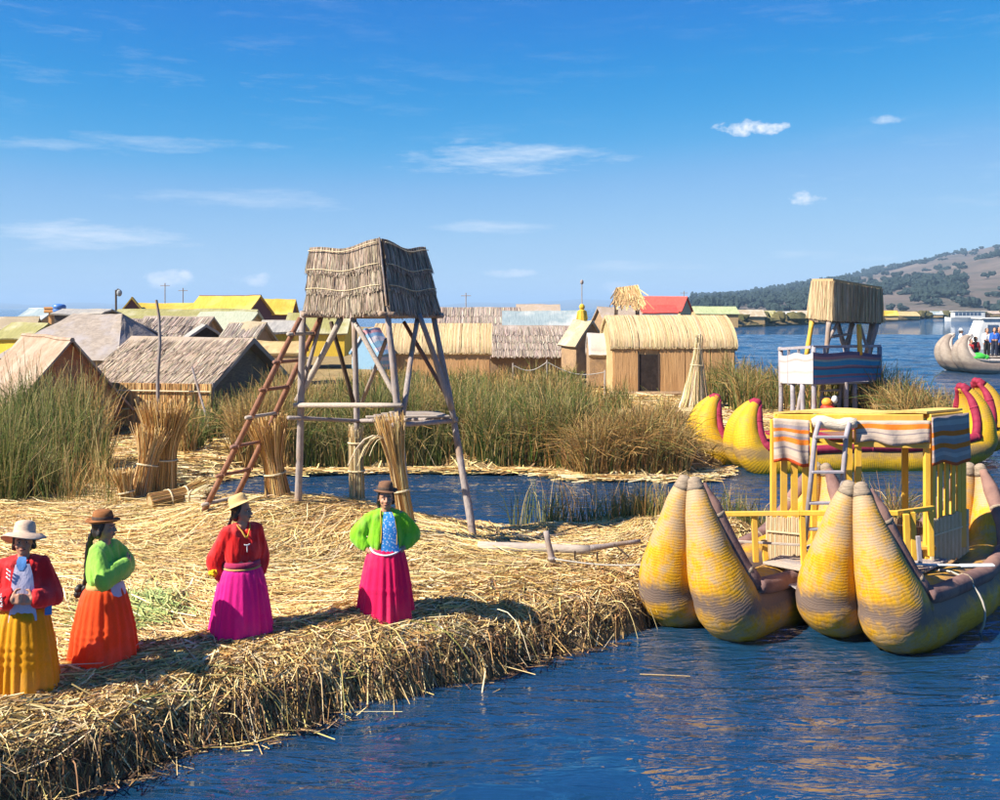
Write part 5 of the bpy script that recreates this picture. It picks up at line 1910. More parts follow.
b.build('cloth', mat_stripes('white_cloth', [(0, (0.5, 0.48, 0.49)), (0.35, (0.52, 0.42, 0.4)), (0.42, (0.54, 0.52, 0.53)), (0.75, (0.48, 0.37, 0.35)), (0.82, (0.52, 0.5, 0.51))]), rt)
b = MB(); b.quad(at(812.5, 384, 31.7), at(880, 380, 33.5), at(880, 353, 33.5), at(812.5, 352, 31.7), 30, 6, fold(0.06, 12), 0.02)
b.build('cloth', mat_stripes('blue_striped_cloth', [(0, (0.2, 0.2, 0.34)), (0.14, (0.05, 0.22, 0.4)), (0.2, (0.3, 0.14, 0.18)), (0.27, (0.04, 0.25, 0.42)), (0.45, (0.14, 0.1, 0.16)), (0.5, (0.34, 0.2, 0.22)), (0.56, (0.05, 0.28, 0.46)), (0.72, (0.3, 0.4, 0.36)), (0.78, (0.36, 0.2, 0.22)), (0.88, (0.14, 0.12, 0.2))]), rt)
# small ladder beneath the deck
sl = thing('ladder', 'small grey ladder standing under the right lookout tower', 'ladder', at(830, 412, 32.8))
for a, c in (((819, 412), (823, 384)), ((838, 412), (841, 384))):
    b = MB(); q = at(*a, 32.9); q.z = 0.35; b.pole(q, at(*c, 33.2), 0.05, 0.05, 6, 0.003); b.build('rail', LILAC_METAL, sl)
for y in (391, 398, 405):
    b = MB(); b.pole(at(819.5, y, 32.95), at(840, y - 1, 32.95), 0.035, 0.035, 6, 0.003); b.build('rung', LILAC_METAL, sl)

# ------------------------------------------------------------------ reed boats
def hull(root, name, o, theta, bow, mid, stern, L, mats, ns=70, seg=20, rim_r=0.11, wrap=True, fold=False):
    """one hull of two fat reed bundles that meet in raised tips; bow/stern: (s, z, r, half gap)"""
    hm, rm, tm = mats
    d = Vector((math.cos(R(theta)), math.sin(R(theta)), 0))
    pv = Vector((-math.sin(R(theta)), math.cos(R(theta)), 0))
    O = Vector((o[0], o[1], 0))
    prof = list(bow) + [(L * t, *mid) for t in ((0.38, 0.55, 0.68) if L > 5 else (0.5, 0.62))] + [(L - s, z, r, g) for s, z, r, g in reversed(stern)]
    q = catmull(prof, ns)
    grp = bpy.data.objects.new(name, None)
    grp.empty_display_size = 0.2
    COL.objects.link(grp)
    grp.parent = root
    grp.location = O - origin_of(root)
    for sd in (-1, 1):
        pts, rs, rim, rr = [], [], [], []
        for i in range(ns):
            s, z, r, g = q[i]
            c = O + d * s + pv * (g * sd) + Vector((0, 0, z))
            pts.append(c)
            rs.append(max(r, 0.03))
            a, b2 = q[max(i - 1, 0)], q[min(i + 1, ns - 1)]
            t = (d * (b2[0] - a[0]) + Vector((0, 0, b2[1] - a[1]))).normalized()
            nn = pv.cross(t)
            if nn.z < 0 and abs(t.z) < 0.8:
                nn = -nn
            nn = Vector((-t.z * d.x, -t.z * d.y, d.dot(t)))     # rotate the tangent a quarter turn in the s-z plane: inner side
            rim.append(c + nn * (r * 0.78) + pv * (sd * r * 0.66))
            e = min(i, ns - 1 - i)
            rr.append(rim_r * min(1, 0.45 + e * 0.09))
        b = MB()
        b.tube(pts, rs, seg)
        # hand-bound bundles are never quite round
        for vi in range(len(b.v)):
            k = min(vi // seg, ns - 1)
            v = Vector(b.v[vi])
            nv = (v - pts[k])
            amp = 0.07 * mnoise.noise(v * 1.6 + Vector((sd * 9, o[0], 0))) + 0.03 * mnoise.noise(v * 5.0)
            b.v[vi] = tuple(v + nv * amp)
        b.build('bundle', hm, grp, True)
        b = MB()
        b.tube(rim, rr, 10)
        ro = b.build('rim_roll', rm, grp, True)
        for k in range(8, ns - 6, 11):
            bb_ = MB()
            t = (rim[k + 1] - rim[k - 1]).normalized()
            bb_.tube([rim[k] - t * 0.025, rim[k], rim[k] + t * 0.025], [rr[k] * 1.03, rr[k] * 1.06, rr[k] * 1.03], 10)
            bb_.build('rim_tie', tm, ro, True)
    if wrap:
        for sd in (-1, 1):
            for i0, sgn in ((0, 1), (ns - 1, -1)):
                ii = [i0 + sgn * k for k in range(0, 3)]
                c = [O + d * q[i][0] + pv * (q[i][3] * sd) + Vector((0, 0, q[i][1])) for i in ii]
                tip = (c[0] - c[1]).normalized()
                r0 = q[i0][2]
                pts = [c[0] + tip * r0 * f for f in (0.95, 0.85, 0.6, 0.3)] + c
                rads = [r0 * f * 1.05 for f in (0.12, 0.5, 0.82, 0.98)] + [q[i][2] * 1.045 for i in ii]
                b = MB()
                b.tube(pts, rads, 14, wob=0.03)
                b.build('tip_wrap', tm, grp, True)
    return grp


HULL_Y = mat_hull('weathered_yellow_reed', (0.5, 0.23, 0.006), (0.68, 0.36, 0.014), (0.36, 0.27, 0.19), 0.75, 0.032)
HULL_B = mat_hull('bright_yellow_reed', (0.46, 0.26, 0.008), (0.64, 0.38, 0.015), (0.4, 0.24, 0.05), 0.5, 0.05)
HULL_G = mat_hull('bleached_reed', (0.26, 0.21, 0.17), (0.4, 0.33, 0.27), (0.22, 0.17, 0.14), 0.5, 0.08)
RIM_P = pm('purple_grey_rim', (0.13, 0.07, 0.065), (0.24, 0.145, 0.13), 7, (1, 1, 1), 0.85, 0.01, (0.3, 0.17, 0.13))
RIM_M = pm('magenta_rim', (0.2, 0.012, 0.035), (0.32, 0.03, 0.065), 7, (1, 1, 1), 0.7, 0.01)
RIM_G = pm('grey_rim', (0.34, 0.29, 0.26), (0.5, 0.44, 0.39), 7, (1, 1, 1), 0.85, 0.01)
WRAP = pm('grey_wrap', (0.2, 0.15, 0.11), (0.36, 0.28, 0.2), 12, (1, 1, 5), 0.85, 0.012)

BOW1 = [(0.16, 1.88, 0.085, 0.075), (0.13, 1.65, 0.15, 0.135), (0.15, 1.34, 0.22, 0.205), (0.19, 1.0, 0.295, 0.285), (0.29, 0.62, 0.375, 0.37), (0.6, 0.32, 0.42, 0.4)]
STERN1 = [(0.12, 1.62, 0.08, 0.075), (0.1, 1.38, 0.15, 0.14), (0.14, 1.08, 0.23, 0.215), (0.3, 0.7, 0.32, 0.3), (0.7, 0.36, 0.38, 0.36)]
boat1 = thing('reed_boat', 'large weathered yellow twin hulled reed boat moored at the near island', 'boat', (4.4, 13.2, 0))
hull(boat1, 'hull', (2.2, 12.05), 48, BOW1, (0.2, 0.43, 0.4), STERN1, 4.0, (HULL_Y, RIM_P, WRAP), 64)
hull(boat1, 'hull', (4.08, 11.68), 47, BOW1, (0.2, 0.43, 0.4), STERN1, 4.5, (HULL_Y, RIM_P, WRAP), 64)
d1 = Vector((math.cos(R(47)), math.sin(R(47)), 0))
p1 = Vector((-d1.y, d1.x, 0))
# deck boards across both hulls
for i in range(9):
    a = Vector((3.0, 12.0, 0.7)) + d1 * (1.05 + i * 0.2)
    b = MB(); b.beam(a + p1 * 0.35, a - p1 * 1.35, 0.18, 0.035); b.build('deck_board', WOOD_GREY if i % 3 else WOOD_PALE, boat1, bevel=0.006)
# grey cloth on the bow deck
b = MB(); b.quad(at(760, 590, 12.55), at(800, 592, 12.35), at(806, 568, 13.1), at(762, 569, 13.2), 12, 8, lambda u, v: Vector((0, 0, 0.03 * math.sin(u * 11 + v * 3) + 0.05)), 0.015)
b.build('deck_cloth', pm('grey_cloth', (0.4, 0.36, 0.35), (0.55, 0.5, 0.48), 7, (1, 1, 1), 0.9, 0.02), boat1)

# canopy
FL, FR, BR = Vector((3.69, 13.5, 2.52)), Vector((5.6, 13.12, 2.56)), Vector((6.3, 13.62, 2.55))
BL = FL + BR - FR
canopy_parts = []


def on(a, c, t, z):
    q = a.lerp(c, t)
    return Vector((q.x, q.y, z))


for a, c in ((FL, FR), (FR, BR), (BR, BL), (BL, FL)):
    b = MB(); dd = (c - a).normalized(); b.beam(a + dd * 0.045, c - dd * 0.045, 0.07, 0.09); b.build('roof_beam', YELLOW_PAINT, boat1, bevel=0.008)
b = MB(); b.quad(FL + up * 0.06, FR + up * 0.06, BR + up * 0.06, BL + up * 0.06, 12, 6, lambda u, v: Vector((0, 0, 0.02 * math.sin(u * 9))), 0.03); b.build('roof_mat', pm('canopy_mat', (0.55, 0.38, 0.1), (0.72, 0.52, 0.18), 8, (1, 8, 1), 0.85, 0.01), boat1)
for q, zb in ((FL, 0.72), (FR, 0.7), (BR, 0.75), (BL, 0.75)):
    b = MB(); b.beam((q.x, q.y, zb), (q.x, q.y, 2.5), 0.075, 0.075); b.build('post', YELLOW_PAINT, boat1, bevel=0.006)
# slatted screens
for t in (0.07, 0.14, 0.215, 0.5, 0.56):
    b = MB(); b.beam(on(FL, FR, t, 0.95), on(FL, FR, t, 2.46), 0.085 if t < 0.4 else 0.08, 0.03, (0, 1, 0)); b.build('slat', YELLOW_PAINT, boat1)
for t in (0.18, 0.36, 0.54, 0.72, 0.88):
    b = MB(); b.beam(on(FR, BR, t, 1.15), on(FR, BR, t, 2.46), 0.08, 0.03, (-0.58, 0.81, 0)); b.build('slat', YELLOW_PAINT, boat1)
for t in (0.3, 0.62):
    b = MB(); b.beam(on(BL, BR, t, 0.9), on(BL, BR, t, 2.46), 0.085, 0.03, (0, 1, 0)); b.build('slat', YELLOW_PAINT, boat1)
# front under-beam and diagonal brace
b = MB(); b.beam(on(FL, FR, 0.53, 2.2) + Vector((0, -0.02, 0)), on(FL, FR, 1.02, 2.2) + Vector((0, -0.02, 0)), 0.06, 0.08); b.build('roof_beam', YELLOW_PAINT, boat1, bevel=0.006)
b = MB(); b.beam(on(FL, FR, 0.25, 2.3) + Vector((0, 0.06, 0)), on(FL, FR, 0.52, 2.08) + Vector((0, 0.06, 0)), 0.05, 0.06); b.build('brace', YELLOW_PAINT, boat1)
# striped cloths
ST_A = [(0, (0.62, 0.1, 0.03)), (0.07, (0.46, 0.34, 0.27)), (0.16, (0.56, 0.44, 0.35)), (0.3, (0.3, 0.24, 0.25)), (0.34, (0.54, 0.42, 0.34)), (0.46, (0.9, 0.24, 0.03)), (0.57, (0.34, 0.28, 0.3)), (0.63, (0.55, 0.44, 0.36)), (0.7, (0.9, 0.22, 0.03)), (0.78, (0.36, 0.3, 0.32)), (0.86, (0.55, 0.44, 0.36))]
ST_B = [(0, (0.46, 0.36, 0.3)), (0.25, (0.58, 0.46, 0.37)), (0.4, (0.3, 0.24, 0.25)), (0.45, (0.58, 0.47, 0.38)), (0.62, (0.92, 0.24, 0.03)), (0.84, (0.56, 0.44, 0.35))]
ST_C = [(0, (0.66, 0.14, 0.04)), (0.06, (0.4, 0.3, 0.26)), (0.16, (0.54, 0.42, 0.36)), (0.24, (0.42, 0.31, 0.28)), (0.32, (0.92, 0.22, 0.03)), (0.42, (0.42, 0.32, 0.29)), (0.52, (0.54, 0.42, 0.36)), (0.58, (0.92, 0.2, 0.025)), (0.68, (0.4, 0.3, 0.28)), (0.8, (0.54, 0.44, 0.38)), (0.9, (0.4, 0.31, 0.28))]
wav = lambda amp, k, dz=0.0: (lambda u, v: Vector((0, -amp * (0.5 + 0.5 * math.sin(u * k + v * 2)) * (1.2 - v), dz * math.sin(u * k * 0.5) * (1 - v))))
of = Vector((0, -0.05, 0))
b = MB(); b.quad(on(FL, FR, -0.01, 1.93) + of, on(FL, FR, 0.23, 1.91) + of, on(FL, FR, 0.23, 2.5) + of, on(FL, FR, -0.01, 2.52) + of, 20, 14, wav(0.07, 11, 0.035), 0.012)
b.build('striped_cloth', mat_stripes('striped_cloth_left', ST_A), boat1, True)
b = MB(); b.quad(on(FL, FR, 0.53, 2.22) + of, on(FL, FR, 1.01, 2.22) + of, on(FL, FR, 1.01, 2.53) + of, on(FL, FR, 0.53, 2.51) + of, 24, 8, wav(0.06, 17, 0.03), 0.012)
b.build('striped_cloth', mat_stripes('striped_cloth_front', ST_B), boat1, True)
os_ = Vector((0.05, -0.05, 0))
b = MB(); b.quad(on(FR, BR, -0.02, 1.94) + os_, on(FR, BR, 1.02, 1.92) + os_, on(FR, BR, 1.02, 2.58) + os_, on(FR, BR, -0.02, 2.57) + os_, 24, 14, wav(0.05, 14, 0.03), 0.012)
b.build('striped_cloth', mat_stripes('striped_cloth_side', ST_C), boat1, True)
# rolled mat on the ladder head
b = MB()
rp = [on(FL, FR, 0.24 + 0.29 * k / 8, 2.47 + 0.02 * math.sin(k)) + Vector((0, -0.12, 0)) for k in range(9)]
b.tube(rp, [0.06, 0.085, 0.09, 0.088, 0.08, 0.085, 0.09, 0.08, 0.06], 10, wob=0.05)
b.build('rolled_mat', pm('cream_mat', (0.55, 0.45, 0.34), (0.7, 0.6, 0.47), 9, (1, 6, 6), 0.9, 0.02), boat1, True)
# rails of the deck
def rl(p, q, w=0.05, h=0.06, nm='rail', m=YELLOW_PAINT):
    b = MB(); b.beam(p, q, w, h); return b.build(nm, m, boat1, bevel=0.005)


rl(at(716, 514, 13.05), at(800, 513, 12.75)); rl(at(800, 513, 12.75), at(898, 513, 12.45)); rl(at(896, 513, 12.45), at(933, 508, 13.0))
rl(at(733, 541, 13.2), at(800, 545, 12.9), 0.03, 0.03, 'rail', WOOD_PALE)
for (xa, ya), (xb, yb), d in (((756, 562), (754, 514), 12.95), ((766, 562), (764, 540), 13.15), ((804, 565), (802, 514), 12.76), ((908, 566), (906, 514), 12.45), ((914, 560), (912, 512), 12.62), ((931, 556), (930, 510), 12.95)):
    rl(at(xa, ya, d), at(xb, yb, d), 0.07, 0.06, 'rail_post')
# woven reed screens: single reeds laced side by side
def screen(p, q, z0, z1, n, mats, back):
    scr = bpy.data.objects.new('reed_screen', None); COL.objects.link(scr); scr.parent = boat1
    scr.location = p - origin_of(boat1)
    for i in range(n):
        t = (i + 0.5) / n
        c = p.lerp(q, t)
        b = MB(); b.pole((c.x, c.y, z0 + random.uniform(-0.02, 0.02)), (c.x, c.y, z1 + random.uniform(-0.02, 0.02)), (q - p).length / n * 0.5, None, 6, 0.008, 3)
        b.build('reed', mats[i % len(mats)], scr)
    b = MB(); b.beam(Vector((p.x, p.y, (z0 + z1) / 2 + 0.1)) + back, Vector((q.x, q.y, (z0 + z1) / 2 + 0.1)) + back, 0.012, 0.02); b.build('lacing', CORD, scr)


REED_M = [pm('cream_reed', (0.5, 0.37, 0.22), (0.66, 0.52, 0.34), 9, (6, 6, 1), 0.85, 0.004), pm('tan_reed', (0.42, 0.29, 0.16), (0.58, 0.43, 0.26), 9, (6, 6, 1), 0.85, 0.004)]
screen(at(766, 540, 13.4), at(802, 540, 13.2), 0.62, 1.22, 17, REED_M, Vector((0, -0.03, 0)))
screen(at(931, 540, 13.05), at(968, 534, 13.75), 0.62, 1.24, 19, REED_M, Vector((0, -0.03, 0)))
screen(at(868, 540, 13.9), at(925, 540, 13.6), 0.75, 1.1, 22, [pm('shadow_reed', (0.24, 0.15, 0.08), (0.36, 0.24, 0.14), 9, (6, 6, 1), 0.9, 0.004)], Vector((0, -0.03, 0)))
# bench
b = MB(); b.box(at(906, 545, 13.2), (0.7, 0.28, 0.05), R(-11)); b.build('bench_seat', pm('orange_board2', (0.55, 0.26, 0.04), (0.7, 0.38, 0.08), 5, (4, 1, 1), 0.6, 0.005), boat1, bevel=0.008)
for dx in (-0.3, 0.3):
    q = at(906, 545, 13.2) + Vector((dx, 0, 0)); b = MB(); b.beam((q.x, q.y, 0.6), q, 0.05, 0.05); b.build('bench_leg', YELLOW_PAINT, boat1)
# metal bracket by the rail
b = MB(); b.beam(at(920, 563, 12.4), at(918, 536, 12.4), 0.05, 0.04); b.build('bracket', LILAC_METAL, boat1, bevel=0.004)
# mooring cord round the right hull
b = MB()
for k in range(1):
    c0 = Vector((4.17, 11.68, 0.2)) + d1 * 1.75 - p1 * 0.4
    b.tube([c0 + (-p1) * (math.cos(a) * 0.47) + Vector((0, 0, math.sin(a) * 0.47)) for a in [math.pi * (-0.3 + 1.1 * i / 16) for i in range(17)]], 0.014, 6)
b.build('hull_cord', ROPE_W, boat1, True)

# steps: pale metal ladder on the canopy
cl = thing('ladder', 'lilac grey metal ladder hooked on the boat canopy', 'ladder', at(825, 545, 13.2))
for (xa, ya), (xb, yb), (xc, yc) in (((805, 540), (815, 437), (822, 421)), ((838, 540), (846, 437), (852, 421))):
    b = MB(); b.tube([at(xa, ya, 13.0), at(xb, yb, 13.12), at((xb + xc) / 2, (yb + yc) / 2 - 5, 13.13), at(xc, yc, 13.3)], 0.034, 8); b.build('rail', LILAC_METAL, cl, True)
for y in (437, 472, 503, 529):
    t = (540 - y) / 103
    b = MB(); b.beam(at(805 + 10 * t, y, 13.04), at(838 + 8 * t, y, 13.04), 0.09, 0.03); b.build('rung', LILAC_METAL, cl, bevel=0.005)
# oar
oar = thing('oar', 'long white oar laid across the right hull rim', 'oar', at(950, 566, 12.0))
b = MB(); b.tube([at(903, 564, 12.1), at(960, 565.5, 11.95)], 0.014, 7); b.build('shaft', WHITE_R, oar)
b = MB(); b.beam(at(960, 565.5, 11.95), at(994, 565, 11.9), 0.09, 0.02, (0, 0, 1)); b.build('blade', WHITE_R, oar, bevel=0.004)

# --- bright yellow boat behind
BOW2 = [(0.75, 1.66, 0.1, 0.09), (0.6, 1.5, 0.17, 0.155), (0.45, 1.2, 0.27, 0.25), (0.4, 0.8, 0.36, 0.33), (0.55, 0.42, 0.42, 0.38), (1.1, 0.2, 0.44, 0.4)]
STERN2 = [(0.75, 2.0, 0.09, 0.08), (0.55, 1.75, 0.17, 0.16), (0.42, 1.35, 0.27, 0.25), (0.42, 0.9, 0.36, 0.33), (0.65, 0.5, 0.4, 0.37)]
boat2 = thing('reed_boat', 'bright yellow twin hulled reed boat with magenta rims across the canal', 'boat', (8.5, 25.4, 0))
hull(boat2, 'hull', (4.92, 26.1), 9, BOW2, (0.22, 0.46, 0.42), STERN2, 9.0, (HULL_B, RIM_M, RIM_M), 60)
hull(boat2, 'hull', (5.62, 24.75), 7, BOW2, (0.22, 0.46, 0.42), STERN2, 6.95, (HULL_B, RIM_M, RIM_M), 60)
for i in range(14):
    a = Vector((7.2 + i * 0.3, 24.95 + i * 0.04, 0.72)); b = MB(); b.beam(a, a + Vector((-0.12, 1.25, 0)), 0.27, 0.04); b.build('deck_board', RIM_M if i % 4 == 0 else WOOD_RED, boat2)
for i in range(4):
    a = at(983 + i * 6, 441, 25.3); b = MB(); b.pole(a, a + Vector((0.04, 0, 0.3)), 0.02, 0.018, 6); b.build('oarlock_pin', CORD, boat2)
# red and orange toy bundle on the shore
# small upturned prow between: stone/pale cap near canal
q = thing('mooring_float', 'red and orange bundle on the bank under the right lookout tower', 'bundle', at(828, 411, 31.5))
RED = pm('red_plastic', (0.55, 0.03, 0.02), (0.7, 0.06, 0.03), 5, (1, 1, 1), 0.5, 0.0)
ORA = pm('orange_plastic', (0.75, 0.25, 0.03), (0.85, 0.34, 0.05), 5, (1, 1, 1), 0.5, 0.0)
GRN = pm('green_plastic', (0.03, 0.3, 0.12), (0.06, 0.4, 0.16), 5, (1, 1, 1), 0.5, 0.0)
c = at(828, 409, 31.5)
b = MB(); b.ellip(c, (0.24, 0.2, 0.2), 10, 7, 0.05); b.build('red_lump', RED, q, True)
b = MB(); b.ellip(c + Vector((-0.05, -0.05, 0.22)), (0.17, 0.15, 0.14), 10, 7, 0.05); b.build('orange_lump', ORA, q, True)
b = MB(); b.ellip(c + Vector((-0.33, -0.02, -0.12)), (0.11, 0.1, 0.1), 8, 6, 0.05); b.build('green_lump', GRN, q, True)
b = MB(); b.ellip(c + Vector((0.2, -0.02, 0.3)), (0.1, 0.1, 0.13), 8, 6, 0.05); b.build('white_lump', WHITE_R, q, True)

# --- bleached boat with passengers on the lake
BOW3 = [(0.9, 2.3, 0.1, 0.09), (0.5, 2.05, 0.19, 0.17), (0.25, 1.55, 0.32, 0.29), (0.35, 0.95, 0.44, 0.4), (0.9, 0.45, 0.52, 0.46), (2.0, 0.3, 0.54, 0.48)]
boat3 = thing('reed_boat', 'bleached grey reed boat carrying passengers on the open lake', 'boat', (31, 63.5, 0))
hull(boat3, 'hull', (28.3, 64.4), 4, BOW3, (0.3, 0.54, 0.48), [(0.6, 2.2, 0.14, 0.13), (0.5, 1.6, 0.4, 0.36), (0.9, 0.8, 0.55, 0.5)], 11, (HULL_G, RIM_G, RIM_G), 46, 14, 0.14)
hull(boat3, 'hull', (28.7, 62.8), 4, BOW3, (0.3, 0.54, 0.48), [(0.6, 2.2, 0.14, 0.13), (0.5, 1.6, 0.4, 0.36), (0.9, 0.8, 0.55, 0.5)], 11, (HULL_G, RIM_G, RIM_G), 46, 14, 0.14)
for i in range(12):
    a = Vector((30 + i * 0.6, 62.9, 1.0)); b = MB(); b.beam(a, a + Vector((-0.1, 1.9, 0)), 0.56, 0.06); b.build('deck_board', WOOD_PALE, boat3)
# white launch behind it
la = thing('launch', 'white cabin launch partly hidden behind the passenger reed boat', 'boat', (34.6, 72, 0))
b = MB()
hullp = [(-2.6, 0.0, 1.3), (-1.8, 0.7, 1.15), (0, 1.0, 1.05), (3.5, 1.0, 1.05)]
vs, fs = [], []
for x, w, z in hullp:
    vs += [(34.6 + x, 72 - w, z), (34.6 + x, 72 - w * 0.6, -0.2), (34.6 + x, 72 + w * 0.6, -0.2), (34.6 + x, 72 + w, z)]
for i in range(3):
    for k in range(3):
        fs.append((i * 4 + k, i * 4 + k + 1, i * 4 + k + 5, i * 4 + k + 4))
    fs.append((i * 4 + 3, i * 4, i * 4 + 4, i * 4 + 7))
fs.append((12, 13, 14, 15))
b.add(vs, fs); b.build('body', WHITE_R, la)
b = MB(); b.quad((33.7, 71.15, 1.05), (37.5, 71.15, 1.05), (37.5, 71.3, 3.2), (34.5, 71.3, 3.2), 1, 1, None, 0.05); b.quad((37.5, 72.85, 1.05), (33.7, 72.85, 1.05), (34.5, 72.7, 3.2), (37.5, 72.7, 3.2), 1, 1, None, 0.05)
b.quad((33.7, 72.85, 1.05), (33.7, 71.15, 1.05), (34.5, 71.3, 3.2), (34.5, 72.7, 3.2), 1, 1, None, 0.05); cab = b.build('cabin', WHITE_R, la)
b = MB(); b.box((36.0, 72, 3.25), (3.4, 1.7, 0.1)); b.build('cabin_roof', WHITE_R, la, bevel=0.03)
GLASS = pm('dark_glass', (0.04, 0.07, 0.12), (0.08, 0.12, 0.2), 2, (1, 1, 1), 0.08, 0.0, spec=0.5)
for i in range(3):
    b = MB(); b.quad((34.7 + i * 0.95, 71.17, 1.9), (35.5 + i * 0.95, 71.17, 1.9), (35.5 + i * 0.95, 71.24, 2.8), (34.75 + i * 0.95, 71.24, 2.8), 1, 1, None, 0.03); b.build('window', GLASS, cab)
# passenger ferry far away
fx, fy = (966 - 500) / 1000 * 305, 305
fe = thing('ferry', 'white passenger ferry with dark windows far across the lake', 'boat', (fx, fy, 0))
b = MB(); hp_ = [(-6.4, 0.3, 1.3), (-5, 1.2, 1.1), (0, 1.5, 1.0), (6, 1.4, 1.0)]
vs, fs = [], []
for x, w, z in hp_:
    vs += [(fx + x, fy - w, z), (fx + x, fy - w * 0.7, -0.3), (fx + x, fy + w * 0.7, -0.3), (fx + x, fy + w, z)]
for i in range(3):
    for k in range(3):
        fs.append((i * 4 + k, i * 4 + k + 1, i * 4 + k + 5, i * 4 + k + 4))
    fs.append((i * 4 + 3, i * 4, i * 4 + 4, i * 4 + 7))
fs += [(12, 13, 14, 15), (3, 2, 1, 0)]
b.add(vs, fs); b.build('body', WHITE_R, fe)
b = MB(); b.box((fx + 0.6, fy, 1.9), (9.6, 2.4, 1.9)); cab = b.build('cabin', WHITE_R, fe, bevel=0.2)
b = MB(); b.box((fx + 0.6, fy, 2.98), (10.2, 2.7, 0.14)); b.build('cabin_roof', WHITE_R, fe)
for i in range(7):
    b = MB(); b.box((fx - 3.4 + i * 1.15, fy - 1.22, 2.15), (0.9, 0.06, 0.8)); b.build('window', GLASS, cab)
b = MB(); b.box((fx + 6.2, fy, 1.6), (1.4, 2.0, 1.3)); b.build('engine_box', WOOD_DARK, fe, bevel=0.1)

# ------------------------------------------------------------------ people
SKIN = pm('brown_skin', (0.42, 0.2, 0.12), (0.52, 0.26, 0.165), 9, (1, 1, 1), 0.5, 0.001, spec=0.35)
HAIR = pm('black_hair', (0.008, 0.007, 0.008), (0.025, 0.02, 0.02), 20, (6, 6, 0.8), 0.45, 0.004, spec=0.4)
SHOE = pm('dark_shoe', (0.03, 0.022, 0.02), (0.06, 0.045, 0.04), 8, (1, 1, 1), 0.6, 0.002)
EYE_W = pm('eye_white', (0.6, 0.57, 0.53), (0.7, 0.67, 0.63), 5, (1, 1, 1), 0.3, 0.0)
EYE_D = pm('eye_dark', (0.01, 0.007, 0.006), (0.02, 0.012, 0.01), 5, (1, 1, 1), 0.2, 0.0)
LIP = pm('lip', (0.17, 0.05, 0.045), (0.23, 0.075, 0.06), 8, (1, 1, 1), 0.5, 0.0)


def remesh(mb, voxel, smooth=3, fac=0.5):
    me = mb.mesh('tmp')
    o = bpy.data.objects.new('tmp', me)
    COL.objects.link(o)
    m = o.modifiers.new('r', 'REMESH')
    m.mode = 'VOXEL'
    m.voxel_size = voxel
    s = o.modifiers.new('s', 'SMOOTH')
    s.iterations = smooth
    s.factor = fac
    dg = bpy.context.evaluated_depsgraph_get()
    dg.update()
    out = bpy.data.meshes.new_from_object(o.evaluated_get(dg))
    bpy.data.objects.remove(o)
    out.materials.clear()
    return out


def wrinkle(me, amp, f, stretch=(1, 1, 1), seed=0.0):
    n = len(me.vertices)
    nn = np.empty(n * 3, np.float32); co = np.empty(n * 3, np.float32)
    me.vertices.foreach_get('normal', nn); me.vertices.foreach_get('co', co)
    co, nn = co.reshape(-1, 3), nn.reshape(-1, 3)
    d = np.array([mnoise.noise(Vector((c[0] * f * stretch[0] + seed, c[1] * f * stretch[1], c[2] * f * stretch[2]))) for c in co])
    d = np.abs(d) * 2 - 0.5
    co = co + nn * (d * amp)[:, None]
    me.vertices.foreach_set('co', co.astype(np.float32).ravel())
    me.update()


def hand(mb, wrist, direction, normal, curl=0.5, thumb=1, k=1.0):
    """palm, four unequal fingers with two bends and a thumb leaving the side of the palm"""
    w = Vector(wrist); d = Vector(direction).normalized(); n = Vector(normal); n = (n - d * n.dot(d)).normalized(); s = d.cross(n).normalized() * thumb
    mb.cap(w, w + d * 0.02 * k, 0.024 * k, 0.026 * k)
    for t in (-0.022, -0.007, 0.008, 0.023):
        mb.cap(w + d * 0.02 * k + s * t * 0.8 * k, w + d * 0.075 * k + s * t * k, 0.013 * k, 0.0115 * k, 8)
    for t, L in ((0.026, 0.066), (0.009, 0.076), (-0.009, 0.071), (-0.025, 0.054)):
        p = w + d * 0.075 * k + s * t * k
        a = curl * 0.9
        d1_ = (d * math.cos(a) + n * math.sin(a)); d2_ = (d * math.cos(a * 2.2) + n * math.sin(a * 2.2)); d3_ = (d * math.cos(a * 3.2) + n * math.sin(a * 3.2))
        q1 = p + d1_ * L * 0.45 * k; q2 = q1 + d2_ * L * 0.33 * k; q3 = q2 + d3_ * L * 0.22 * k
        mb.cap(p, q1, 0.0098 * k, 0.0092 * k, 8); mb.cap(q1, q2, 0.0092 * k, 0.0085 * k, 8); mb.cap(q2, q3, 0.0085 * k, 0.007 * k, 8)
    p = w + d * 0.022 * k + s * 0.028 * k
    q = p + (d * 0.6 + s * 0.75 + n * 0.25).normalized() * 0.038 * k
    mb.cap(p, q, 0.0125 * k, 0.011 * k, 8)
    mb.cap(q, q + (d * 0.9 + s * 0.2 + n * 0.35).normalized() * 0.032 * k, 0.0105 * k, 0.008 * k, 8)


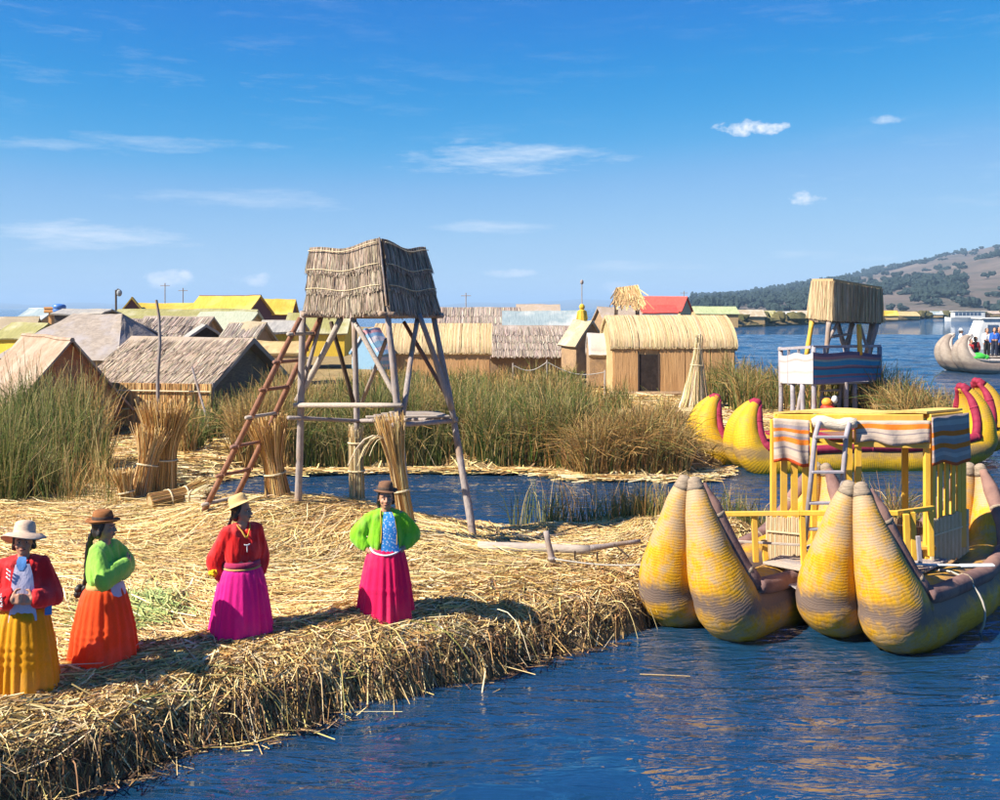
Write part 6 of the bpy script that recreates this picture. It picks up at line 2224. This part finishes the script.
class Person:
    """local frame: facing -Y, x to the picture right when facing the camera; 1.5 m tall"""

    def __init__(self, label, loc, rot, scale, head_yaw=0, head_pitch=0, head_roll=0, name='person', voxel=0.0068, group=None, remap=((-0.5, 0, 0.9, 1.16, 1.25, 2.0), (-0.5, 0, 0.79, 1.18, 1.265, 2.015))):
        self.remap = remap
        self.root = thing(name, label, 'person', loc, group)
        self.M = Matrix.Translation(Vector(loc)) @ Matrix.Rotation(R(rot), 4, 'Z') @ Matrix.Scale(scale, 4)
        self.H = Matrix.Translation((0, -0.012, 1.215)) @ Matrix.Rotation(R(head_yaw), 4, 'Z') @ Matrix.Rotation(R(head_pitch), 4, 'X') @ Matrix.Rotation(R(head_roll), 4, 'Y') @ Matrix.Scale(1.09, 4) @ Matrix.Translation((0, 0, -1.25))
        self.vox = voxel
        self.sc = scale

    def finish(self, mb, name, mat, head=False, parent=None, smooth=True, me=None):
        if me is None:
            me = mb.mesh(name)
        off = origin_of(self.root if parent is None else parent)
        if head:
            me.transform(self.H)
        if self.remap:
            co = np.empty(len(me.vertices) * 3, np.float32)
            me.vertices.foreach_get('co', co)
            co = co.reshape(-1, 3)
            co[:, 2] = np.interp(co[:, 2], *self.remap)
            me.vertices.foreach_set('co', co.ravel())
        me.transform(Matrix.Translation(-off) @ self.M)
        me.update()
        return link_mesh(name, me, mat, self.root if parent is None else parent, smooth)

    def body(self, arms, hands, detail=True, legs=True, waist=0.125):
        """arms: [(shoulder, elbow, wrist)] ; hands: [(dir, normal, curl, thumbside)]"""
        b = MB()
        # legs and feet
        for s in (-1, 1):
            b.cap((0.085 * s, 0, 0.84), (0.085 * s, -0.005, 0.45), 0.095, 0.06)
            b.cap((0.085 * s, -0.005, 0.45), (0.085 * s, 0.015, 0.33), 0.06, 0.056)
            b.cap((0.085 * s, 0.015, 0.33), (0.085 * s, 0.01, 0.06), 0.056, 0.036)
            b.cap((0.085 * s, 0.02, 0.035), (0.1 * s, -0.14, 0.025), 0.035, 0.025)
        # trunk
        for s in (-1, 1):
            b.cap((0.07 * s, 0, 0.85), (0.06 * s, 0, 1.0), 0.12, 0.11)
            b.cap((0.06 * s, 0, 1.0), (0.075 * s, 0, 1.12), 0.11, 0.1)
            b.cap((0.05 * s, 0, 1.16), (0.16 * s, 0, 1.155), 0.07, 0.055)
        b.cap((0, 0.01, 1.12), (0, -0.005, 1.3), 0.058, 0.05)
        for sh, el, wr in arms:
            b.cap(sh, el, 0.05, 0.04)
            b.cap(el, Vector(el).lerp(Vector(wr), 0.35), 0.041, 0.039)
            b.cap(Vector(el).lerp(Vector(wr), 0.35), wr, 0.039, 0.026)
        for (sh, el, wr), h in zip(arms, hands):
            if h is not None:
                hand(b, wr, *h)
        # head in its own turn, joined to the same surface
        h = MB()
        h.ellip((0, 0.012, 1.405), (0.077, 0.092, 0.1), 20, 14)
        h.ellip((0, -0.022, 1.345), (0.062, 0.066, 0.075), 18, 12)
        h.ellip((0, -0.05, 1.298), (0.034, 0.03, 0.026), 12, 8)
        for s in (-1, 1):
            h.ellip((0.038 * s, -0.058, 1.35), (0.026, 0.024, 0.024), 10, 8)
            h.ellip((0.03 * s, -0.072, 1.398), (0.03, 0.016, 0.012), 10, 6)
            h.ellip((0.079 * s, 0.015, 1.37), (0.012, 0.024, 0.034), 10, 8)
        h.cap((0, -0.085, 1.39), (0, -0.105, 1.352), 0.009, 0.014, 8)
        h.ellip((0.013, -0.093, 1.347), (0.011, 0.011, 0.009), 8, 6)
        h.ellip((-0.013, -0.093, 1.347), (0.011, 0.011, 0.009), 8, 6)
        h.ellip((0, -0.084, 1.318), (0.024, 0.012, 0.012), 10, 6)
        h.cap((0, 0.0, 1.25), (0, -0.005, 1.33), 0.05, 0.05)
        hv = [self.H @ Vector(p) for p in h.v]
        b.add(hv, h.f)
        me = remesh(b, self.vox, 2, 0.45)
        self.finish(None, 'body', SKIN, me=me)
        if not detail:
            return
        for s in (-1, 1):
            e = MB(); e.ellip((0.03 * s, -0.0825, 1.382), (0.0125, 0.006, 0.0055), 10, 6)
            eo = self.finish(e, 'eye', EYE_W, True)
            e = MB(); e.ellip((0.03 * s, -0.0885, 1.382), (0.0065, 0.004, 0.0058), 8, 6)
            self.finish(e, 'iris', EYE_D, True, eo)
            e = MB(); e.tube([(0.012 * s, -0.09, 1.402), (0.03 * s, -0.0915, 1.408), (0.052 * s, -0.078, 1.401)], [0.003, 0.004, 0.002], 6)
            self.finish(e, 'eyebrow', HAIR, True)
        e = MB(); e.tube([(-0.024, -0.088, 1.319), (-0.01, -0.097, 1.322), (0.01, -0.097, 1.322), (0.024, -0.088, 1.319)], [0.003, 0.006, 0.006, 0.003], 6)
        self.finish(e, 'mouth', LIP, True)

    def hair(self, braids=()):
        h = MB()
        h.ellip((0, 0.03, 1.42), (0.086, 0.09, 0.094), 18, 12)
        h.ellip((0, 0.058, 1.35), (0.076, 0.055, 0.075), 16, 10)
        for s in (-1, 1):
            h.cap((0.07 * s, -0.015, 1.43), (0.077 * s, 0.03, 1.33), 0.02, 0.025)
        me = remesh(h, 0.009, 3)
        wrinkle(me, 0.004, 40, (1, 1, 0.2))
        self.finish(None, 'hair', HAIR, True, me=me)

    def braid(self, pts, r=0.02, pom=None, n=22):
        q = catmull(pts, n)
        b = MB()
        b.tube([Vector(p) for p in q], [r * (1.0 + 0.25 * math.sin(i * 2.2)) for i in range(n)], 8)
        br = self.finish(b, 'braid', HAIR)
        if pom:
            b = MB()
            for k in range(pom):
                e = Vector(q[-1]) + Vector((random.uniform(-0.05, 0.05), random.uniform(-0.04, 0.04), random.uniform(-0.09, 0.02)))
                b.ellip(e, (0.038, 0.036, 0.045), 8, 6, 0.12)
            self.finish(b, 'tassel', HAIR, parent=br)

    def blouse(self, arms, mat, sleeve=(0.075, 0.09, 0.055), end=0.88, low=0.9, chest=0.125, name='blouse', seed=0.0, amp=0.008):
        b = MB()
        for s in (-1, 1):
            b.cap((0.075 * s, 0, low + 0.1), (0.07 * s, 0, 1.06), chest * 1.04, chest)
            b.cap((0.07 * s, 0, 1.06), (0.085 * s, 0.0, 1.125), chest, chest * 0.82)
            b.cap((0.05 * s, 0.008, 1.18), (0.15 * s, 0.005, 1.145), 0.062, 0.068)
        for sh, el, wr in arms:
            sh, el, wr = Vector(sh), Vector(el), Vector(wr)
            wr2 = el.lerp(wr, end)
            b.cap(sh, sh.lerp(el, 0.6), sleeve[0], lerp(sleeve[0], sleeve[1], 0.8))
            b.cap(sh.lerp(el, 0.6), el, lerp(sleeve[0], sleeve[1], 0.8), sleeve[1])
            b.cap(el, el.lerp(wr2, 0.55), sleeve[1], lerp(sleeve[1], sleeve[2], 0.35))
            b.cap(el.lerp(wr2, 0.55), wr2, lerp(sleeve[1], sleeve[2], 0.35), sleeve[2])
        me = remesh(b, 0.011, 4)
        wrinkle(me, amp, 11, (1, 1, 0.35), seed)
        wrinkle(me, amp * 0.35, 26, (1, 1, 0.3), seed + 5)
        # flat cut at the waist
        bm = bmesh.new(); bm.from_mesh(me)
        bmesh.ops.bisect_plane(bm, geom=bm.verts[:] + bm.edges[:] + bm.faces[:], plane_co=(0, 0, low), plane_no=(0, 0, -1), clear_outer=False, clear_inner=False)
        bm.to_mesh(me); bm.free()
        return self.finish(None, name, mat, me=me)

    def skirt(self, mat, top=0.95, bottom=0.03, r0=0.175, r1=0.34, pleats=22, tucks=(), seed=1, sy=0.86, name='skirt', lean=0.0):
        rnd = random.Random(seed)
        n, K = 132, 30
        ph = [rnd.uniform(0, 6.28) for _ in range(4)]
        vs, fs = [], []
        rows = []
        for j in range(K + 1):
            t = j / K
            z = lerp(top, bottom, t)
            base = lerp(r0, r1, t ** 0.6)
            if t < 0.12:
                base = lerp(r0 * 0.97, lerp(r0, r1, 0.12 ** 0.6), (t / 0.12) ** 0.55)
            bump = 0.0
            for tk in tucks:
                if abs(z - tk) < 0.018:
                    bump = 0.009
            row = []
            for k in range(n):
                a = 2 * math.pi * k / n
                w = math.sin(a * pleats + 0.9 * math.sin(a * 3 + ph[0]) + ph[1]) * 0.6 + math.sin(a * (pleats * 0.45) + ph[2] + t * 1.2) * 0.5
                amp = lerp(0.006, 0.024, t) * (0.45 + 1.1 * abs(math.sin(a * 2.5 + ph[1]) * math.sin(a * 1.3 + ph[2])))
                w += 0.7 * math.sin(a * 7 + ph[3] + 0.8 * t) * t
                rr = base + amp * w + bump + 0.012 * math.sin(a * 2 + ph[3]) * t
                zz = z + (0.02 * math.sin(a * 5 + ph[0]) * max(0, t - 0.8) * 5)
                row.append((math.cos(a) * rr, math.sin(a) * rr * sy + lean * t, zz))
            rows.append(row)
        for row in rows:
            vs += row
        for j in range(K):
            for k in range(n):
                k2 = (k + 1) % n
                fs.append((j * n + k, (j + 1) * n + k, (j + 1) * n + k2, j * n + k2))
        b = MB(); b.add(vs, fs)
        return self.finish(b, name, mat)

    def shoes(self, fwd=0.0):
        for s in (-1, 1):
            b = MB()
            b.cap((0.09 * s, 0.03, 0.045), (0.1 * s, -0.13 - fwd, 0.035), 0.045, 0.036)
            b.cap((0.09 * s, 0.03, 0.03), (0.09 * s, 0.02, 0.1), 0.04, 0.036)
            self.finish(b, 'shoe', SHOE)

    def band(self, mat, z, r, h, sy=0.86, name='belt'):
        b = MB()
        b.lathe([(r * 0.9, z - h / 2), (r, z - h / 2), (r + 0.01, z), (r, z + h / 2), (r * 0.9, z + h / 2)], (0, 0, 0), 36, 1, sy, False)
        return self.finish(b, name, mat)

    def hat(self, mat, brim, crown_r, crown_h, base_z=1.44, brim_wave=0.0, droop=0.02, tilt=(0, 0), band=None, dent=0.0, name='hat', fwd=0.015):
        b = MB()
        n = 40
        prof = [(brim, -droop), (brim * 0.985, -droop + 0.008), (lerp(brim, crown_r, 0.5), 0.004), (crown_r * 1.04, 0.012), (crown_r, 0.03), (crown_r * 0.97, crown_h * 0.6), (crown_r * 0.86, crown_h * 0.88), (crown_r * 0.6, crown_h), (crown_r * 0.2, crown_h * 1.0), (0.004, crown_h * 0.99)]
        inner = [(crown_r * 0.9, 0.004), (lerp(brim, crown_r, 0.5), -0.004), (brim, -droop)]
        full = inner + prof[1:]
        vs, fs = [], []
        T = Matrix.Translation((0, fwd, base_z)) @ Matrix.Rotation(R(tilt[0]), 4, 'X') @ Matrix.Rotation(R(tilt[1]), 4, 'Y')
        for r, z in full:
            for k in range(n):
                a = 2 * math.pi * k / n
                wv = brim_wave * math.sin(a * 2 + 0.7) * max(0, (r - crown_r) / max(brim - crown_r, 1e-3))
                vs.append(T @ Vector((math.cos(a) * r, math.sin(a) * r * 1.08, z + wv)))
        for j in range(len(full) - 1):
            for k in range(n):
                k2 = (k + 1) % n
                fs.append((j * n + k, j * n + k2, (j + 1) * n + k2, (j + 1) * n + k))
        fs.append(tuple((len(full) - 1) * n + k for k in range(n)))
        b.add(vs, fs)
        ho = self.finish(b, name, mat, True)
        if band is not None:
            b = MB()
            vs, fs = [], []
            for r, z in ((crown_r * 1.02, 0.018), (crown_r * 1.025, 0.03), (crown_r * 1.01, 0.05), (crown_r * 0.99, 0.052)):
                for k in range(n):
                    a = 2 * math.pi * k / n
                    vs.append(T @ Vector((math.cos(a) * r, math.sin(a) * r * 1.08, z)))
            for j in range(3):
                for k in range(n):
                    k2 = (k + 1) % n
                    fs.append((j * n + k, j * n + k2, (j + 1) * n + k2, (j + 1) * n + k))
            b.add(vs, fs)
            self.finish(b, 'hat_band', band, True, ho)
        return ho

    def panel(self, mat, prof, x0, x1, name, bulge=0.0, nx=8):
        """cloth panel lying on the chest: rows (z, y, halfwidth scale)"""
        b = MB()
        vs, fs = [], []
        for z, y, w in prof:
            for i in range(nx + 1):
                u = i / nx
                x = lerp(x0, x1, u) * w
                vs.append((x, y + 0.9 * x * x * (1.4 if bulge == 0 else bulge), z))
        for j in range(len(prof) - 1):
            for i in range(nx):
                k = j * (nx + 1) + i
                fs.append((k, k + 1, k + nx + 2, k + nx + 1))
        b.add(vs, fs)
        return self.finish(b, name, mat)

    def trim(self, pts, r, mat, name='trim', n=20):
        b = MB()
        b.tube([Vector(p) for p in catmull(pts, n)], r, 6)
        return self.finish(b, name, mat)


def on_isle(px, py):
    y = 3400 / (py - 308)
    for _ in range(30):
        x = (px - 500) / 1000 * y
        z = float(gz(np.array([x]), np.array([y]))[0])
        y2 = (CAM_H - z) / (py - 308) * 1000
        y = y + 0.5 * (y2 - y)
    return (x, y, z)


STRAW_HAT = pm('pinkish_straw_hat', (0.52, 0.36, 0.25), (0.66, 0.5, 0.37), 30, (1, 1, 4), 0.85, 0.004)
GOLD_HAT = pm('golden_straw_hat', (0.56, 0.36, 0.14), (0.7, 0.48, 0.22), 30, (1, 1, 4), 0.85, 0.004)
BROWN_HAT = pm('brown_felt', (0.2, 0.075, 0.025), (0.3, 0.125, 0.045), 20, (1, 1, 1), 0.9, 0.003)
DULL_HAT = pm('dull_brown_felt', (0.14, 0.07, 0.04), (0.21, 0.11, 0.065), 20, (1, 1, 1), 0.9, 0.003)
C_RED = mat_cloth('red_cotton', (0.7, 0.014, 0.018))
C_RED2 = mat_cloth('scarlet_cotton', (0.74, 0.016, 0.016))
C_LAV = mat_cloth('lavender_white_cotton', (0.56, 0.52, 0.66))
C_MUST = mat_cloth('mustard_cloth', (0.84, 0.38, 0.01), 0.14, trans=0.32)
C_ORNG = mat_cloth('orange_red_cloth', (0.95, 0.1, 0.018), 0.1, trans=0.32)
C_LIME = mat_cloth('lime_green_cotton', (0.28, 0.58, 0.08))
C_GREEN = mat_cloth('green_cardigan', (0.22, 0.56, 0.02))
C_MAG = mat_cloth('magenta_cloth', (0.92, 0.02, 0.3), 0.12, trans=0.32)
C_PINK = mat_cloth('crimson_pink_cloth', (0.9, 0.015, 0.13), 0.12, trans=0.32)
C_WHITE = mat_cloth('white_trim', (0.7, 0.68, 0.68))
C_GOLD = mat_cloth('gold_trim', (0.62, 0.34, 0.03))
C_TAN = mat_cloth('tan_sash', (0.5, 0.3, 0.1))
C_WINE = mat_cloth('wine_sash', (0.34, 0.02, 0.08))
C_BLUE = mat_cloth('royal_blue', (0.06, 0.2, 0.5))
C_BRAID = mat_cloth('tassel_black', (0.012, 0.012, 0.014))


def mat_print():
    m, nt, b = new_mat('blue_print_cotton')
    v = coords(nt, 'Object')
    vo = N(nt, 'ShaderNodeTexVoronoi', i_Scale=38.0)
    nt.links.new(v, vo.inputs['Vector'])
    nt.links.new(ramp(nt, vo.outputs['Distance'], [(0.25, (0.5, 0.6, 0.75)), (0.4, (0.04, 0.25, 0.62))]), b.inputs['Base Color'])
    b.inputs['Roughness'].default_value = 0.85
    return m


C_PRINT = mat_print()

# --- woman with yellow skirt
loc = on_isle(24, 687)
SH_R, SH_L = (-0.16, 0, 1.145), (0.16, 0, 1.145)
W1 = Person('woman in red jacket and mustard yellow skirt with floppy pale hat', loc, 14, 0.945, head_yaw=6, head_pitch=-8)
a1 = [(SH_R, (-0.27, 0.02, 0.93), (-0.075, -0.2, 0.965)), (SH_L, (0.26, 0.03, 0.93), (0.12, -0.17, 0.95))]
W1.body(a1, [((1, -0.25, 0.05), (0, 1, -0.3), 0.55, 1), ((-1, -0.2, 0.1), (0, 1, -0.3), 0.6, -1)])
W1.hair()
W1.blouse(a1, C_RED, (0.074, 0.088, 0.066), 0.86, 0.83, 0.135, 'jacket', 1.0)
W1.panel(C_LAV, [(1.17, -0.118, 0.6), (1.1, -0.142, 0.85), (1.0, -0.156, 1.0), (0.9, -0.162, 1.05), (0.82, -0.172, 1.15), (0.76, -0.185, 1.2)], -0.085, 0.12, 'blouse')
W1.panel(C_BLUE, [(1.235, -0.075, 0.6), (1.2, -0.105, 0.8), (1.16, -0.124, 0.75), (1.13, -0.135, 0.35)], -0.055, 0.055, 'collar')
W1.panel(C_BLUE, [(0.93, -0.1, 1.0), (0.86, -0.11, 1.0), (0.79, -0.115, 1.0)], 0.2, 0.26, 'lining', 0.4)
# white embroidery: stepped meanders on cuff, sleeve and lapel
def meander(P, origin, ux, uy, s, n=3):
    o, ux, uy = Vector(origin), Vector(ux).normalized(), Vector(uy).normalized()
    for k in range(n):
        b = MB()
        q = o + uy * (k * s * 1.5)
        pts = [q, q + ux * s * 3, q + ux * s * 3 + uy * s, q + ux * s, q + ux * s + uy * s * 0.5]
        b.tube(pts, 0.0045, 5)
        P.finish(b, 'embroidery', C_WHITE)


meander(W1, (-0.26, -0.098, 1.05), (1, 0.3, 0), (0.05, 0, -1), 0.022, 3)
meander(W1, (-0.19, -0.2, 0.93), (1, -0.5, 0), (-0.1, 0, 1), 0.02, 3)
meander(W1, (-0.125, -0.142, 1.1), (0.7, -0.2, -0.5), (0.1, 0, 1), 0.016, 3)
W1.skirt(C_MUST, 0.86, -0.02, 0.195, 0.325, 24, (0.5, 0.42, 0.34), 3)
W1.shoes()
W1.hat(STRAW_HAT, 0.185, 0.09, 0.12, 1.44, 0.02, 0.04, (-10, 4))
tag(W1.root, None)

# --- woman with orange skirt, arms folded
loc = on_isle(104, 662)
W2 = Person('woman with folded arms in lime blouse and orange red skirt', loc, 82, 0.94, head_yaw=10, head_pitch=-2)
a2 = [(SH_R, (-0.25, -0.13, 0.98), (0.02, -0.24, 1.04)), (SH_L, (0.25, -0.12, 1.0), (-0.04, -0.22, 1.0))]
W2.body(a2, [((1, 0.1, 0.15), (0, 1, 0), 0.4, 1), ((-1, 0.1, 0.1), (0, 1, 0), 0.4, -1)])
W2.hair()
W2.blouse(a2, C_LIME, (0.072, 0.082, 0.06), 0.93, 0.9, 0.132, 'blouse', 2.0)
W2.braid([(-0.02, 0.1, 1.36), (-0.03, 0.15, 1.22), (-0.03, 0.175, 1.08), (-0.02, 0.19, 0.95), (-0.01, 0.22, 0.88)], 0.02)
W2.braid([(0.03, 0.1, 1.36), (0.03, 0.16, 1.2), (0.03, 0.185, 1.05), (0.02, 0.2, 0.93), (0.0, 0.23, 0.84)], 0.022, 14)
W2.band(C_TAN, 0.895, 0.185, 0.05)
W2.panel(C_LAV, [(0.92, -0.165, 1.0), (0.87, -0.185, 1.1), (0.82, -0.2, 1.0), (0.79, -0.21, 0.6)], -0.13, 0.1, 'apron_tie')
W2.skirt(C_ORNG, 0.89, 0.05, 0.19, 0.38, 22, (0.48, 0.4, 0.33), 5)
W2.shoes()
W2.hat(BROWN_HAT, 0.145, 0.088, 0.105, 1.445, 0.008, -0.012, (2, 0), WOOD_DARK)

# --- woman with magenta skirt
loc = on_isle(242, 636)
W3 = Person('woman in scarlet blouse and magenta skirt with tilted straw hat', loc, 34, 0.94, head_yaw=42, head_pitch=-4, head_roll=4)
a3 = [(SH_R, (-0.27, 0.1, 0.93), (-0.24, 0.06, 0.76)), (SH_L, (0.25, 0.06, 0.93), (0.22, -0.02, 0.77))]
W3.body(a3, [((0.1, -0.1, -1), (1, 0.2, 0), 0.7, 1), ((-0.1, -0.2, -1), (-1, 0, 0), 0.5, -1)])
W3.hair()
W3.blouse(a3, C_RED2, (0.074, 0.088, 0.05), 0.95, 0.9, 0.132, 'blouse', 3.0)
W3.braid([(-0.06, 0.09, 1.33), (-0.1, 0.13, 1.2), (-0.13, 0.15, 1.05), (-0.15, 0.15, 0.95)], 0.018)
W3.trim([(-0.075, -0.045, 1.22), (-0.045, -0.11, 1.165), (0.0, -0.145, 1.115), (0.045, -0.11, 1.165), (0.075, -0.045, 1.22)], 0.008, C_GOLD, 'neck_trim')
W3.trim([(-0.03, -0.15, 1.065), (0.0, -0.158, 1.06), (0.035, -0.152, 1.065)], 0.005, C_WHITE, 'embroidery')
W3.trim([(0.0, -0.158, 1.065), (0.0, -0.162, 1.01)], 0.005, C_WHITE, 'embroidery', 6)
W3.band(C_WINE, 0.905, 0.195, 0.055, name='sash')
W3.band(C_TAN, 0.872, 0.2, 0.025, name='sash')
W3.skirt(C_MAG, 0.87, -0.02, 0.195, 0.35, 24, (), 7)
W3.shoes()
W3.hat(GOLD_HAT, 0.175, 0.088, 0.105, 1.45, 0.0, 0.012, (-20, -4), None, fwd=0.03)
pq = W3.M @ Vector((-0.3, 0.05, 0.73))
b = MB()
for k in range(26):
    e = Vector((random.gauss(0, 1), random.gauss(0, 1), random.gauss(0, 1))).normalized() * 0.032
    b.ellip(pq + e, (0.022, 0.022, 0.022), 6, 4, 0.15)
tag(b.build('pompom', pm('yellow_wool', (0.75, 0.45, 0.01), (0.88, 0.6, 0.03), 40, (1, 1, 1), 0.95, 0.004)), 'yellow wool pompom held beside the magenta skirt', 'pompom')

# --- woman with crimson pink skirt, hands on hips
loc = on_isle(386, 616)
W4 = Person('woman with hands on hips in green cardigan and crimson skirt', loc, 6, 0.945, head_yaw=4, head_pitch=-5)
a4 = [(SH_R, (-0.345, 0.05, 1.0), (-0.2, -0.06, 0.885)), (SH_L, (0.325, 0.06, 1.0), (0.205, -0.05, 0.9))]
W4.body(a4, [((0.75, -0.5, -0.35), (0.3, 0.9, -0.3), 0.35, 1), ((-0.75, -0.5, -0.35), (-0.3, 0.9, -0.3), 0.35, -1)])
W4.hair()
W4.blouse(a4, C_GREEN, (0.066, 0.08, 0.05), 0.72, 0.88, 0.13, 'cardigan', 4.0, 0.009)
W4.panel(C_PRINT, [(1.21, -0.085, 0.5), (1.15, -0.128, 0.75), (1.05, -0.148, 0.95), (0.95, -0.155, 1.1), (0.885, -0.16, 1.2)], -0.045, 0.13, 'blouse')
W4.trim([(-0.06, -0.045, 1.225), (-0.06, -0.11, 1.16), (-0.05, -0.145, 1.05), (-0.058, -0.15, 0.96)], 0.007, C_GOLD, 'cardigan_edge')
W4.trim([(0.06, -0.05, 1.225), (0.1, -0.11, 1.14), (0.125, -0.125, 1.03), (0.125, -0.135, 0.94)], 0.006, C_GOLD, 'cardigan_edge')
W4.trim([(-0.19, -0.03, 0.915), (-0.12, -0.145, 0.875), (0, -0.185, 0.852), (0.12, -0.145, 0.875), (0.19, -0.03, 0.915)], 0.012, C_WHITE, 'waist_trim')
W4.skirt(C_PINK, 0.905, -0.02, 0.185, 0.335, 22, (0.4,), 9)
W4.shoes()
W4.braid([(-0.07, 0.06, 1.34), (-0.085, 0.04, 1.26), (-0.08, 0.03, 1.2)], 0.016)
W4.hat(DULL_HAT, 0.13, 0.083, 0.11, 1.45, 0.01, -0.008, (3, 0), WOOD_DARK)

# --- passengers on the lake boat
def passenger(label, px, d, foot_z, rot, top, low, hat=None, sc=1.1, arms=None, pose=None):
    P = Person(label, ((px - 500) / 1000 * d, d, foot_z), rot, sc, voxel=0.014, group='passengers on the grey reed boat', remap=None)
    a = arms or [(SH_R, (-0.23, 0.02, 0.93), (-0.2, -0.05, 0.72)), (SH_L, (0.23, 0.02, 0.93), (0.2, -0.05, 0.72))]
    P.body(a, [((0, -0.1, -1), (1, 0, 0), 0.4, 1), ((0, -0.1, -1), (-1, 0, 0), 0.4, -1)], False)
    P.hair()
    P.blouse(a, top, (0.07, 0.065, 0.05), 0.9, 0.84, 0.125, 'shirt', px)
    t = MB()
    for s in (-1, 1):
        t.cap((0.08 * s, 0, 0.86), (0.09 * s, 0, 0.45), 0.115, 0.085); t.cap((0.09 * s, 0, 0.45), (0.09 * s, 0.01, 0.08), 0.085, 0.07)
    P.finish(None, 'trousers', low, me=remesh(t, 0.016, 3))
    P.shoes()
    if hat is not None:
        P.hat(hat, 0.12, 0.088, 0.1, 1.445)


C_NAVY = mat_cloth('navy_cloth', (0.02, 0.025, 0.05))
C_BLACK = mat_cloth('black_cloth', (0.015, 0.014, 0.016))
C_SKY = mat_cloth('bright_blue_cloth', (0.03, 0.12, 0.5))
passenger('passenger in white shirt reaching out near the grey boat bow', 961, 63.7, 1.0, 60, C_WHITE, C_NAVY, WHITE_R, 1.12, [(SH_R, (-0.2, -0.1, 0.98), (-0.12, -0.32, 1.02)), (SH_L, (0.2, -0.2, 1.08), (0.12, -0.42, 1.08))])
passenger('passenger in red sweater sitting low in the grey boat', 971, 62.4, 0.45, 20, C_RED, C_BLACK, None, 1.08)
passenger('passenger in dark red shirt beside the red sweater one', 975.5, 62.9, 0.55, -10, mat_cloth('dark_red_cloth', (0.35, 0.03, 0.03)), C_NAVY, DULL_HAT, 1.08)
passenger('passenger in white top and black trousers standing', 987, 62.7, 0.98, 0, C_WHITE, C_BLACK, None, 1.18)
passenger('passenger in bright blue jacket standing at the right edge', 994.5, 62.5, 0.98, -15, C_SKY, C_NAVY, None, 1.2)
passenger('passenger in navy top half hidden behind the blue jacket', 999, 63.2, 0.98, 10, C_NAVY, C_NAVY, None, 1.22)
q = at(979, 357, 62.2)
b = MB(); b.ellip(q, (0.5, 0.3, 0.28), 10, 7, 0.1)
b.ellip(q + Vector((0.35, -0.05, -0.05)), (0.3, 0.22, 0.2), 8, 6, 0.1)
tag(b.build('green_bag', mat_cloth('green_bag_cloth', (0.05, 0.5, 0.05)), None, True), 'bright green bag lying on the grey reed boat', 'bag')
# thin lifebelt-red cushions

# ------------------------------------------------------------------ air
mb = MB()
mb.quad((-24000, -250, -1.5), (24000, -250, -1.5), (24000, 15500, -1.5), (-24000, 15500, -1.5))
hz = MB()
hz.box((0, 7600, 77.5), (44000, 15800, 158))
ho = hz.build('haze', None)
tag(ho, 'thin pale air over the lake', 'haze', kind='stuff')
hm = bpy.data.materials.new('thin_haze')
hm.use_nodes = True
hn = hm.node_tree
hn.nodes.remove(hn.nodes['Principled BSDF'])
pv_ = N(hn, 'ShaderNodeVolumePrincipled')
pv_.inputs['Color'].default_value = (0.46, 0.7, 1.0, 1)
pv_.inputs['Density'].default_value = 0.0002
pv_.inputs['Anisotropy'].default_value = 0.0
hn.links.new(pv_.outputs[0], hn.nodes['Material Output'].inputs['Volume'])
ho.data.materials.clear()
ho.data.materials.append(hm)
